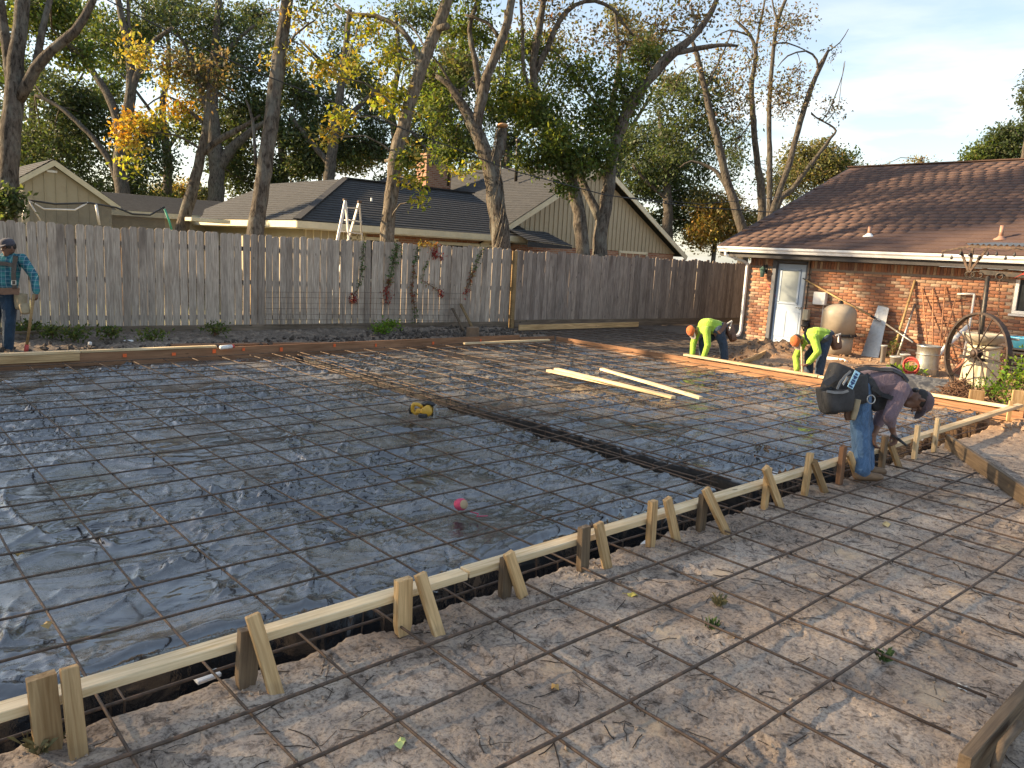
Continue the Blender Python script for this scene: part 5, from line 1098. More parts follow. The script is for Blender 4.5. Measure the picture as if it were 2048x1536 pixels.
# fluted bin and bowl behind the wheel
p = on_z(1955, 775, 0); fb = empty('fluted_bin', p, 0, 'cream fluted bin with a stone bowl on top behind the wheel', 'bin')
mb = MB(); n = 40; prof = [(.30, 0), (.275, .35), (.25, .70)]; vs = []; fs = []
for (r, z) in prof:
    for k in range(n): t = 2 * math.pi * k / n; rr2 = r * (1 - .05 * (k % 2)); vs.append(p + Vector((rr2 * math.cos(t), rr2 * math.sin(t), z)))
for i in range(2):
    for k in range(n): fs.append((i * n + k, i * n + (k + 1) % n, (i + 1) * n + (k + 1) % n, (i + 1) * n + k))
mb.add(vs, fs); mb.lathe(p + Vector((0, 0, .70)), [(.27, 0), (.27, .04), (.2, .045)], 24); mb.build('bin_body', CREAMP, fb)
mb = MB(); mb.lathe(p + Vector((0, 0, .745)), [(.12, 0), (.25, .05), (.34, .15), (.36, .20), (.33, .20), (.24, .10), (.05, .06)], 24); mb.build('bowl', plain('stone', (.36, .32, .26), .9, 0, .25, 9, .5), fb)
# spoked wheel on a black post
WYc, WZc, WXc = 4.37, .66, 14.35
whl = empty('spoked_wheel', (WXc, WYc, 0), 0, 'large rusty iron wheel with thin spokes standing on the plants', 'wheel')
RWH = .70
WD = Vector((.515, .857, 0)); WN = Vector((-.857, .515, 0)); WC = on_d(1953, 707, 12.9); WZc = WC.z; RWH = .685
def wp_(t, r, o=0.0): return WC + WD * (r * math.cos(t)) + Vector((0, 0, r * math.sin(t))) + WN * o
IRON = plain('rusty_iron', (.06, .045, .04), .65, .5, .4, 12, .4, dirt=(.12, .065, .04))
whl.location = (WC.x, WC.y, 0)
mb = MB(); n = 48; vs = []; fs = []
for k in range(n):
    t = 2 * math.pi * k / n
    for (dr, dx) in ((0, -.045), (0, .045), (-.035, .045), (-.035, -.045)): vs.append(wp_(t, RWH + dr, dx))
for k in range(n):
    for j in range(4): fs.append((k * 4 + j, k * 4 + (j + 1) % 4, ((k + 1) % n) * 4 + (j + 1) % 4, ((k + 1) % n) * 4 + j))
mb.add(vs, fs, False); mb.build('rim', IRON, whl)
mb = MB(); mb.lathe(WC - WN * .09, [(.045, 0), (.055, .02), (.055, .16), (.045, .18)], 16, WN); mb.lathe(WC - WN * .05, [(.08, 0), (.09, .015), (.08, .03)], 18, WN); mb.lathe(WC + WN * .03, [(.08, 0), (.09, .015), (.08, .03)], 18, WN); mb.build('hub', IRON, whl)
for k in range(14):
    t = 2 * math.pi * (k + .3) / 14; mb = MB(); mb.tube([wp_(t, .06, -.04 if k % 2 else .045), wp_(t, RWH - .02)], .011, 6); mb.build('spoke', IRON, whl)
mb = MB(); mb.bar(WC - WN * .10 + WD * .46 - Vector((0, 0, .10)), WC - WN * .10 - WD * .46 - Vector((0, 0, .10)), .04, .05); mb.build('axle_bar', BLACKP, whl)
# garden canopy frame: post, bracket, arm and corrugated roof edge
cf = empty('canopy_frame', (15.4, 4.45, 0), 0, 'rusty steel canopy post with bracket and corrugated roof edge', 'canopy')
pt = lambda px, py: on_x(px, py, 14.9)
mb = MB(); a = pt(1965, 640); b_ = pt(1976, 552); mb.tube([Vector((a.x, a.y - .02, .0)), a, b_], [.045, .040, .035], 10); mb.build('post', STEELDK, cf)
mb = MB(); mb.bar(pt(1960, 544), pt(2110, 556), .06, .075); mb.build('arm', STEELDK, cf)
mb = MB(); k0 = pt(1938, 545)
for q in ((1921, 500), (1946, 494), (1975, 496)): mb.bar(k0, pt(*q), .036, .036)
mb.build('bracket', RUST, cf)
mb = MB(); mb.bar(pt(1884, 503), pt(1945, 492), .035, .035); mb.bar(pt(1945, 493), pt(2100, 500), .045, .045); mb.build('edge_beam', RUST, cf)
mb = MB(); vs = []; fs = []; A, B = pt(1930, 492), pt(2110, 497); nn_ = 60
for i in range(nn_ + 1):
    t = i / nn_; q = A.lerp(B, t); z = .018 * math.sin(i * 1.57)
    vs += [q + Vector((0, 0, z + .03)), q + Vector((1.5, 0, z + .12))]
for i in range(nn_): fs.append((2 * i, 2 * i + 2, 2 * i + 3, 2 * i + 1))
mb.add(vs, fs); mb.build('corrugated_sheet', plain('old_tin', (.40, .36, .30), .7, .1, .3, 8, .3, dirt=(.25, .16, .10)), cf)
mb = MB(); q = pt(1962, 550)
for i, (dy, r) in enumerate(((.16, .05), (.05, .06))):
    mb = MB(); mb.tube([q + Vector((-.05, dy + r * 1.5 * math.cos(t), r * math.sin(t))) for t in np.linspace(0, 6.28, 14)], .008, 5, closed=True); mb.build('hook_ring', STEELDK, cf)
mb = MB(); q = pt(2001, 553); mb.tube([q + Vector((-.05, .055 * math.cos(t), .055 * math.sin(t))) for t in np.linspace(0, 6.28, 16)], .011, 6, closed=True)
mb.build('hook_ring', STEELDK, cf)
mb = MB(); q = pt(2001, 562)
for i in range(20):
    c = q + Vector((-.05, -.004 * i, -.035 * i)); ax = i % 2
    mb.tube([c + (Vector((0, .012 * math.cos(t), .022 * math.sin(t))) if ax else Vector((.012 * math.cos(t), 0, .022 * math.sin(t)))) for t in np.linspace(0, 5.4, 7)], .004, 4, closed=True)
mb.build('chain', RUST, cf)
mb = MB()
for i in range(9):
    q = pt(1888 + i * 18, 503 + 5 * math.sin(i * 2)); mb.lathe(q + Vector((-.04, 0, -.10)), [(.006, .08), (.012, .06), (.024, .03), (.02, .005), (.006, 0)], 8)
mb.build('string_bulb', BLACKP, cf)
mb = MB(); mb.tube([pt(1888 + i * 18, 500 + 4 * math.sin(i * 2 + 1)) + Vector((-.04, 0, 0)) for i in range(10)], .004, 4); mb.build('string_wire', BLACKP, cf)
q = pt(2046, 546); mb = MB(); mb.add([q + Vector((-.05, .12, -.10)), q + Vector((-.06, -.1, .06)), q + Vector((-.10, -.3, .12)), q + Vector((-.04, -.3, -.02)), q + Vector((-.05, 0, -.03))], [(0, 4, 1), (1, 4, 3, 2)]); mb.build('red_cloth', REDP, label='red cloth scrap hanging from the canopy arm', cat='cloth')
# blue tub, black shelf, mallet
ut = on_x(2050, 678, 16.3); tb = empty('utility_shelf', (16.3, ut.y, 0), 0, 'black slatted utility shelf under the window', 'shelf')
for k in range(6):
    mb = MB(); mb.box((16.3, ut.y - .28, .14 + k * .09), (.40, .95, .035), None, .005); mb.build('slat', BLACKP, tb)
for sy in (.18, -.74):
    for sx in (-.19, .19): mb = MB(); mb.box((16.3 + sx, ut.y + sy, .33), (.05, .05, .68), None, .006); mb.build('leg', BLACKP, tb)
mb = MB(); mb.box((16.3, ut.y - .28, .655), (.44, 1.0, .03), None, .006); mb.build('top', BLACKP, tb)
tubz = .672
mb = MB(); vs = []; fs = []
for (sx, sy, z) in ((.17, .36, 0), (.22, .42, .17), (.24, .45, .18), (.24, .45, .20), (.20, .41, .20), (.15, .34, .02)):
    for k in range(20):
        t = 2 * math.pi * k / 20; c_, s_ = math.cos(t), math.sin(t); e = .55
        vs.append((16.28 + sx * math.copysign(abs(c_) ** e, c_), ut.y - .22 + sy * math.copysign(abs(s_) ** e, s_), tubz + z))
for i in range(5):
    for k in range(20): fs.append((i * 20 + k, i * 20 + (k + 1) % 20, (i + 1) * 20 + (k + 1) % 20, (i + 1) * 20 + k))
fs += [tuple(range(20)), tuple(range(100, 120))]
mb.add(vs, fs, True); mb.build('blue_tub', BLUEP, label='blue plastic tub on the black shelf under the window', cat='tub')
mal = empty('mallet', on_z(2008, 765, 0), 0, 'wooden-handled tool standing in front of the blue tub', 'mallet')
a, b_ = on_z(2003, 772, 0), on_x(2018, 678, 15.2); mb = MB(); mb.tube([a, b_], [.022, .026], 8); mb.build('handle', BAMBOO, mal)
mb = MB(); mb.bar(b_ + Vector((0, .06, .01)), b_ + Vector((0, -.16, .0)), .03, .035, ch=.008); mb.build('head', GREYM, mal)
# tarp roll, brush pile
a, b_ = on_z(1815, 800, .1), on_z(1885, 806, .12)
m_, nt, b = newmat('black_tarp'); nn = N(nt, 'ShaderNodeTexNoise', Scale=9.0, Detail=5.0, Distortion=1.0); nt.links.new(objcoord(nt), nn.inputs['Vector'])
nt.links.new(ramp(nt, [(.4, (.05, .05, .052)), (.65, (.17, .165, .155))], nn.outputs['Fac']), b.inputs['Base Color']); b.inputs['Roughness'].default_value = .45; bump(nt, b, nn.outputs['Fac'], .5, .03); TARP = m_
V = []; nx_, ny_ = 40, 22
p0, p1 = Vector((12.75, 5.6, 0)), Vector((13.3, 4.35, 0)); dd = (p1 - p0); sd = Vector((.9, .42, 0)).normalized()
for j in range(ny_):
    for i in range(nx_):
        u, v = i / (nx_ - 1), j / (ny_ - 1); q = p0 + dd * u + sd * (v * .75 - .1)
        h = .05 + .24 * math.sin(math.pi * min(1, v * 1.02)) ** .8 * (1 - .25 * u) + .02 * float(noise(u * 5, v * 6, 500)) + .02 * abs(float(noise(u * 12, v * 9, 501)))
        V.append((q.x, q.y, h if 0 < j < ny_ - 1 else -.02))
tarp = link('tarp', fast_mesh('tarp', np.array(V), gridfaces(np.arange(nx_ * ny_).reshape(ny_, nx_)), True), None, TARP); tag(tarp, 'folded dark tarp heaped on the ground behind the bending man', 'tarp')
BRUSH = plain('dry_brush', (.16, .085, .05), .9, 0, .4, 20, .2)
c0 = on_z(1918, 800, 0); mb = MB()
for i in range(420):
    a = random.uniform(0, 6.28); r = random.uniform(0, .42) * (1 if i % 3 else .6); z = max(.01, .34 * math.exp(-(r / .28) ** 2) * random.uniform(.2, 1))
    p = c0 + Vector((r * math.cos(a), r * math.sin(a) * 1.2, z)); d = Vector((random.gauss(0, 1), random.gauss(0, 1), random.gauss(0, .45))).normalized() * random.uniform(.08, .22)
    mb.tube([p - d * .5, p + Vector((0, 0, .02)), p + d * .5], .0045, 3, caps=False)
mb.build('brush_pile', BRUSH, label='heap of dry reddish twigs beside the wheel', cat='brush pile')
# plants
def plant(name, label, c, rx, rz, n, pal, leaf, group=None, cat='plant', lm=None):
    t = empty(name, c, 0, label, cat, group); mb = MB(); C = []
    for i in range(14):
        a = random.uniform(0, 6.28); e = Vector((c[0] + rx * .7 * math.cos(a) * random.random(), c[1] + rx * .7 * math.sin(a) * random.random(), c[2] + rz * random.uniform(.4, 1.0))); mb.tube([Vector(c), Vector(c).lerp(e, .5) + Vector((0, 0, .04)), e], .006, 4, caps=False)
        C.append(np.array(e) + RNG.normal(0, 1, (n // 14, 3)) * np.array([rx * .3, rx * .3, rz * .25]))
    C = np.concatenate(C); C[:, 2] = np.maximum(C[:, 2], c[2] + .01)
    mb.build('stem', BRUSH, t); link('foliage', leaves_mesh('foliage', C, RNG.uniform(.5, 1.2, len(C)) * leaf, pick(pal, len(C)), -.4), t, lm or LEAF)
    return t
PAL['bright'] = [(.12, .24, .03), (.17, .30, .04), (.09, .18, .025), (.22, .30, .05)]
plant('leafy_plant', 'bright green leafy plant at the picture edge beside the wheel', tuple(on_z(2046, 812, 0)), .42, .62, 900, 'bright', .075)
plant('leafy_plant', 'low bright green plant under the spoked wheel', tuple(on_z(1985, 806, 0)), .32, .26, 420, 'bright', .06)
plant('grass_clump', 'green grass clump behind the dark tarp', tuple(on_z(1808, 752, 0)), .35, .14, 300, 'bright', .09)
plant('potted_weed', 'grey-green weed growing by the small grey pot', tuple(on_z(1783, 725, 0)), .16, .45, 160, 'mid', .06)

# ================================================================== NEXT YARD: ladder, trampoline net, wires
ALU = plain('dull_aluminium', (.66, .63, .58), .45, .35, .12, 8, .1)
lad = empty('step_ladder', on_y(700, 470, 16.3), 0, 'old whitish step ladder standing beyond the fence', 'ladder')
TY = 16.3
for (tx, ty, bx, by, off) in ((691, 401, 677, 470, 0), (691, 402, 697, 474, .0), (718, 405, 697, 478, .55), (719, 405, 724, 476, .55)):
    a = on_y(tx, ty, TY + off * .3); b_ = on_y(bx, by, TY + off); d = (b_ - a); b_ = a + d * (a.z / max(.2, -d.z)) if d.z < 0 else b_
    mb = MB(); mb.bar(a, b_, .035, .065, ch=.005); mb.build('rail', ALU, lad)
for (x0, y0, x1, y1) in ((693, 415, 719, 417), (690, 440, 722, 443), (680, 462, 724, 468), (698, 440, 722, 444)):
    mb = MB(); mb.bar(on_y(x0, y0, TY + .05), on_y(x1, y1, TY + .25), .06, .03); mb.build('rung', ALU, lad)
for (x, y) in ((690, 400), (719, 404)): mb = MB(); mb.box(on_y(x, y, TY + .05), (.09, .08, .06), None, .01); mb.build('hinge', RUST, lad)
tra = empty('trampoline', on_y(120, 450, 18.5), 0, 'trampoline net frame sagging behind the fence before the shed', 'trampoline')
q18 = lambda x, y: on_y(x, y, 18.5)
for pts, r, m_, nme in (([(46, 455), (46, 428), (57, 400), (88, 418), (150, 420), (176, 405)], .018, ALU, 'frame_tube'), ([(57, 400), (82, 443)], .016, ALU, 'frame_tube'), ([(192, 408), (199, 450)], .026, ALU, 'pole'), ([(329, 418), (338, 440), (344, 462)], .024, plain('teal_sleeve', (.05, .34, .22), .6, 0, .15, 8, .1), 'sleeve'), ([(57, 400), (110, 408), (180, 406), (232, 415), (265, 428), (300, 430), (329, 414)], .020, BLACKP, 'net_rope')):
    mb = MB(); mb.tube([q18(*p) for p in pts], r, 8); mb.build(nme, m_, tra)
m_, nt, b = newmat('safety_net'); b.inputs['Base Color'].default_value = (.03, .03, .03, 1); tr_ = nt.nodes.new('ShaderNodeBsdfTransparent'); mx = nt.nodes.new('ShaderNodeMixShader')
nn = N(nt, 'ShaderNodeTexNoise', Scale=3.0); nt.links.new(objcoord(nt), nn.inputs['Vector']); nt.links.new(ramp(nt, [(.3, (.45,) * 3), (.7, (.65,) * 3)], nn.outputs['Fac']), mx.inputs[0]); nt.links.new(b.outputs[0], mx.inputs[1]); nt.links.new(tr_.outputs[0], mx.inputs[2]); nt.links.new(mx.outputs[0], nt.nodes['Material Output'].inputs['Surface'])
mb = MB(); top = [(57, 400), (110, 408), (180, 406), (232, 415), (265, 428), (300, 430), (329, 414)]
P = [q18(*p) for p in top]
for a, b_ in zip(P[:-1], P[1:]): mb.add([a, b_, (b_.x, b_.y, 1.2), (a.x, a.y, 1.2)], [(0, 1, 2, 3)])
mb.build('net', m_, tra)
aw = empty('window_awning', on_y(420, 445, 18.3), 0, 'small cream awning box jutting below the hip roof fascia', 'awning')
A_ = on_y(376, 438, 21.5); B_ = on_y(454, 444, 21.5); mb = MB(); mb.bar(A_, B_, .5, .10, ch=.01); mb.build('awning_top', CREAM, aw)
# overhead cables
def cable(pts, r, lab):
    P = [on_d(x, y, d) for x, y, d in pts]; mb = MB(); Q = []
    for a, b_ in zip(P[:-1], P[1:]):
        for i in range(12): Q.append(a.lerp(b_, i / 12) - Vector((0, 0, .0)))
    Q.append(P[-1]); mb.tube(Q, r, 6); mb.build('overhead_cable', BLACKP, label=lab, cat='cable')
cable([(150, -55, 14.0), (215, 0, 14.4), (380, 85, 15.2), (512, 144, 16.0), (760, 240, 17.2), (1024, 341, 18.4), (1211, 390, 19.4), (1380, 413, 20.5), (1536, 424, 21.5), (1700, 425, 22.5)], .013, 'black overhead cable sagging across the trees')
cable([(1211, 391, 19.9), (1400, 408, 20.8), (1545, 396, 22), (1640, 380, 24), (1800, 350, 27)], .009, 'thin second cable splitting off towards the brown roof')

# ================================================================== FENCE VINES, WIRE PANEL, WEEDS, RUBBLE
PAL['ivy'] = [(.06, .13, .03), (.09, .17, .04), (.05, .09, .025), (.12, .17, .05)]
PAL['turn'] = [(.28, .18, .06), (.34, .09, .04), (.16, .14, .05), (.22, .08, .04)]
fpt = lambda px, py, off=.03: (lambda d: CP + d * ((15.84 - off) / (d.y + .096 * d.x)))(sight(px, py))
def vine(label, segs):
    c = fpt(segs[0][0], segs[0][1]); t = empty('ivy_vine', (c.x, c.y, 0), 0, label, 'vine', 'vines climbing the fence'); C = []; K = []; mb = MB()
    mb.tube([fpt(x, y, .02) for x, y, *_ in segs], .006, 4, caps=False)
    for (x, y, w, n, pal), nx2 in zip(segs[:-1], segs[1:]):
        for i in range(n):
            u = random.random(); px = x + (nx2[0] - x) * u + random.gauss(0, w * .5); py = y + (nx2[1] - y) * u + random.gauss(0, 3)
            C.append(np.array(fpt(px, py, random.uniform(.02, .07)))); K.append(pal)
    mb.build('stem', BRUSH, t); cols = np.concatenate([pick(k, 1) for k in K]); link('foliage', leaves_mesh('foliage', np.array(C), RNG.uniform(.035, .075, len(C)), cols, .6), t, LEAFN)
vine('thin green ivy strand on the fence ending in a red tuft near the mesh panel', [(728, 484, 5, 90, 'ivy'), (724, 540, 5, 40, 'ivy'), (716, 580, 3, 10, 'turn'), (706, 590, 9, 75, 'red'), (708, 606, 0, 0, 'red')])
vine('widest green ivy strand with the largest red cluster below it', [(797, 488, 10, 150, 'ivy'), (787, 525, 8, 90, 'ivy'), (780, 560, 6, 60, 'turn'), (776, 572, 10, 110, 'red'), (772, 608, 0, 0, 'red')])
vine('mixed green and brown ivy strand running the whole fence height', [(838, 490, 5, 70, 'ivy'), (828, 530, 5, 70, 'turn'), (824, 580, 6, 70, 'turn'), (829, 615, 6, 50, 'ivy'), (830, 645, 0, 0, 'ivy')])
vine('red and orange creeper spilling over the fence top', [(838, 487, 4, 110, 'orange'), (875, 489, 7, 80, 'red'), (868, 510, 12, 60, 'red'), (885, 515, 0, 0, 'red')])
vine('slim ivy strand beside the red creeper with one tiny red tuft', [(855, 520, 4, 40, 'ivy'), (844, 560, 4, 36, 'turn'), (880, 583, 6, 50, 'red'), (884, 590, 0, 0, 'red')])
vine('slanting ivy strand nearest the tan post', [(966, 497, 6, 80, 'ivy'), (948, 540, 6, 70, 'turn'), (940, 566, 4, 20, 'turn'), (934, 580, 5, 26, 'red'), (932, 590, 0, 0, 'red')])
wp = empty('wire_mesh_panel', fpt(730, 640), 0, 'rusty wire mesh panel standing against the fence below the vines', 'mesh panel')
mb = MB()
for k in range(7):
    y = 585 + k * 11; mb.tube([fpt(529, y - 1, .07), fpt(730, y, .07), fpt(928, y + 2, .07)], .0028, 4)
for k in range(26):
    x = 530 + k * 15.5; mb.tube([fpt(x, 584, .07), fpt(x, 655, .07)], .0022, 4)
mb.build('wire_grid', RUST, wp)
for k, (px, py, lab) in enumerate(((105, 678, 'dark green weeds at the fence foot beside the shovel'), (150, 682, 'spreading weeds beside the white stone'), (222, 678, 'grass tuft at the fence foot near the first planks'), (305, 684, 'small weed patch beyond the reddish plank'), (765, 668, 'green grass tuft under the big red cluster'), (780, 660, 'second grass tuft by the rubble'), (430, 672, 'low weeds along the kick board'), (60, 668, 'weeds behind the man in plaid'))):
    plant('weed_clump', lab, tuple(on_z(px, py, .08)), .26, .17, 260, 'mid' if k not in (4, 5) else 'bright', .075, 'weeds along the fence')
CLOD = plain('dark_clod', (.075, .058, .046), .95, 0, .4, 10, .6)
def rubble(name, label, boxes, n, mat, smin, smax, kind='stuff'):
    mb = MB(); XY = []
    for i in range(n): x0, x1, y0, y1 = random.choice(boxes); XY.append((random.uniform(x0, x1), random.uniform(y0, y1)))
    ZZ = ground_z(np.array([q[0] for q in XY]), np.array([q[1] for q in XY]))
    for i in range(n):
        (x, y), z = XY[i], float(ZZ[i]); s = random.uniform(smin, smax) * random.uniform(.5, 1)
        q = Matrix.Rotation(random.uniform(0, 6.28), 3, Vector((random.random() + .1, random.random(), random.random())).normalized())
        P = [q @ Vector((sx * s * random.uniform(.6, 1.2), sy * s * random.uniform(.6, 1.2), sz * s * random.uniform(.4, 1))) * .5 + Vector((x, y, z + s * .15)) for sx, sy, sz in ((1, 0, 0), (-1, 0, 0), (0, 1, 0), (0, -1, 0), (0, 0, 1), (0, 0, -1))]
        mb.add(P, [(0, 2, 4), (2, 1, 4), (1, 3, 4), (3, 0, 4), (2, 0, 5), (1, 2, 5), (3, 1, 5), (0, 3, 5)])
    o = mb.build(name, mat); tag(o, label, kind=kind); return o
rubble('soil_clods', 'dark clods and rubble along the fence', [(1, 12, 12.5, 13.6), (8.5, 12.8, 12.6, 14.2), (1.5, 5, 12.45, 13.1)], 1500, CLOD, .04, .16)
rubble('soil_crumbs', 'small crumbs of dirt on the front strip', [(-.4, 9.0, .7, 3.02), (-.2, 6, 2.7, 3.04)], 1500, SOIL, .008, .04)
rubble('clay_lumps', 'orange clay lumps beside the house', [(13.5, 16.8, 8.2, 9.6), (12.6, 17.2, 3.2, 8.0), (11.0, 13.2, 2.2, 2.95)], 900, SOIL, .03, .13)
mb = MB(); RP = []      # roots and straw trodden into the dirt
for i in range(900):
    x, y = random.uniform(-.4, 9), random.uniform(.6, 3.0); a = random.uniform(0, 6.28); L = random.uniform(.03, .16); pts = []
    for j in range(4):
        X, Y = x + math.cos(a) * L * j / 3 + random.uniform(-.008, .008), y + math.sin(a) * L * j / 3 + random.uniform(-.008, .008); pts.append((X, Y, 0))
    RP.append(pts)
RP = np.array(RP); RP[:, :, 2] = ground_z(RP[:, :, 0], RP[:, :, 1]) + .004
for pts in RP: mb.tube([tuple(p) for p in pts], random.uniform(.0012, .003), 3, caps=False)
mb.build('roots', plain('dry_root', (.055, .04, .03), .95, 0, .5, 20, .1), kind='stuff', label='dark roots and straw in the dirt strip')
# fallen leaves
def fallen(px, py, z, col, size, lab, turn=0.0):
    p = on_z(px, py, z); mb = MB(); P = []
    for k in range(12):
        t = 2 * math.pi * k / 12; r = size * (.5 + .12 * math.cos(2 * t) + .05 * math.cos(5 * t)); P.append(p + Vector((r * math.cos(t + turn), r * .75 * math.sin(t + turn), .012 + .010 * math.sin(3 * t))))
    mb.add(P + [p + Vector((0, 0, .022))], [(k, (k + 1) % 12, 12) for k in range(12)]); mb.tube([p + Vector((size * .5 * math.cos(turn), size * .5 * math.sin(turn), .012)), p + Vector((size * .8 * math.cos(turn), size * .8 * math.sin(turn), .006))], .0015, 4)
    mb.build('fallen_leaf', plain('leaf_%s' % lab[:9].replace(' ', '_'), col, .6, 0, .2, 30, .2), label=lab, cat='leaf', group='fallen leaves')
fallen(801, 1491, .0, (.55, .58, .20), .055, 'pale yellow-green leaf on the mud in the near corner', .6)
fallen(1264, 1193, .0, (.62, .48, .10), .07, 'yellow leaf on the mud close to the trench', 2.0)
fallen(1110, 1378, .0, (.50, .28, .08), .045, 'orange leaf on the mud in the middle of the strip', 1.2)
fallen(1773, 1051, .0, (.62, .45, .20), .09, 'tan leaf on the mud below the man in grey', .2)
fallen(95, 1254, .0, (.42, .27, .10), .06, 'brown leaf on the black plastic by the first stake', 1.0)
fallen(40, 1112, .0, (.42, .27, .08), .05, 'small brown leaf on the black plastic at the picture edge', 2.4)
fallen(1925, 1380, .0, (.72, .68, .60), .06, 'whitish dry leaf on the mud near the corner plank', .8)
fallen(1465, 1277, .0, (.42, .26, .14), .06, 'curled brown leaf beside a rebar crossing', .1)
def tuft(px, py, lab, r=.030, n=30, pal='mid'):
    p = on_z(px, py, .0); mb = MB(); z0 = float(ground_z(np.array([p.x]), np.array([p.y]))[0])
    for i in range(n):
        a = random.uniform(0, 6.28); q = Vector((p.x + random.gauss(0, r * .35), p.y + random.gauss(0, r * .35), z0)); e = q + Vector((math.cos(a) * r, math.sin(a) * r, random.uniform(.02, .07))); s_ = Vector((-math.sin(a), math.cos(a), 0)) * .003
        mb.add([q - s_, q + s_, q.lerp(e, .6) + Vector((0, 0, .02)) + s_, e], [(0, 1, 2), (0, 2, 3)])
    mb.build('grass_tuft', plain('tuft_green' if pal == 'mid' else 'tuft_dry', (.075, .13, .03) if pal == 'mid' else (.14, .12, .05), .7, 0, .3, 20, 0), label=lab, cat='grass', group='grass tufts in the mud')
tuft(1424, 1258, 'fresh green grass tuft under a rebar in the mud'); tuft(1438, 1215, 'dry grass tuft pressed in the mud', .038, 36, 'dry'); tuft(1767, 1322, 'tiny yellow-green tuft farther along the strip', .035, 30); tuft(88, 1500, 'dry grass at the foot of the first stake', .06, 60, 'dry')
# scraps: paper in the trench, pvc bits, white stone, paint can, spray can on the far form
def scrap(px, py, z, size, mat, lab, cat='scrap', rz=.3):
    p = on_z(px, py, z); mb = MB(); mb.box(p + Vector((0, 0, size[2] / 2)), size, Matrix.Rotation(rz, 3, 'Z') @ Matrix.Rotation(.12, 3, 'X'), min(size) * .2); mb.build('scrap', mat, label=lab, cat=cat, group='scraps about the site')
scrap(415, 1357, -.05, (.11, .05, .02), PAPER, 'white scrap in the trench before the second stake', rz=.1)
scrap(1290, 1092, -.03, (.09, .04, .03), PAPER, 'white scrap in the trench by the sixth stake'); scrap(1548, 950, -.02, (.10, .05, .02), PAPER, 'white scrap on the plastic behind the eighth stake'); scrap(1842, 880, .0, (.12, .05, .03), PAPER, 'white scrap below the far stakes')
scrap(180, 690, .10, (.05, .05, .05), PAPER, 'small white stone among the weeds'); scrap(257, 684, .10, (.15, .05, .03), PAPER, 'white rag strip at the fence foot')
can = empty('spray_can', on_z(455, 692, .17), 0, 'white spray can with a red cap on the far form', 'spray can')
a = on_z(441, 695, .17); b_ = on_z(463, 693, .17); mb = MB(); mb.tube([a, b_], .032, 12); mb.build('can_body', WHITE, can); mb = MB(); c = b_ + (b_ - a).normalized() * .045; mb.tube([b_, c], .028, 12); mb.build('cap', REDP, can)
# pink string reel
p = on_z(921, 1022, .0); PINK = plain('pink_twine', (.62, .07, .14), .85, 0, .25, 60, .6)
rl = empty('string_reel', p, 0, 'pink mason line reel lying on the black plastic', 'reel')
ax = (RT * .62 - FW * .72 + UP * .12).normalized(); c = p + Vector((0, 0, .05))
mb = MB(); mb.lathe(c - ax * .04, [(.012, 0), (.038, .004), (.044, .02), (.045, .04), (.044, .06), (.038, .076), (.012, .08)], 20, ax); mb.build('twine', PINK, rl)
mb = MB(); mb.lathe(c - ax * .046, [(.03, 0), (.034, .004), (.034, .088), (.03, .092)], 16, ax); mb.build('spool', plain('cardboard', (.42, .30, .18), .8, 0, .15, 10, .1), rl)
mb = MB(); mb.tube([c + Vector((.05, -.05, -.05)), c + Vector((.09, -.10, -.06)), c + Vector((.04, -.14, -.058)), c + Vector((.12, -.17, -.06))], .004, 5); mb.build('loose_end', PINK, rl)
# cordless circular saw
YEL = plain('tool_yellow', (.55, .30, .03), .45, 0, .08, 10, .05)
sp_ = on_z(850, 842, .0); saw = empty('circular_saw', sp_, 0, 'yellow and black cordless circular saw lying on the rebar', 'saw')
A = Matrix.Translation(sp_ + Vector((0, 0, .065))) @ Matrix.Rotation(math.atan2(RT.y, RT.x) - .1, 4, 'Z') @ Matrix.Diagonal((.95, .95, .80, 1))
def sawpart(nm, mat, f):
    mb = MB(); f(mb); me = mb.mesh(nm); me.transform(A); link(nm, me, saw, mat)
sawpart('motor_housing', YEL, lambda mb: (mb.lathe((.03, -.12, .075), [(.04, 0), (.066, .01), (.070, .06), (.066, .14), (.05, .17)], 18, (0, 1, 0)), mb.box((-.055, -.03, .06), (.10, .075, .075), None, .02), mb.box((.035, -.04, .13), (.06, .06, .05), None, .015)))
sawpart('blade_guard', BLACKP, lambda mb: mb.lathe((.02, .055, .085), [(.03, 0), (.095, .004), (.105, .02), (.095, .045), (.03, .05)], 22, (0, 1, 0)))
sawpart('handle', YEL, lambda mb: mb.tube([(-.03, -.01, .115), (-.09, -.01, .15), (-.135, -.01, .15), (-.155, -.01, .11), (-.150, -.01, .05), (-.115, -.01, .02), (-.06, -.01, .03)], [.024, .026, .027, .026, .025, .024, .024], 12))
sawpart('grip', BLACKP, lambda mb: (mb.tube([(-.162, -.010, .13), (-.178, -.010, .07), (-.165, -.010, .01)], [.020, .022, .020], 10), mb.tube([(-.03, 0, .14), (.03, 0, .175), (.09, 0, .15)], [.022, .026, .02], 10)))
sawpart('battery', BLACKP, lambda mb: mb.box((.0, -.13, .025), (.10, .07, .055), None, .01))
sawpart('base_plate', GREYM, lambda mb: (mb.box((.115, .0, .05), (.012, .15, .20), None, .003), mb.box((.10, -.02, .0), (.05, .10, .012), None, .003)))
sawpart('knob', GREYP, lambda mb: (mb.lathe((.125, -.04, .10), [(.018, 0), (.02, .02), (.012, .03)], 10, (1, 0, 0)), mb.lathe((.125, .04, .03), [(.014, 0), (.016, .02), (.01, .025)], 10, (1, 0, 0))))
sawpart('blade', GREYM, lambda mb: mb.lathe((.02, .078, .07), [(.02, 0), (.082, .0005), (.082, .0015), (.02, .002)], 26, (0, 1, 0)))
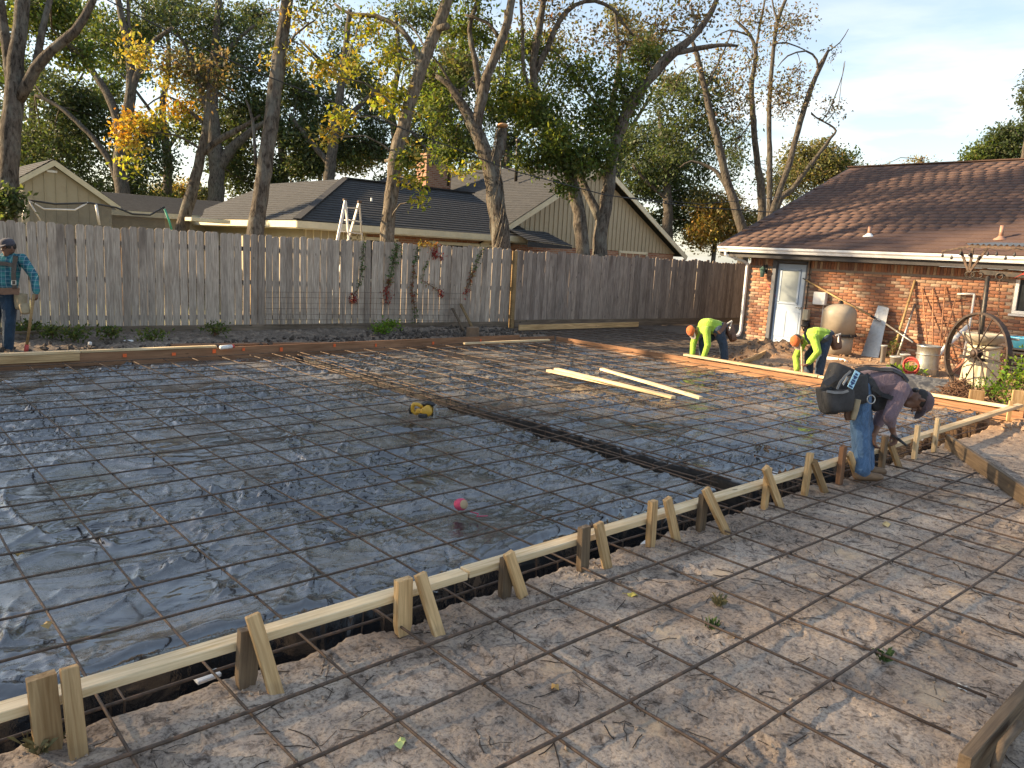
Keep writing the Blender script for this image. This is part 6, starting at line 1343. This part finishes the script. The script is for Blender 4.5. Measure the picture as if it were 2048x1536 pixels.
# near corner stick, pink string line
mb = MB(); mb.tube([on_z(2040, 1450, .12), on_z(2005, 1490, .14), on_z(1990, 1535, .10), on_z(2000, 1560, .08)], [.02, .018, .018, .015], 8); mb.build('twig', OLDWOOD, label='pale bent twig lying over the corner plank', cat='twig')
a, b_ = wallpt(1533, 566, .05), on_z(1600, 662, .35); mb = MB(); mb.tube([a, b_], .004, 5); mb.build('string_line', PINK, label='thin pink string line slanting across the door', cat='string')

# ================================================================== PEOPLE
def skin_mat(name, col): return plain(name, col, .55, 0, .12, 14, .15)
def cloth_mat(name, col, var=.18, fold=.8, scale=7.0, rough=.9):
    m, nt, b = newmat(name); co = objcoord(nt, (1, 1, 1))
    n1 = N(nt, 'ShaderNodeTexNoise', Scale=scale, Detail=5.0, Roughness=.6, Distortion=.8); nt.links.new(objcoord(nt, (1.6, 1.6, .9)), n1.inputs['Vector'])
    n2 = N(nt, 'ShaderNodeTexNoise', Scale=160.0, Detail=2.0); nt.links.new(co, n2.inputs['Vector'])
    lo = tuple(c * (1 - var) for c in col); hi = tuple(min(1, c * (1 + var)) for c in col)
    c = mixrgb(nt, ramp(nt, [(.3, lo), (.7, hi)], n1.outputs['Fac']), ramp(nt, [(.3, (.8,) * 3), (.7, (1.15,) * 3)], n2.outputs['Fac']), 1.0, 'MULTIPLY')
    nt.links.new(c, b.inputs['Base Color']); b.inputs['Roughness'].default_value = rough; b.inputs['Specular IOR Level'].default_value = .2; b.inputs['Sheen Weight'].default_value = .15
    bump(nt, b, n1.outputs['Fac'], fold, .035); return m
def plaid_mat(name):
    m, nt, b = newmat(name); t = nt.nodes.new('ShaderNodeTexCoord'); sp = nt.nodes.new('ShaderNodeSeparateXYZ'); nt.links.new(t.outputs['Object'], sp.inputs[0])
    def stripes(sock, freq, ph, lo, hi):
        q = nt.nodes.new('ShaderNodeMath'); q.operation = 'MULTIPLY_ADD'; q.inputs[1].default_value = freq; q.inputs[2].default_value = ph; nt.links.new(sock, q.inputs[0])
        f = nt.nodes.new('ShaderNodeMath'); f.operation = 'FRACT'; nt.links.new(q.outputs[0], f.inputs[0]); return ramp(nt, [(lo, (0, 0, 0)), (lo + .04, (1, 1, 1)), (hi, (1, 1, 1)), (min(1, hi + .04), (0, 0, 0))], f.outputs[0])
    ad = nt.nodes.new('ShaderNodeVectorMath'); ad.operation = 'DOT_PRODUCT'; ad.inputs[1].default_value = tuple(RT); nt.links.new(t.outputs['Object'], ad.inputs[0])
    c = mixrgb(nt, (.035, .19, .20), (.02, .09, .13), stripes(ad.outputs['Value'], 9.0, 0, .1, .5)); c = mixrgb(nt, c, (.03, .12, .17), stripes(sp.outputs['Z'], 9.0, .2, .1, .45))
    for s_, fr, ph in ((ad.outputs['Value'], 18.0, .15), (sp.outputs['Z'], 18.0, .4)):
        k = nt.nodes.new('ShaderNodeMath'); k.operation = 'MULTIPLY'; k.inputs[1].default_value = .55; nt.links.new(stripes(s_, fr, ph, .42, .50), k.inputs[0]); c = mixrgb(nt, c, (.42, .55, .55), k.outputs[0])
    nt.links.new(c, b.inputs['Base Color']); b.inputs['Roughness'].default_value = .9; b.inputs['Specular IOR Level'].default_value = .2
    n1 = N(nt, 'ShaderNodeTexNoise', Scale=8.0, Detail=5.0, Distortion=.8); nt.links.new(t.outputs['Object'], n1.inputs['Vector']); bump(nt, b, n1.outputs['Fac'], .7, .03); return m
SKIN = skin_mat('tanned_skin', (.23, .12, .08)); SKIN2 = skin_mat('brown_skin', (.17, .085, .055))
HIVIS = cloth_mat('hi_vis_fabric', (.31, .50, .07), .14, 1.0); MAUVE = cloth_mat('mauve_shirt', (.175, .125, .145), .14, .9)
DENIM = cloth_mat('blue_denim', (.085, .165, .29), .3, 1.0, 9.0); DKDENIM = cloth_mat('dark_denim', (.035, .055, .085), .25, .9, 9.0); NAVY = cloth_mat('navy_jeans', (.022, .045, .075), .25, .8, 9.0)
BOOT = plain('tan_boot', (.22, .13, .07), .7, 0, .25, 12, .3); HAIR = plain('dark_hair', (.02, .015, .012), .7, 0, .3, 40, .3)
CAPG = cloth_mat('grey_cap', (.075, .07, .085), .15, .3); CAPO = cloth_mat('orange_cap', (.52, .13, .045), .15, .3); CAPB = cloth_mat('grey_brim', (.30, .26, .24), .12, .2); CAPM = cloth_mat('mauve_cap', (.13, .09, .095), .15, .3)
LEATH = plain('brown_leather', (.13, .065, .04), .6, 0, .3, 12, .3); NYLON = plain('black_nylon', (.032, .032, .034), .75, 0, .45, 11, .8); CANV = plain('tan_canvas', (.34, .27, .17), .85, 0, .2, 12, .4)
def capsule(mb, a, b, ra, rb, n=12):
    a, b = Vector(a), Vector(b); L = (b - a).length
    if L < 1e-5: return mb.ball(a, ra, n, 8)
    d = (b - a) / L; pts = []; rad = []
    for k in range(5): t = math.pi / 2 * (1 - k / 4); pts.append(a - d * ra * math.sin(t)); rad.append(max(.0015, ra * math.cos(t)))
    for k in range(1, 4): pts.append(a.lerp(b, k / 4)); rad.append(ra + (rb - ra) * k / 4)
    for k in range(5): t = math.pi / 2 * k / 4; pts.append(b + d * rb * math.sin(t)); rad.append(max(.0015, rb * math.cos(t)))
    return mb.tube(pts, rad, n)
def hand(cap, wr, d, palm_n, curl, tag_='skin', sc=1.0, thumb_side=1):
    """palm, four jointed fingers of unequal length and a thumb leaving the side of the palm"""
    d = d.normalized(); side = d.cross(palm_n).normalized(); pn = side.cross(d).normalized()
    pe = wr + d * .085 * sc
    for o in (-.022, 0, .022): cap.append((wr + d * .01, pe + side * o * sc, .024 * sc, .015 * sc, tag_))
    for k, (o, L) in enumerate(((-.030, .070), (-.010, .082), (.011, .076), (.030, .058))):
        b0 = pe + side * o * sc; c1 = curl * .8; d1 = (d * math.cos(c1) + pn * math.sin(c1)); m = b0 + d1 * L * .52 * sc; c2 = curl * 1.9; d2 = (d * math.cos(c2) + pn * math.sin(c2)); e = m + d2 * L * .5 * sc
        cap.append((b0, m, .0105 * sc, .0095 * sc, tag_)); cap.append((m, e, .0095 * sc, .008 * sc, tag_))
    b0 = wr + d * .03 * sc - side * thumb_side * .026 * sc; m = b0 - side * thumb_side * .022 * sc + d * .032 * sc + pn * .014 * sc; e = m + d * .030 * sc + pn * .02 * sc
    cap.append((b0, m, .014 * sc, .012 * sc, tag_)); cap.append((m, e, .0115 * sc, .009 * sc, tag_))
def person(label, dep, J, up_h, face, mats, hands, cap_mat, voxel=.008, cap_brim=None, base=None, sleeve=.55, bulk=1.0):
    G_ = {k: on_d(v[0], v[1], dep + (v[2] if len(v) > 2 else 0)) for k, v in J.items()}
    per = empty('person', base or (G_['ankR'].x, G_['ankR'].y, 0), 0, label, 'person')
    c = []; A = c.append; g = G_
    lat = (g['hipL'] - g['hipR']).normalized(); slat = (g['shL'] - g['shR']).normalized()
    A((g['hipL'], g['hipR'], .115 * bulk, .115 * bulk, 'pants')); waist = g['pelvis'].lerp(g['chest'], .35)
    for s_ in (-.055, 0, .055):
        A((g['pelvis'] + lat * s_, waist + lat * s_, .115 * bulk, .118 * bulk, 'pants')); A((waist + lat * s_, g['chest'] + slat * s_ * 1.2, .136 * bulk, .145 * bulk, 'shirt'))
    A((g['shL'], g['shR'], .078, .078, 'shirt'))
    A((g['chest'] + slat * .06, g['shL'].lerp(g['chest'], .35), .115, .085, 'shirt')); A((g['chest'] - slat * .06, g['shR'].lerp(g['chest'], .35), .115, .085, 'shirt'))
    A((g['chest'], g['neck'], .10, .062, 'shirt')); A((g['neck'], g['head'], .056, .054, 'skin'))
    uh, fh = up_h.normalized(), face.normalized(); sh = uh.cross(fh).normalized(); fh = sh.cross(uh).normalized(); H = g['head']
    A((H - uh * .015 - fh * .008, H + uh * .045 - fh * .01, .086, .086, 'skin')); A((H - uh * .05 + fh * .028, H - uh * .088 + fh * .048, .062, .040, 'skin'))
    A((H + fh * .088 + uh * .005, H + fh * .102 - uh * .03, .010, .014, 'skin'))
    A((H + fh * .078 + uh * .022 + sh * .035, H + fh * .078 + uh * .022 - sh * .035, .016, .016, 'skin'))
    A((H + fh * .072 - uh * .062 + sh * .018, H + fh * .072 - uh * .062 - sh * .018, .014, .014, 'skin'))
    for s_ in (-1, 1): A((H + sh * s_ * .086 + uh * .015, H + sh * s_ * .088 - uh * .025, .014, .011, 'skin'))
    for s_ in 'LR':
        A((g['sh' + s_], g['el' + s_], .080, .062, 'shirt')); w0 = g['el' + s_].lerp(g['wr' + s_], sleeve)
        A((g['el' + s_], w0, .060, .052, 'shirt'))
        A((w0, g['wr' + s_], .037, .028, 'skin'))
        hd = hands[s_]; hand(c, g['wr' + s_], hd[0], hd[1], hd[2], thumb_side=1 if s_ == 'L' else -1)
        A((g['hip' + s_], g['kn' + s_], .108 * bulk, .084, 'pants')); A((g['kn' + s_], g['ank' + s_], .085, .076, 'pants'))
        an, to = g['ank' + s_], g['toe' + s_]; fd = (to - an); fd.z = 0; fd.normalize(); hl = Vector((an.x, an.y, max(.05, an.z - .06))) - fd * .03
        A((an, hl, .056, .050, 'boot')); A((hl, Vector((to.x, to.y, hl.z - .012)), .050, .038, 'boot'))
    mb = MB()
    for a, b, ra, rb, _ in c: capsule(mb, a, b, ra, rb, 10)
    me = mb.mesh('person_body'); tmp = bpy.data.objects.new('tmp_body', me); COL.objects.link(tmp)
    rm = tmp.modifiers.new('r', 'REMESH'); rm.mode = 'VOXEL'; rm.voxel_size = voxel; rm.use_smooth_shade = True
    smm = tmp.modifiers.new('s', 'SMOOTH'); smm.factor = .5; smm.iterations = 5
    dg = bpy.context.evaluated_depsgraph_get(); body = bpy.data.meshes.new_from_object(tmp.evaluated_get(dg)); bpy.data.objects.remove(tmp)
    n = len(body.polygons); ctr = np.empty(n * 3); body.polygons.foreach_get('center', ctr); ctr = ctr.reshape(-1, 3)
    best = np.full(n, 9.); tagi = np.zeros(n, int); order = ['shirt', 'pants', 'skin', 'boot']
    for a, b, ra, rb, tg in c:
        a, b = np.array(a), np.array(b); ab = b - a; L2 = max(1e-9, ab @ ab); t = np.clip(((ctr - a) @ ab) / L2, 0, 1); dist = np.linalg.norm(ctr - (a + t[:, None] * ab), axis=1) - (ra + (rb - ra) * t) - (.012 if tg == 'shirt' else 0)
        w = dist < best; best[w] = dist[w]; tagi[w] = order.index(tg)
    body.materials.clear()
    for k in order: body.materials.append(mats[k])
    body.polygons.foreach_set('material_index', tagi.astype(np.int32)); body.polygons.foreach_set('use_smooth', np.ones(n, bool)); body.update()
    link('body', body, per)
    # hair and cap
    mb = MB(); hc = H - fh * .018 + uh * .02; Q = Matrix((sh, fh, uh)).transposed()
    mb.ball(hc, (.093, .098, .085), 16, 10, Q); mb.build('hair', HAIR, per)
    mb = MB(); cc = H + uh * .045; prof = [(.098, -.012), (.099, .018), (.092, .05), (.071, .077), (.038, .092), (.01, .097)]
    n_ = 20; vs = []; fs = []
    for r, z in prof:
        for k in range(n_): t = 2 * math.pi * k / n_; vs.append(cc + sh * (r * .96 * math.cos(t)) + fh * (r * 1.06 * math.sin(t)) + uh * z)
    for i in range(len(prof) - 1):
        for k in range(n_): fs.append((i * n_ + k, i * n_ + (k + 1) % n_, (i + 1) * n_ + (k + 1) % n_, (i + 1) * n_ + k))
    fs += [tuple(range(n_)), tuple(range((len(prof) - 1) * n_, len(prof) * n_))]
    mb.add(vs, fs, True); hat = mb.build('cap', cap_mat, per)
    bf = cap_brim or fh; mb = MB(); P = []
    for k in range(11): t = math.pi * (k / 10); P.append(cc + sh * (.088 * math.cos(t)) + bf * (.085 + .085 * math.sin(t)) - uh * (.005 + .025 * math.sin(t) - .012 * abs(math.cos(t))))
    P = [cc + sh * .088 + bf * .05, *P, cc - sh * .088 + bf * .05]; mb.prism(P, uh * .008); mb.build('cap_brim', CAPB if cap_mat is CAPO else cap_mat, hat)
    mb = MB(); mb.ball(cc + uh * .097, .009, 8, 5); mb.build('cap_button', cap_mat, hat)
    return per, G_, c
def pouch(par, name, mat, c, d, s_, size, flare=.85, group=None):
    """a sewn pouch: box with rounded, tapered corners; d = down direction, s_ = outward"""
    d = d.normalized(); s_ = (s_ - d * s_.dot(d)).normalized(); w = d.cross(s_); W, D, Hh = size; vs = []; fs = []; n = 14
    for j, (z, k) in enumerate(((0, .96), (.06, 1), (.5, .97), (.85, flare), (.96, flare * .85), (1.0, flare * .55))):
        for i in range(n):
            t = 2 * math.pi * i / n; e = .45; x = math.copysign(abs(math.cos(t)) ** e, math.cos(t)); y = math.copysign(abs(math.sin(t)) ** e, math.sin(t))
            vs.append(c + d * (z * Hh) + w * (x * W / 2 * k) + s_ * (y * D / 2 * k))
    for j in range(5):
        for i in range(n): fs.append((j * n + i, j * n + (i + 1) % n, (j + 1) * n + (i + 1) % n, (j + 1) * n + i))
    fs += [tuple(range(n)), tuple(range(5 * n, 6 * n))]
    mb = MB(); mb.add(vs, fs, True); return mb.build(name, mat, par)
def strap(par, pts, w, mat, name='strap', nrm=None):
    mb = MB(); vs = []; fs = []
    for i, p in enumerate(pts):
        t = (pts[min(i + 1, len(pts) - 1)] - pts[max(0, i - 1)]).normalized(); nn_ = (nrm or -FW); s_ = t.cross(nn_).normalized(); nn_ = s_.cross(t)
        vs += [p + s_ * w / 2, p - s_ * w / 2, p - s_ * w / 2 + nn_ * .006, p + s_ * w / 2 + nn_ * .006]
    for i in range(len(pts) - 1):
        for k in range(4): fs.append((i * 4 + k, i * 4 + (k + 1) % 4, i * 4 + 4 + (k + 1) % 4, i * 4 + 4 + k))
    fs += [(0, 1, 2, 3), tuple(range(len(vs) - 4, len(vs)))]
    mb.add(vs, fs); return mb.build(name, mat, par)
def surf(c, pts_dir, off=.006):
    """push a point out of the body along a direction until it clears every limb"""
    p, d = pts_dir; p = np.array(p); d = np.array(d.normalized())
    for _ in range(80):
        ok = True
        for a, b, ra, rb, _t in c:
            a_, b_ = np.array(a), np.array(b); ab = b_ - a_; t = np.clip((p - a_) @ ab / max(1e-9, ab @ ab), 0, 1)
            if np.linalg.norm(p - a_ - t * ab) < ra + (rb - ra) * t + off: ok = False; break
        if ok: break
        p = p + d * .008
    return Vector(p)

# --- man in grey-mauve shirt, bending over the front board
Z5 = lambda x, y, o=0: (1620 + x / 6.143, 710 + y / 6.143, o)
p3, g3, c3 = person('man in mauve shirt and jeans bending over the trench board with black tool bag', 7.15,
    dict(pelvis=Z5(590, 370), hipL=Z5(600, 400, .12), hipR=Z5(610, 410, -.10), knL=Z5(660, 850, .16), knR=Z5(615, 900, -.12), ankL=Z5(690, 1340, .16), ankR=Z5(640, 1400, -.12), toeL=Z5(900, 1370, .16), toeR=Z5(860, 1450, -.12),
         chest=Z5(960, 330), neck=Z5(1170, 450), head=Z5(1320, 560), shL=Z5(1090, 420, .18), shR=Z5(1120, 420, -.16), elL=Z5(870, 760, .20), elR=Z5(975, 760, -.24), wrL=Z5(780, 980, .10), wrR=Z5(1015, 930, -.16)),
    RT * .90 - UP * .22, -UP * .85 - RT * .40 - FW * .1, dict(shirt=MAUVE, pants=DENIM, skin=SKIN2, boot=BOOT),
    dict(L=(-UP * 1 + RT * .02, RT, .7), R=(-UP * .9 + RT * .30, -RT, .8)), CAPM, .0065, sleeve=.35)
# tool bag, label, pouches, suspenders, belt
dn = -UP
def z5(x, y, d): return on_d(*Z5(x, y)[:2], d)
pouch(p3, 'tool_bag', NYLON, z5(455, 165, 7.0), dn * .9 - RT * .38, -FW, (.30, .20, .33), .92)
pouch(p3, 'side_pocket', NYLON, z5(165, 395, 6.95), dn * .97 + RT * .10, -FW, (.12, .12, .23), .8)
pouch(p3, 'front_pocket', NYLON, z5(340, 430, 6.82), dn * .98 + RT * .08, -FW, (.27, .12, .20), .85)
pouch(p3, 'small_pocket', NYLON, z5(250, 585, 6.9), dn, -FW, (.14, .12, .105), .9)
pouch(p3, 'side_pocket', NYLON, z5(560, 250, 6.93), dn * .93 + RT * .10, -FW, (.19, .10, .26), .9)
GRT = plain('grey_webbing', (.20, .20, .20), .7, 0, .2, 16, .2)
strap(p3, [z5(x, y, 6.755) for x, y in ((205, 445), (300, 462), (400, 462), (470, 440))], .022, GRT, 'pocket_trim')
strap(p3, [z5(x, y, 6.80) for x, y in ((330, 420), (370, 330), (440, 250), (500, 200))], .020, GRT, 'pocket_trim')
mb = MB(); mb.prism([z5(150, 330, 6.86), z5(300, 235, 6.88), z5(345, 300, 6.86), z5(200, 390, 6.84)], -FW * .012); mb.build('flap', NYLON, p3)
mb = MB(); mb.prism([z5(395, 350, 6.81), z5(450, 265, 6.83), z5(470, 285, 6.83), z5(405, 375, 6.80)], -FW * .010); mb.build('flap', GREYP, p3)
for (x, y, x2, y2) in ((300, 215, 330, 140), (350, 190, 385, 120), (250, 270, 262, 190)): mb = MB(); mb.tube([z5(x, y, 6.95), z5(x2, y2, 6.97)], .012, 6); mb.build('tool_shaft', GREYM if x != 250 else OLDWOOD, p3)
pouch(p3, 'glove', CANV, z5(585, 545, 6.86), dn * .95 - RT * .22, -FW, (.055, .045, .19), .8); pouch(p3, 'glove', LEATH, z5(470, 680, 6.92), dn, -FW, (.07, .05, .09), .8)
lb = on_d(*Z5(585, 205)[:2], 6.80); le = on_d(*Z5(490, 405)[:2], 6.76); BLU = plain('sky_blue_tape', (.40, .68, .82), .5, 0, .08, 10, .05); INK = plain('dark_blue_print', (.02, .05, .14), .6, 0, .1, 10, 0)
mb = MB(); mb.bar(lb, le, .052, .006, up=-FW); tape = mb.build('bag_label', BLU, p3)
for k, (t, w) in enumerate(((.12, .6), (.27, .9), (.36, .5), (.5, .8), (.63, .9), (.72, .4), (.86, .9))):
    c = lb.lerp(le, t) - FW * .005; mb = MB(); mb.bar(c, c + (le - lb).normalized() * .016, .040 * w, .003, up=-FW); mb.build('label_mark', INK, tape)
bp = [surf(c3, (on_d(*Z5(x, y)[:2], 7.0), (UP * .8 - FW * .6))) for x, y in ((560, 190), (700, 160), (850, 180), (1000, 230), (1120, 310), (1180, 390))]; strap(p3, bp, .045, NYLON, 'suspender', UP - FW)
bp = [surf(c3, (on_d(*Z5(x, y)[:2], 7.2), (UP))) for x, y in ((560, 150), (700, 130), (850, 150), (1000, 200), (1120, 290))]; strap(p3, bp, .045, NYLON, 'suspender', UP)
bp = [surf(c3, (on_d(*Z5(x, y)[:2], 7.05), -FW)) for x, y in ((640, 250), (690, 330), (740, 420), (800, 500))]; strap(p3, bp, .07, NYLON, 'belt')
bp = [surf(c3, (on_d(*Z5(x, y)[:2], 7.0), -FW)) for x, y in ((720, 400), (800, 440), (880, 490), (950, 530))]; strap(p3, bp, .04, NYLON, 'chest_strap')
pouch(p3, 'pouch', NYLON, on_d(*Z5(800, 470)[:2], 7.1), dn * .9 + RT * .35, -FW, (.18, .10, .16), .85)
mb = MB(); c = on_d(*Z5(750, 545)[:2], 6.86); mb.tube([c + RT * .035 * math.cos(t) + UP * .038 * math.sin(t) for t in np.linspace(0, 6.28, 16)], .006, 6, closed=True); mb.build('hammer_loop', GREYM, p3)
mb = MB(); q = g3['head']; c = on_d(*Z5(1300, 430)[:2], 7.05); mb.box(c, (.06, .05, .04), None, .012); mb.build('sunglasses', BLACKP, p3)
# hammer-like cutter he holds over the board
pl_ = empty('nail_puller', on_d(*Z5(1100, 1050)[:2], 6.95), 0, 'black-handled pliers in the bending man\'s hand', 'pliers')
a, b_ = on_d(*Z5(1080, 1030)[:2], 6.93), on_d(*Z5(1190, 1115)[:2], 6.88); mb = MB(); mb.tube([a, b_], [.014, .011], 8); mb.build('handle', BLACKP, pl_); mb = MB(); mb.bar(a, on_d(*Z5(1000, 985)[:2], 6.97), .03, .02, ch=.004); mb.build('jaw', STEELDK, pl_)

# --- two men in yellow-green shirts at the side form
Z3 = lambda x, y, o=0: (1340 + x / 10.97, 610 + y / 10.97, o)
p1, g1, c1 = person('man in yellow-green shirt and red-orange cap bending with both hands on the pine board', 14.75,
    dict(pelvis=Z3(1120, 500), hipL=Z3(1060, 560, -.12), hipR=Z3(1160, 560, .10), knL=Z3(1170, 860, -.14), knR=Z3(720, 800, .15), ankL=Z3(1200, 1170, -.16), ankR=Z3(720, 1090, .18), toeL=Z3(1150, 1290, -.2), toeR=Z3(640, 1190, .1),
         chest=Z3(820, 450), neck=Z3(660, 520), head=Z3(520, 560), shL=Z3(800, 560, -.18), shR=Z3(600, 560, .14), elL=Z3(830, 880, -.22), elR=Z3(510, 860, .10), wrL=Z3(740, 1140, -.16), wrR=Z3(490, 1100, .05)),
    -RT * .88 - UP * .12 - FW * .35, -UP * .9 - RT * .1 - FW * .25, dict(shirt=HIVIS, pants=DKDENIM, skin=SKIN, boot=BOOT),
    dict(L=(-UP - RT * .25, -RT, .8), R=(-UP - RT * .2, -RT, .8)), CAPO, .009, sleeve=.92)
strap(p1, [surf(c1, (on_d(*Z3(x, y)[:2], 14.6), -FW)) for x, y in ((1240, 390), (1150, 520), (1060, 600), (970, 660))], .07, LEATH, 'belt')
pouch(p1, 'tool_pouch', LEATH, on_d(*Z3(1290, 470)[:2], 14.7), -UP * .9 + RT * .3, RT, (.17, .16, .30), .85); pouch(p1, 'tool_pouch', LEATH, on_d(*Z3(1390, 640)[:2], 14.6), -UP, RT, (.10, .09, .12), .85)
mb = MB(); a, b_ = on_d(*Z3(1220, 430)[:2], 14.6), on_d(*Z3(1360, 345)[:2], 14.6); mb.bar(a, b_, .03, .02); mb.bar(b_, on_d(*Z3(1300, 560)[:2], 14.62), .02, .02); mb.build('square_tool', ALU, p1)
Z4 = lambda x, y, o=0: (1550 + x / 10.24, 630 + y / 10.24, o)
p2, g2, c2 = person('man in yellow-green shirt with suspenders and orange cap crouching before the tank', 13.55,
    dict(pelvis=Z4(1080, 430), hipL=Z4(1040, 500, -.12), hipR=Z4(1000, 520, .14), knL=Z4(960, 860, -.16), knR=Z4(700, 820, .16), ankL=Z4(900, 1200, -.14), ankR=Z4(690, 1190, .20), toeL=Z4(800, 1290, -.2), toeR=Z4(610, 1240, .15),
         chest=Z4(800, 420), neck=Z4(620, 460), head=Z4(470, 520), shL=Z4(800, 480, -.20), shR=Z4(580, 540, .12), elL=Z4(880, 760, -.30), elR=Z4(430, 860, .12), wrL=Z4(690, 980, -.20), wrR=Z4(450, 1130, .0)),
    -RT * .85 - UP * .20 - FW * .38, -UP * .9 - RT * .1 - FW * .2, dict(shirt=HIVIS, pants=DKDENIM, skin=SKIN, boot=BOOT),
    dict(L=(-RT * .7 - UP * .6, UP, .9), R=(-UP - RT * .05, -RT, .7)), CAPO, .009, sleeve=.92)
strap(p2, [surf(c2, (on_d(*Z4(x, y)[:2], 13.35), -FW)) for x, y in ((640, 290), (610, 380), (640, 480), (720, 590))], .045, BLACKP, 'suspender')
strap(p2, [surf(c2, (on_d(*Z4(x, y)[:2], 13.4), -FW)) for x, y in ((1150, 360), (1100, 450), (1020, 510), (930, 560))], .06, BLACKP, 'belt')
pouch(p2, 'tool_pouch', LEATH, on_d(*Z4(1210, 400)[:2], 13.45), -UP * .95 + RT * .2, RT, (.20, .17, .27), .85); mb = MB(); a = on_d(*Z4(1240, 420)[:2], 13.3); mb.bar(a, a + RT * .09 + UP * .03, .02, .02); mb.bar(a + RT * .05, a + RT * .05 - UP * .12, .02, .02); mb.build('square_tool', ALU, p2)
sk = empty('survey_stake', on_z(1605, 752, 0), 0, 'thin pale stake held between the crouching man and the board', 'stake')
mb = MB(); mb.bar(on_d(*Z4(560, 1210)[:2], 13.45), on_d(*Z4(540, 650)[:2], 13.45), .035, .02); mb.build('stake_body', PINE_PALE, sk)

# --- man in plaid at the fence with a shovel
Z6 = lambda x, y, o=0: (x / 5.686, 450 + y / 5.686, o)
p0, g0, c0_ = person('man in teal plaid shirt and grey cap standing at the fence with a shovel', 11.45,
    dict(pelvis=Z6(30, 780), hipL=Z6(100, 820), hipR=Z6(-50, 820), knL=Z6(105, 1110, -.05), knR=Z6(-70, 1110), ankL=Z6(90, 1390), ankR=Z6(-70, 1400), toeL=Z6(70, 1460, -.22), toeR=Z6(-110, 1460, -.22),
         chest=Z6(50, 450), neck=Z6(80, 330), head=Z6(92, 258, -.10), shL=Z6(250, 385), shR=Z6(-140, 385), elL=Z6(385, 580, .0), elR=Z6(-230, 590), wrL=Z6(415, 770, -.05), wrR=Z6(-160, 780, -.1)),
    UP * .93 - FW * .30, -FW * .80 - UP * .35 - RT * .35, dict(shirt=plaid_mat('teal_plaid'), pants=NAVY, skin=SKIN2, boot=BOOT),
    dict(L=(-UP - RT * .05, -RT, 1.0), R=(-UP, RT, .9)), CAPG, .008, sleeve=.88, bulk=1.12)
strap(p0, [surf(c0_, (on_d(*Z6(x, y)[:2], 11.25), -FW)) for x, y in ((180, 350), (165, 450), (155, 560), (160, 650), (170, 730))], .07, NYLON, 'suspender')
strap(p0, [surf(c0_, (on_d(*Z6(x, y)[:2], 11.25), -FW)) for x, y in ((-120, 440), (-40, 435), (60, 440), (150, 460))], .06, NYLON, 'chest_strap')
strap(p0, [surf(c0_, (on_d(*Z6(x, y)[:2], 11.25), -FW)) for x, y in ((-130, 745), (-40, 750), (60, 755), (160, 750), (220, 760))], .10, LEATH, 'belt')
mb = MB(); c = surf(c0_, (on_d(*Z6(157, 655)[:2], 11.2), -FW), .014)
for a, b_ in (((-.03, -.03), (.03, -.03)), ((.03, -.03), (.03, .03)), ((.03, .03), (-.03, .03)), ((-.03, .03), (-.03, -.03))): mb.bar(c + RT * a[0] + UP * a[1], c + RT * b_[0] + UP * b_[1], .008, .008)
mb.build('buckle', GREYM, p0)
pouch(p0, 'tool_pouch', CANV, on_d(*Z6(235, 780)[:2], 11.4), -UP, RT - FW * .4, (.15, .14, .24), .85); pouch(p0, 'tool_pouch', CANV, on_d(*Z6(270, 900)[:2], 11.36), -UP * .9 + RT * .2, RT - FW, (.13, .09, .15), .9)
sv = empty('shovel', on_d(*Z6(295, 1480)[:2], 11.4), 0, 'wood-handled shovel with a red socket in the plaid man\'s hand', 'shovel')
a, b_, c = on_d(*Z6(378, 850)[:2], 11.34), on_d(*Z6(305, 1370)[:2], 11.42), on_d(*Z6(292, 1480)[:2], 11.44)
mb = MB(); mb.tube([a + (a - b_) * .12, b_], .020, 10); mb.build('handle', BAMBOO, sv); mb = MB(); mb.tube([b_ + (a - b_) * .02, c], [.028, .030], 10); mb.build('socket', REDP, sv)
dd = (c - b_).normalized(); mb = MB(); mb.prism([c - RT * .09, c + RT * .09, c + RT * .09 + dd * .16, c + dd * .25, c - RT * .09 + dd * .16], -FW * .008); mb.build('blade', STEELDK, sv)
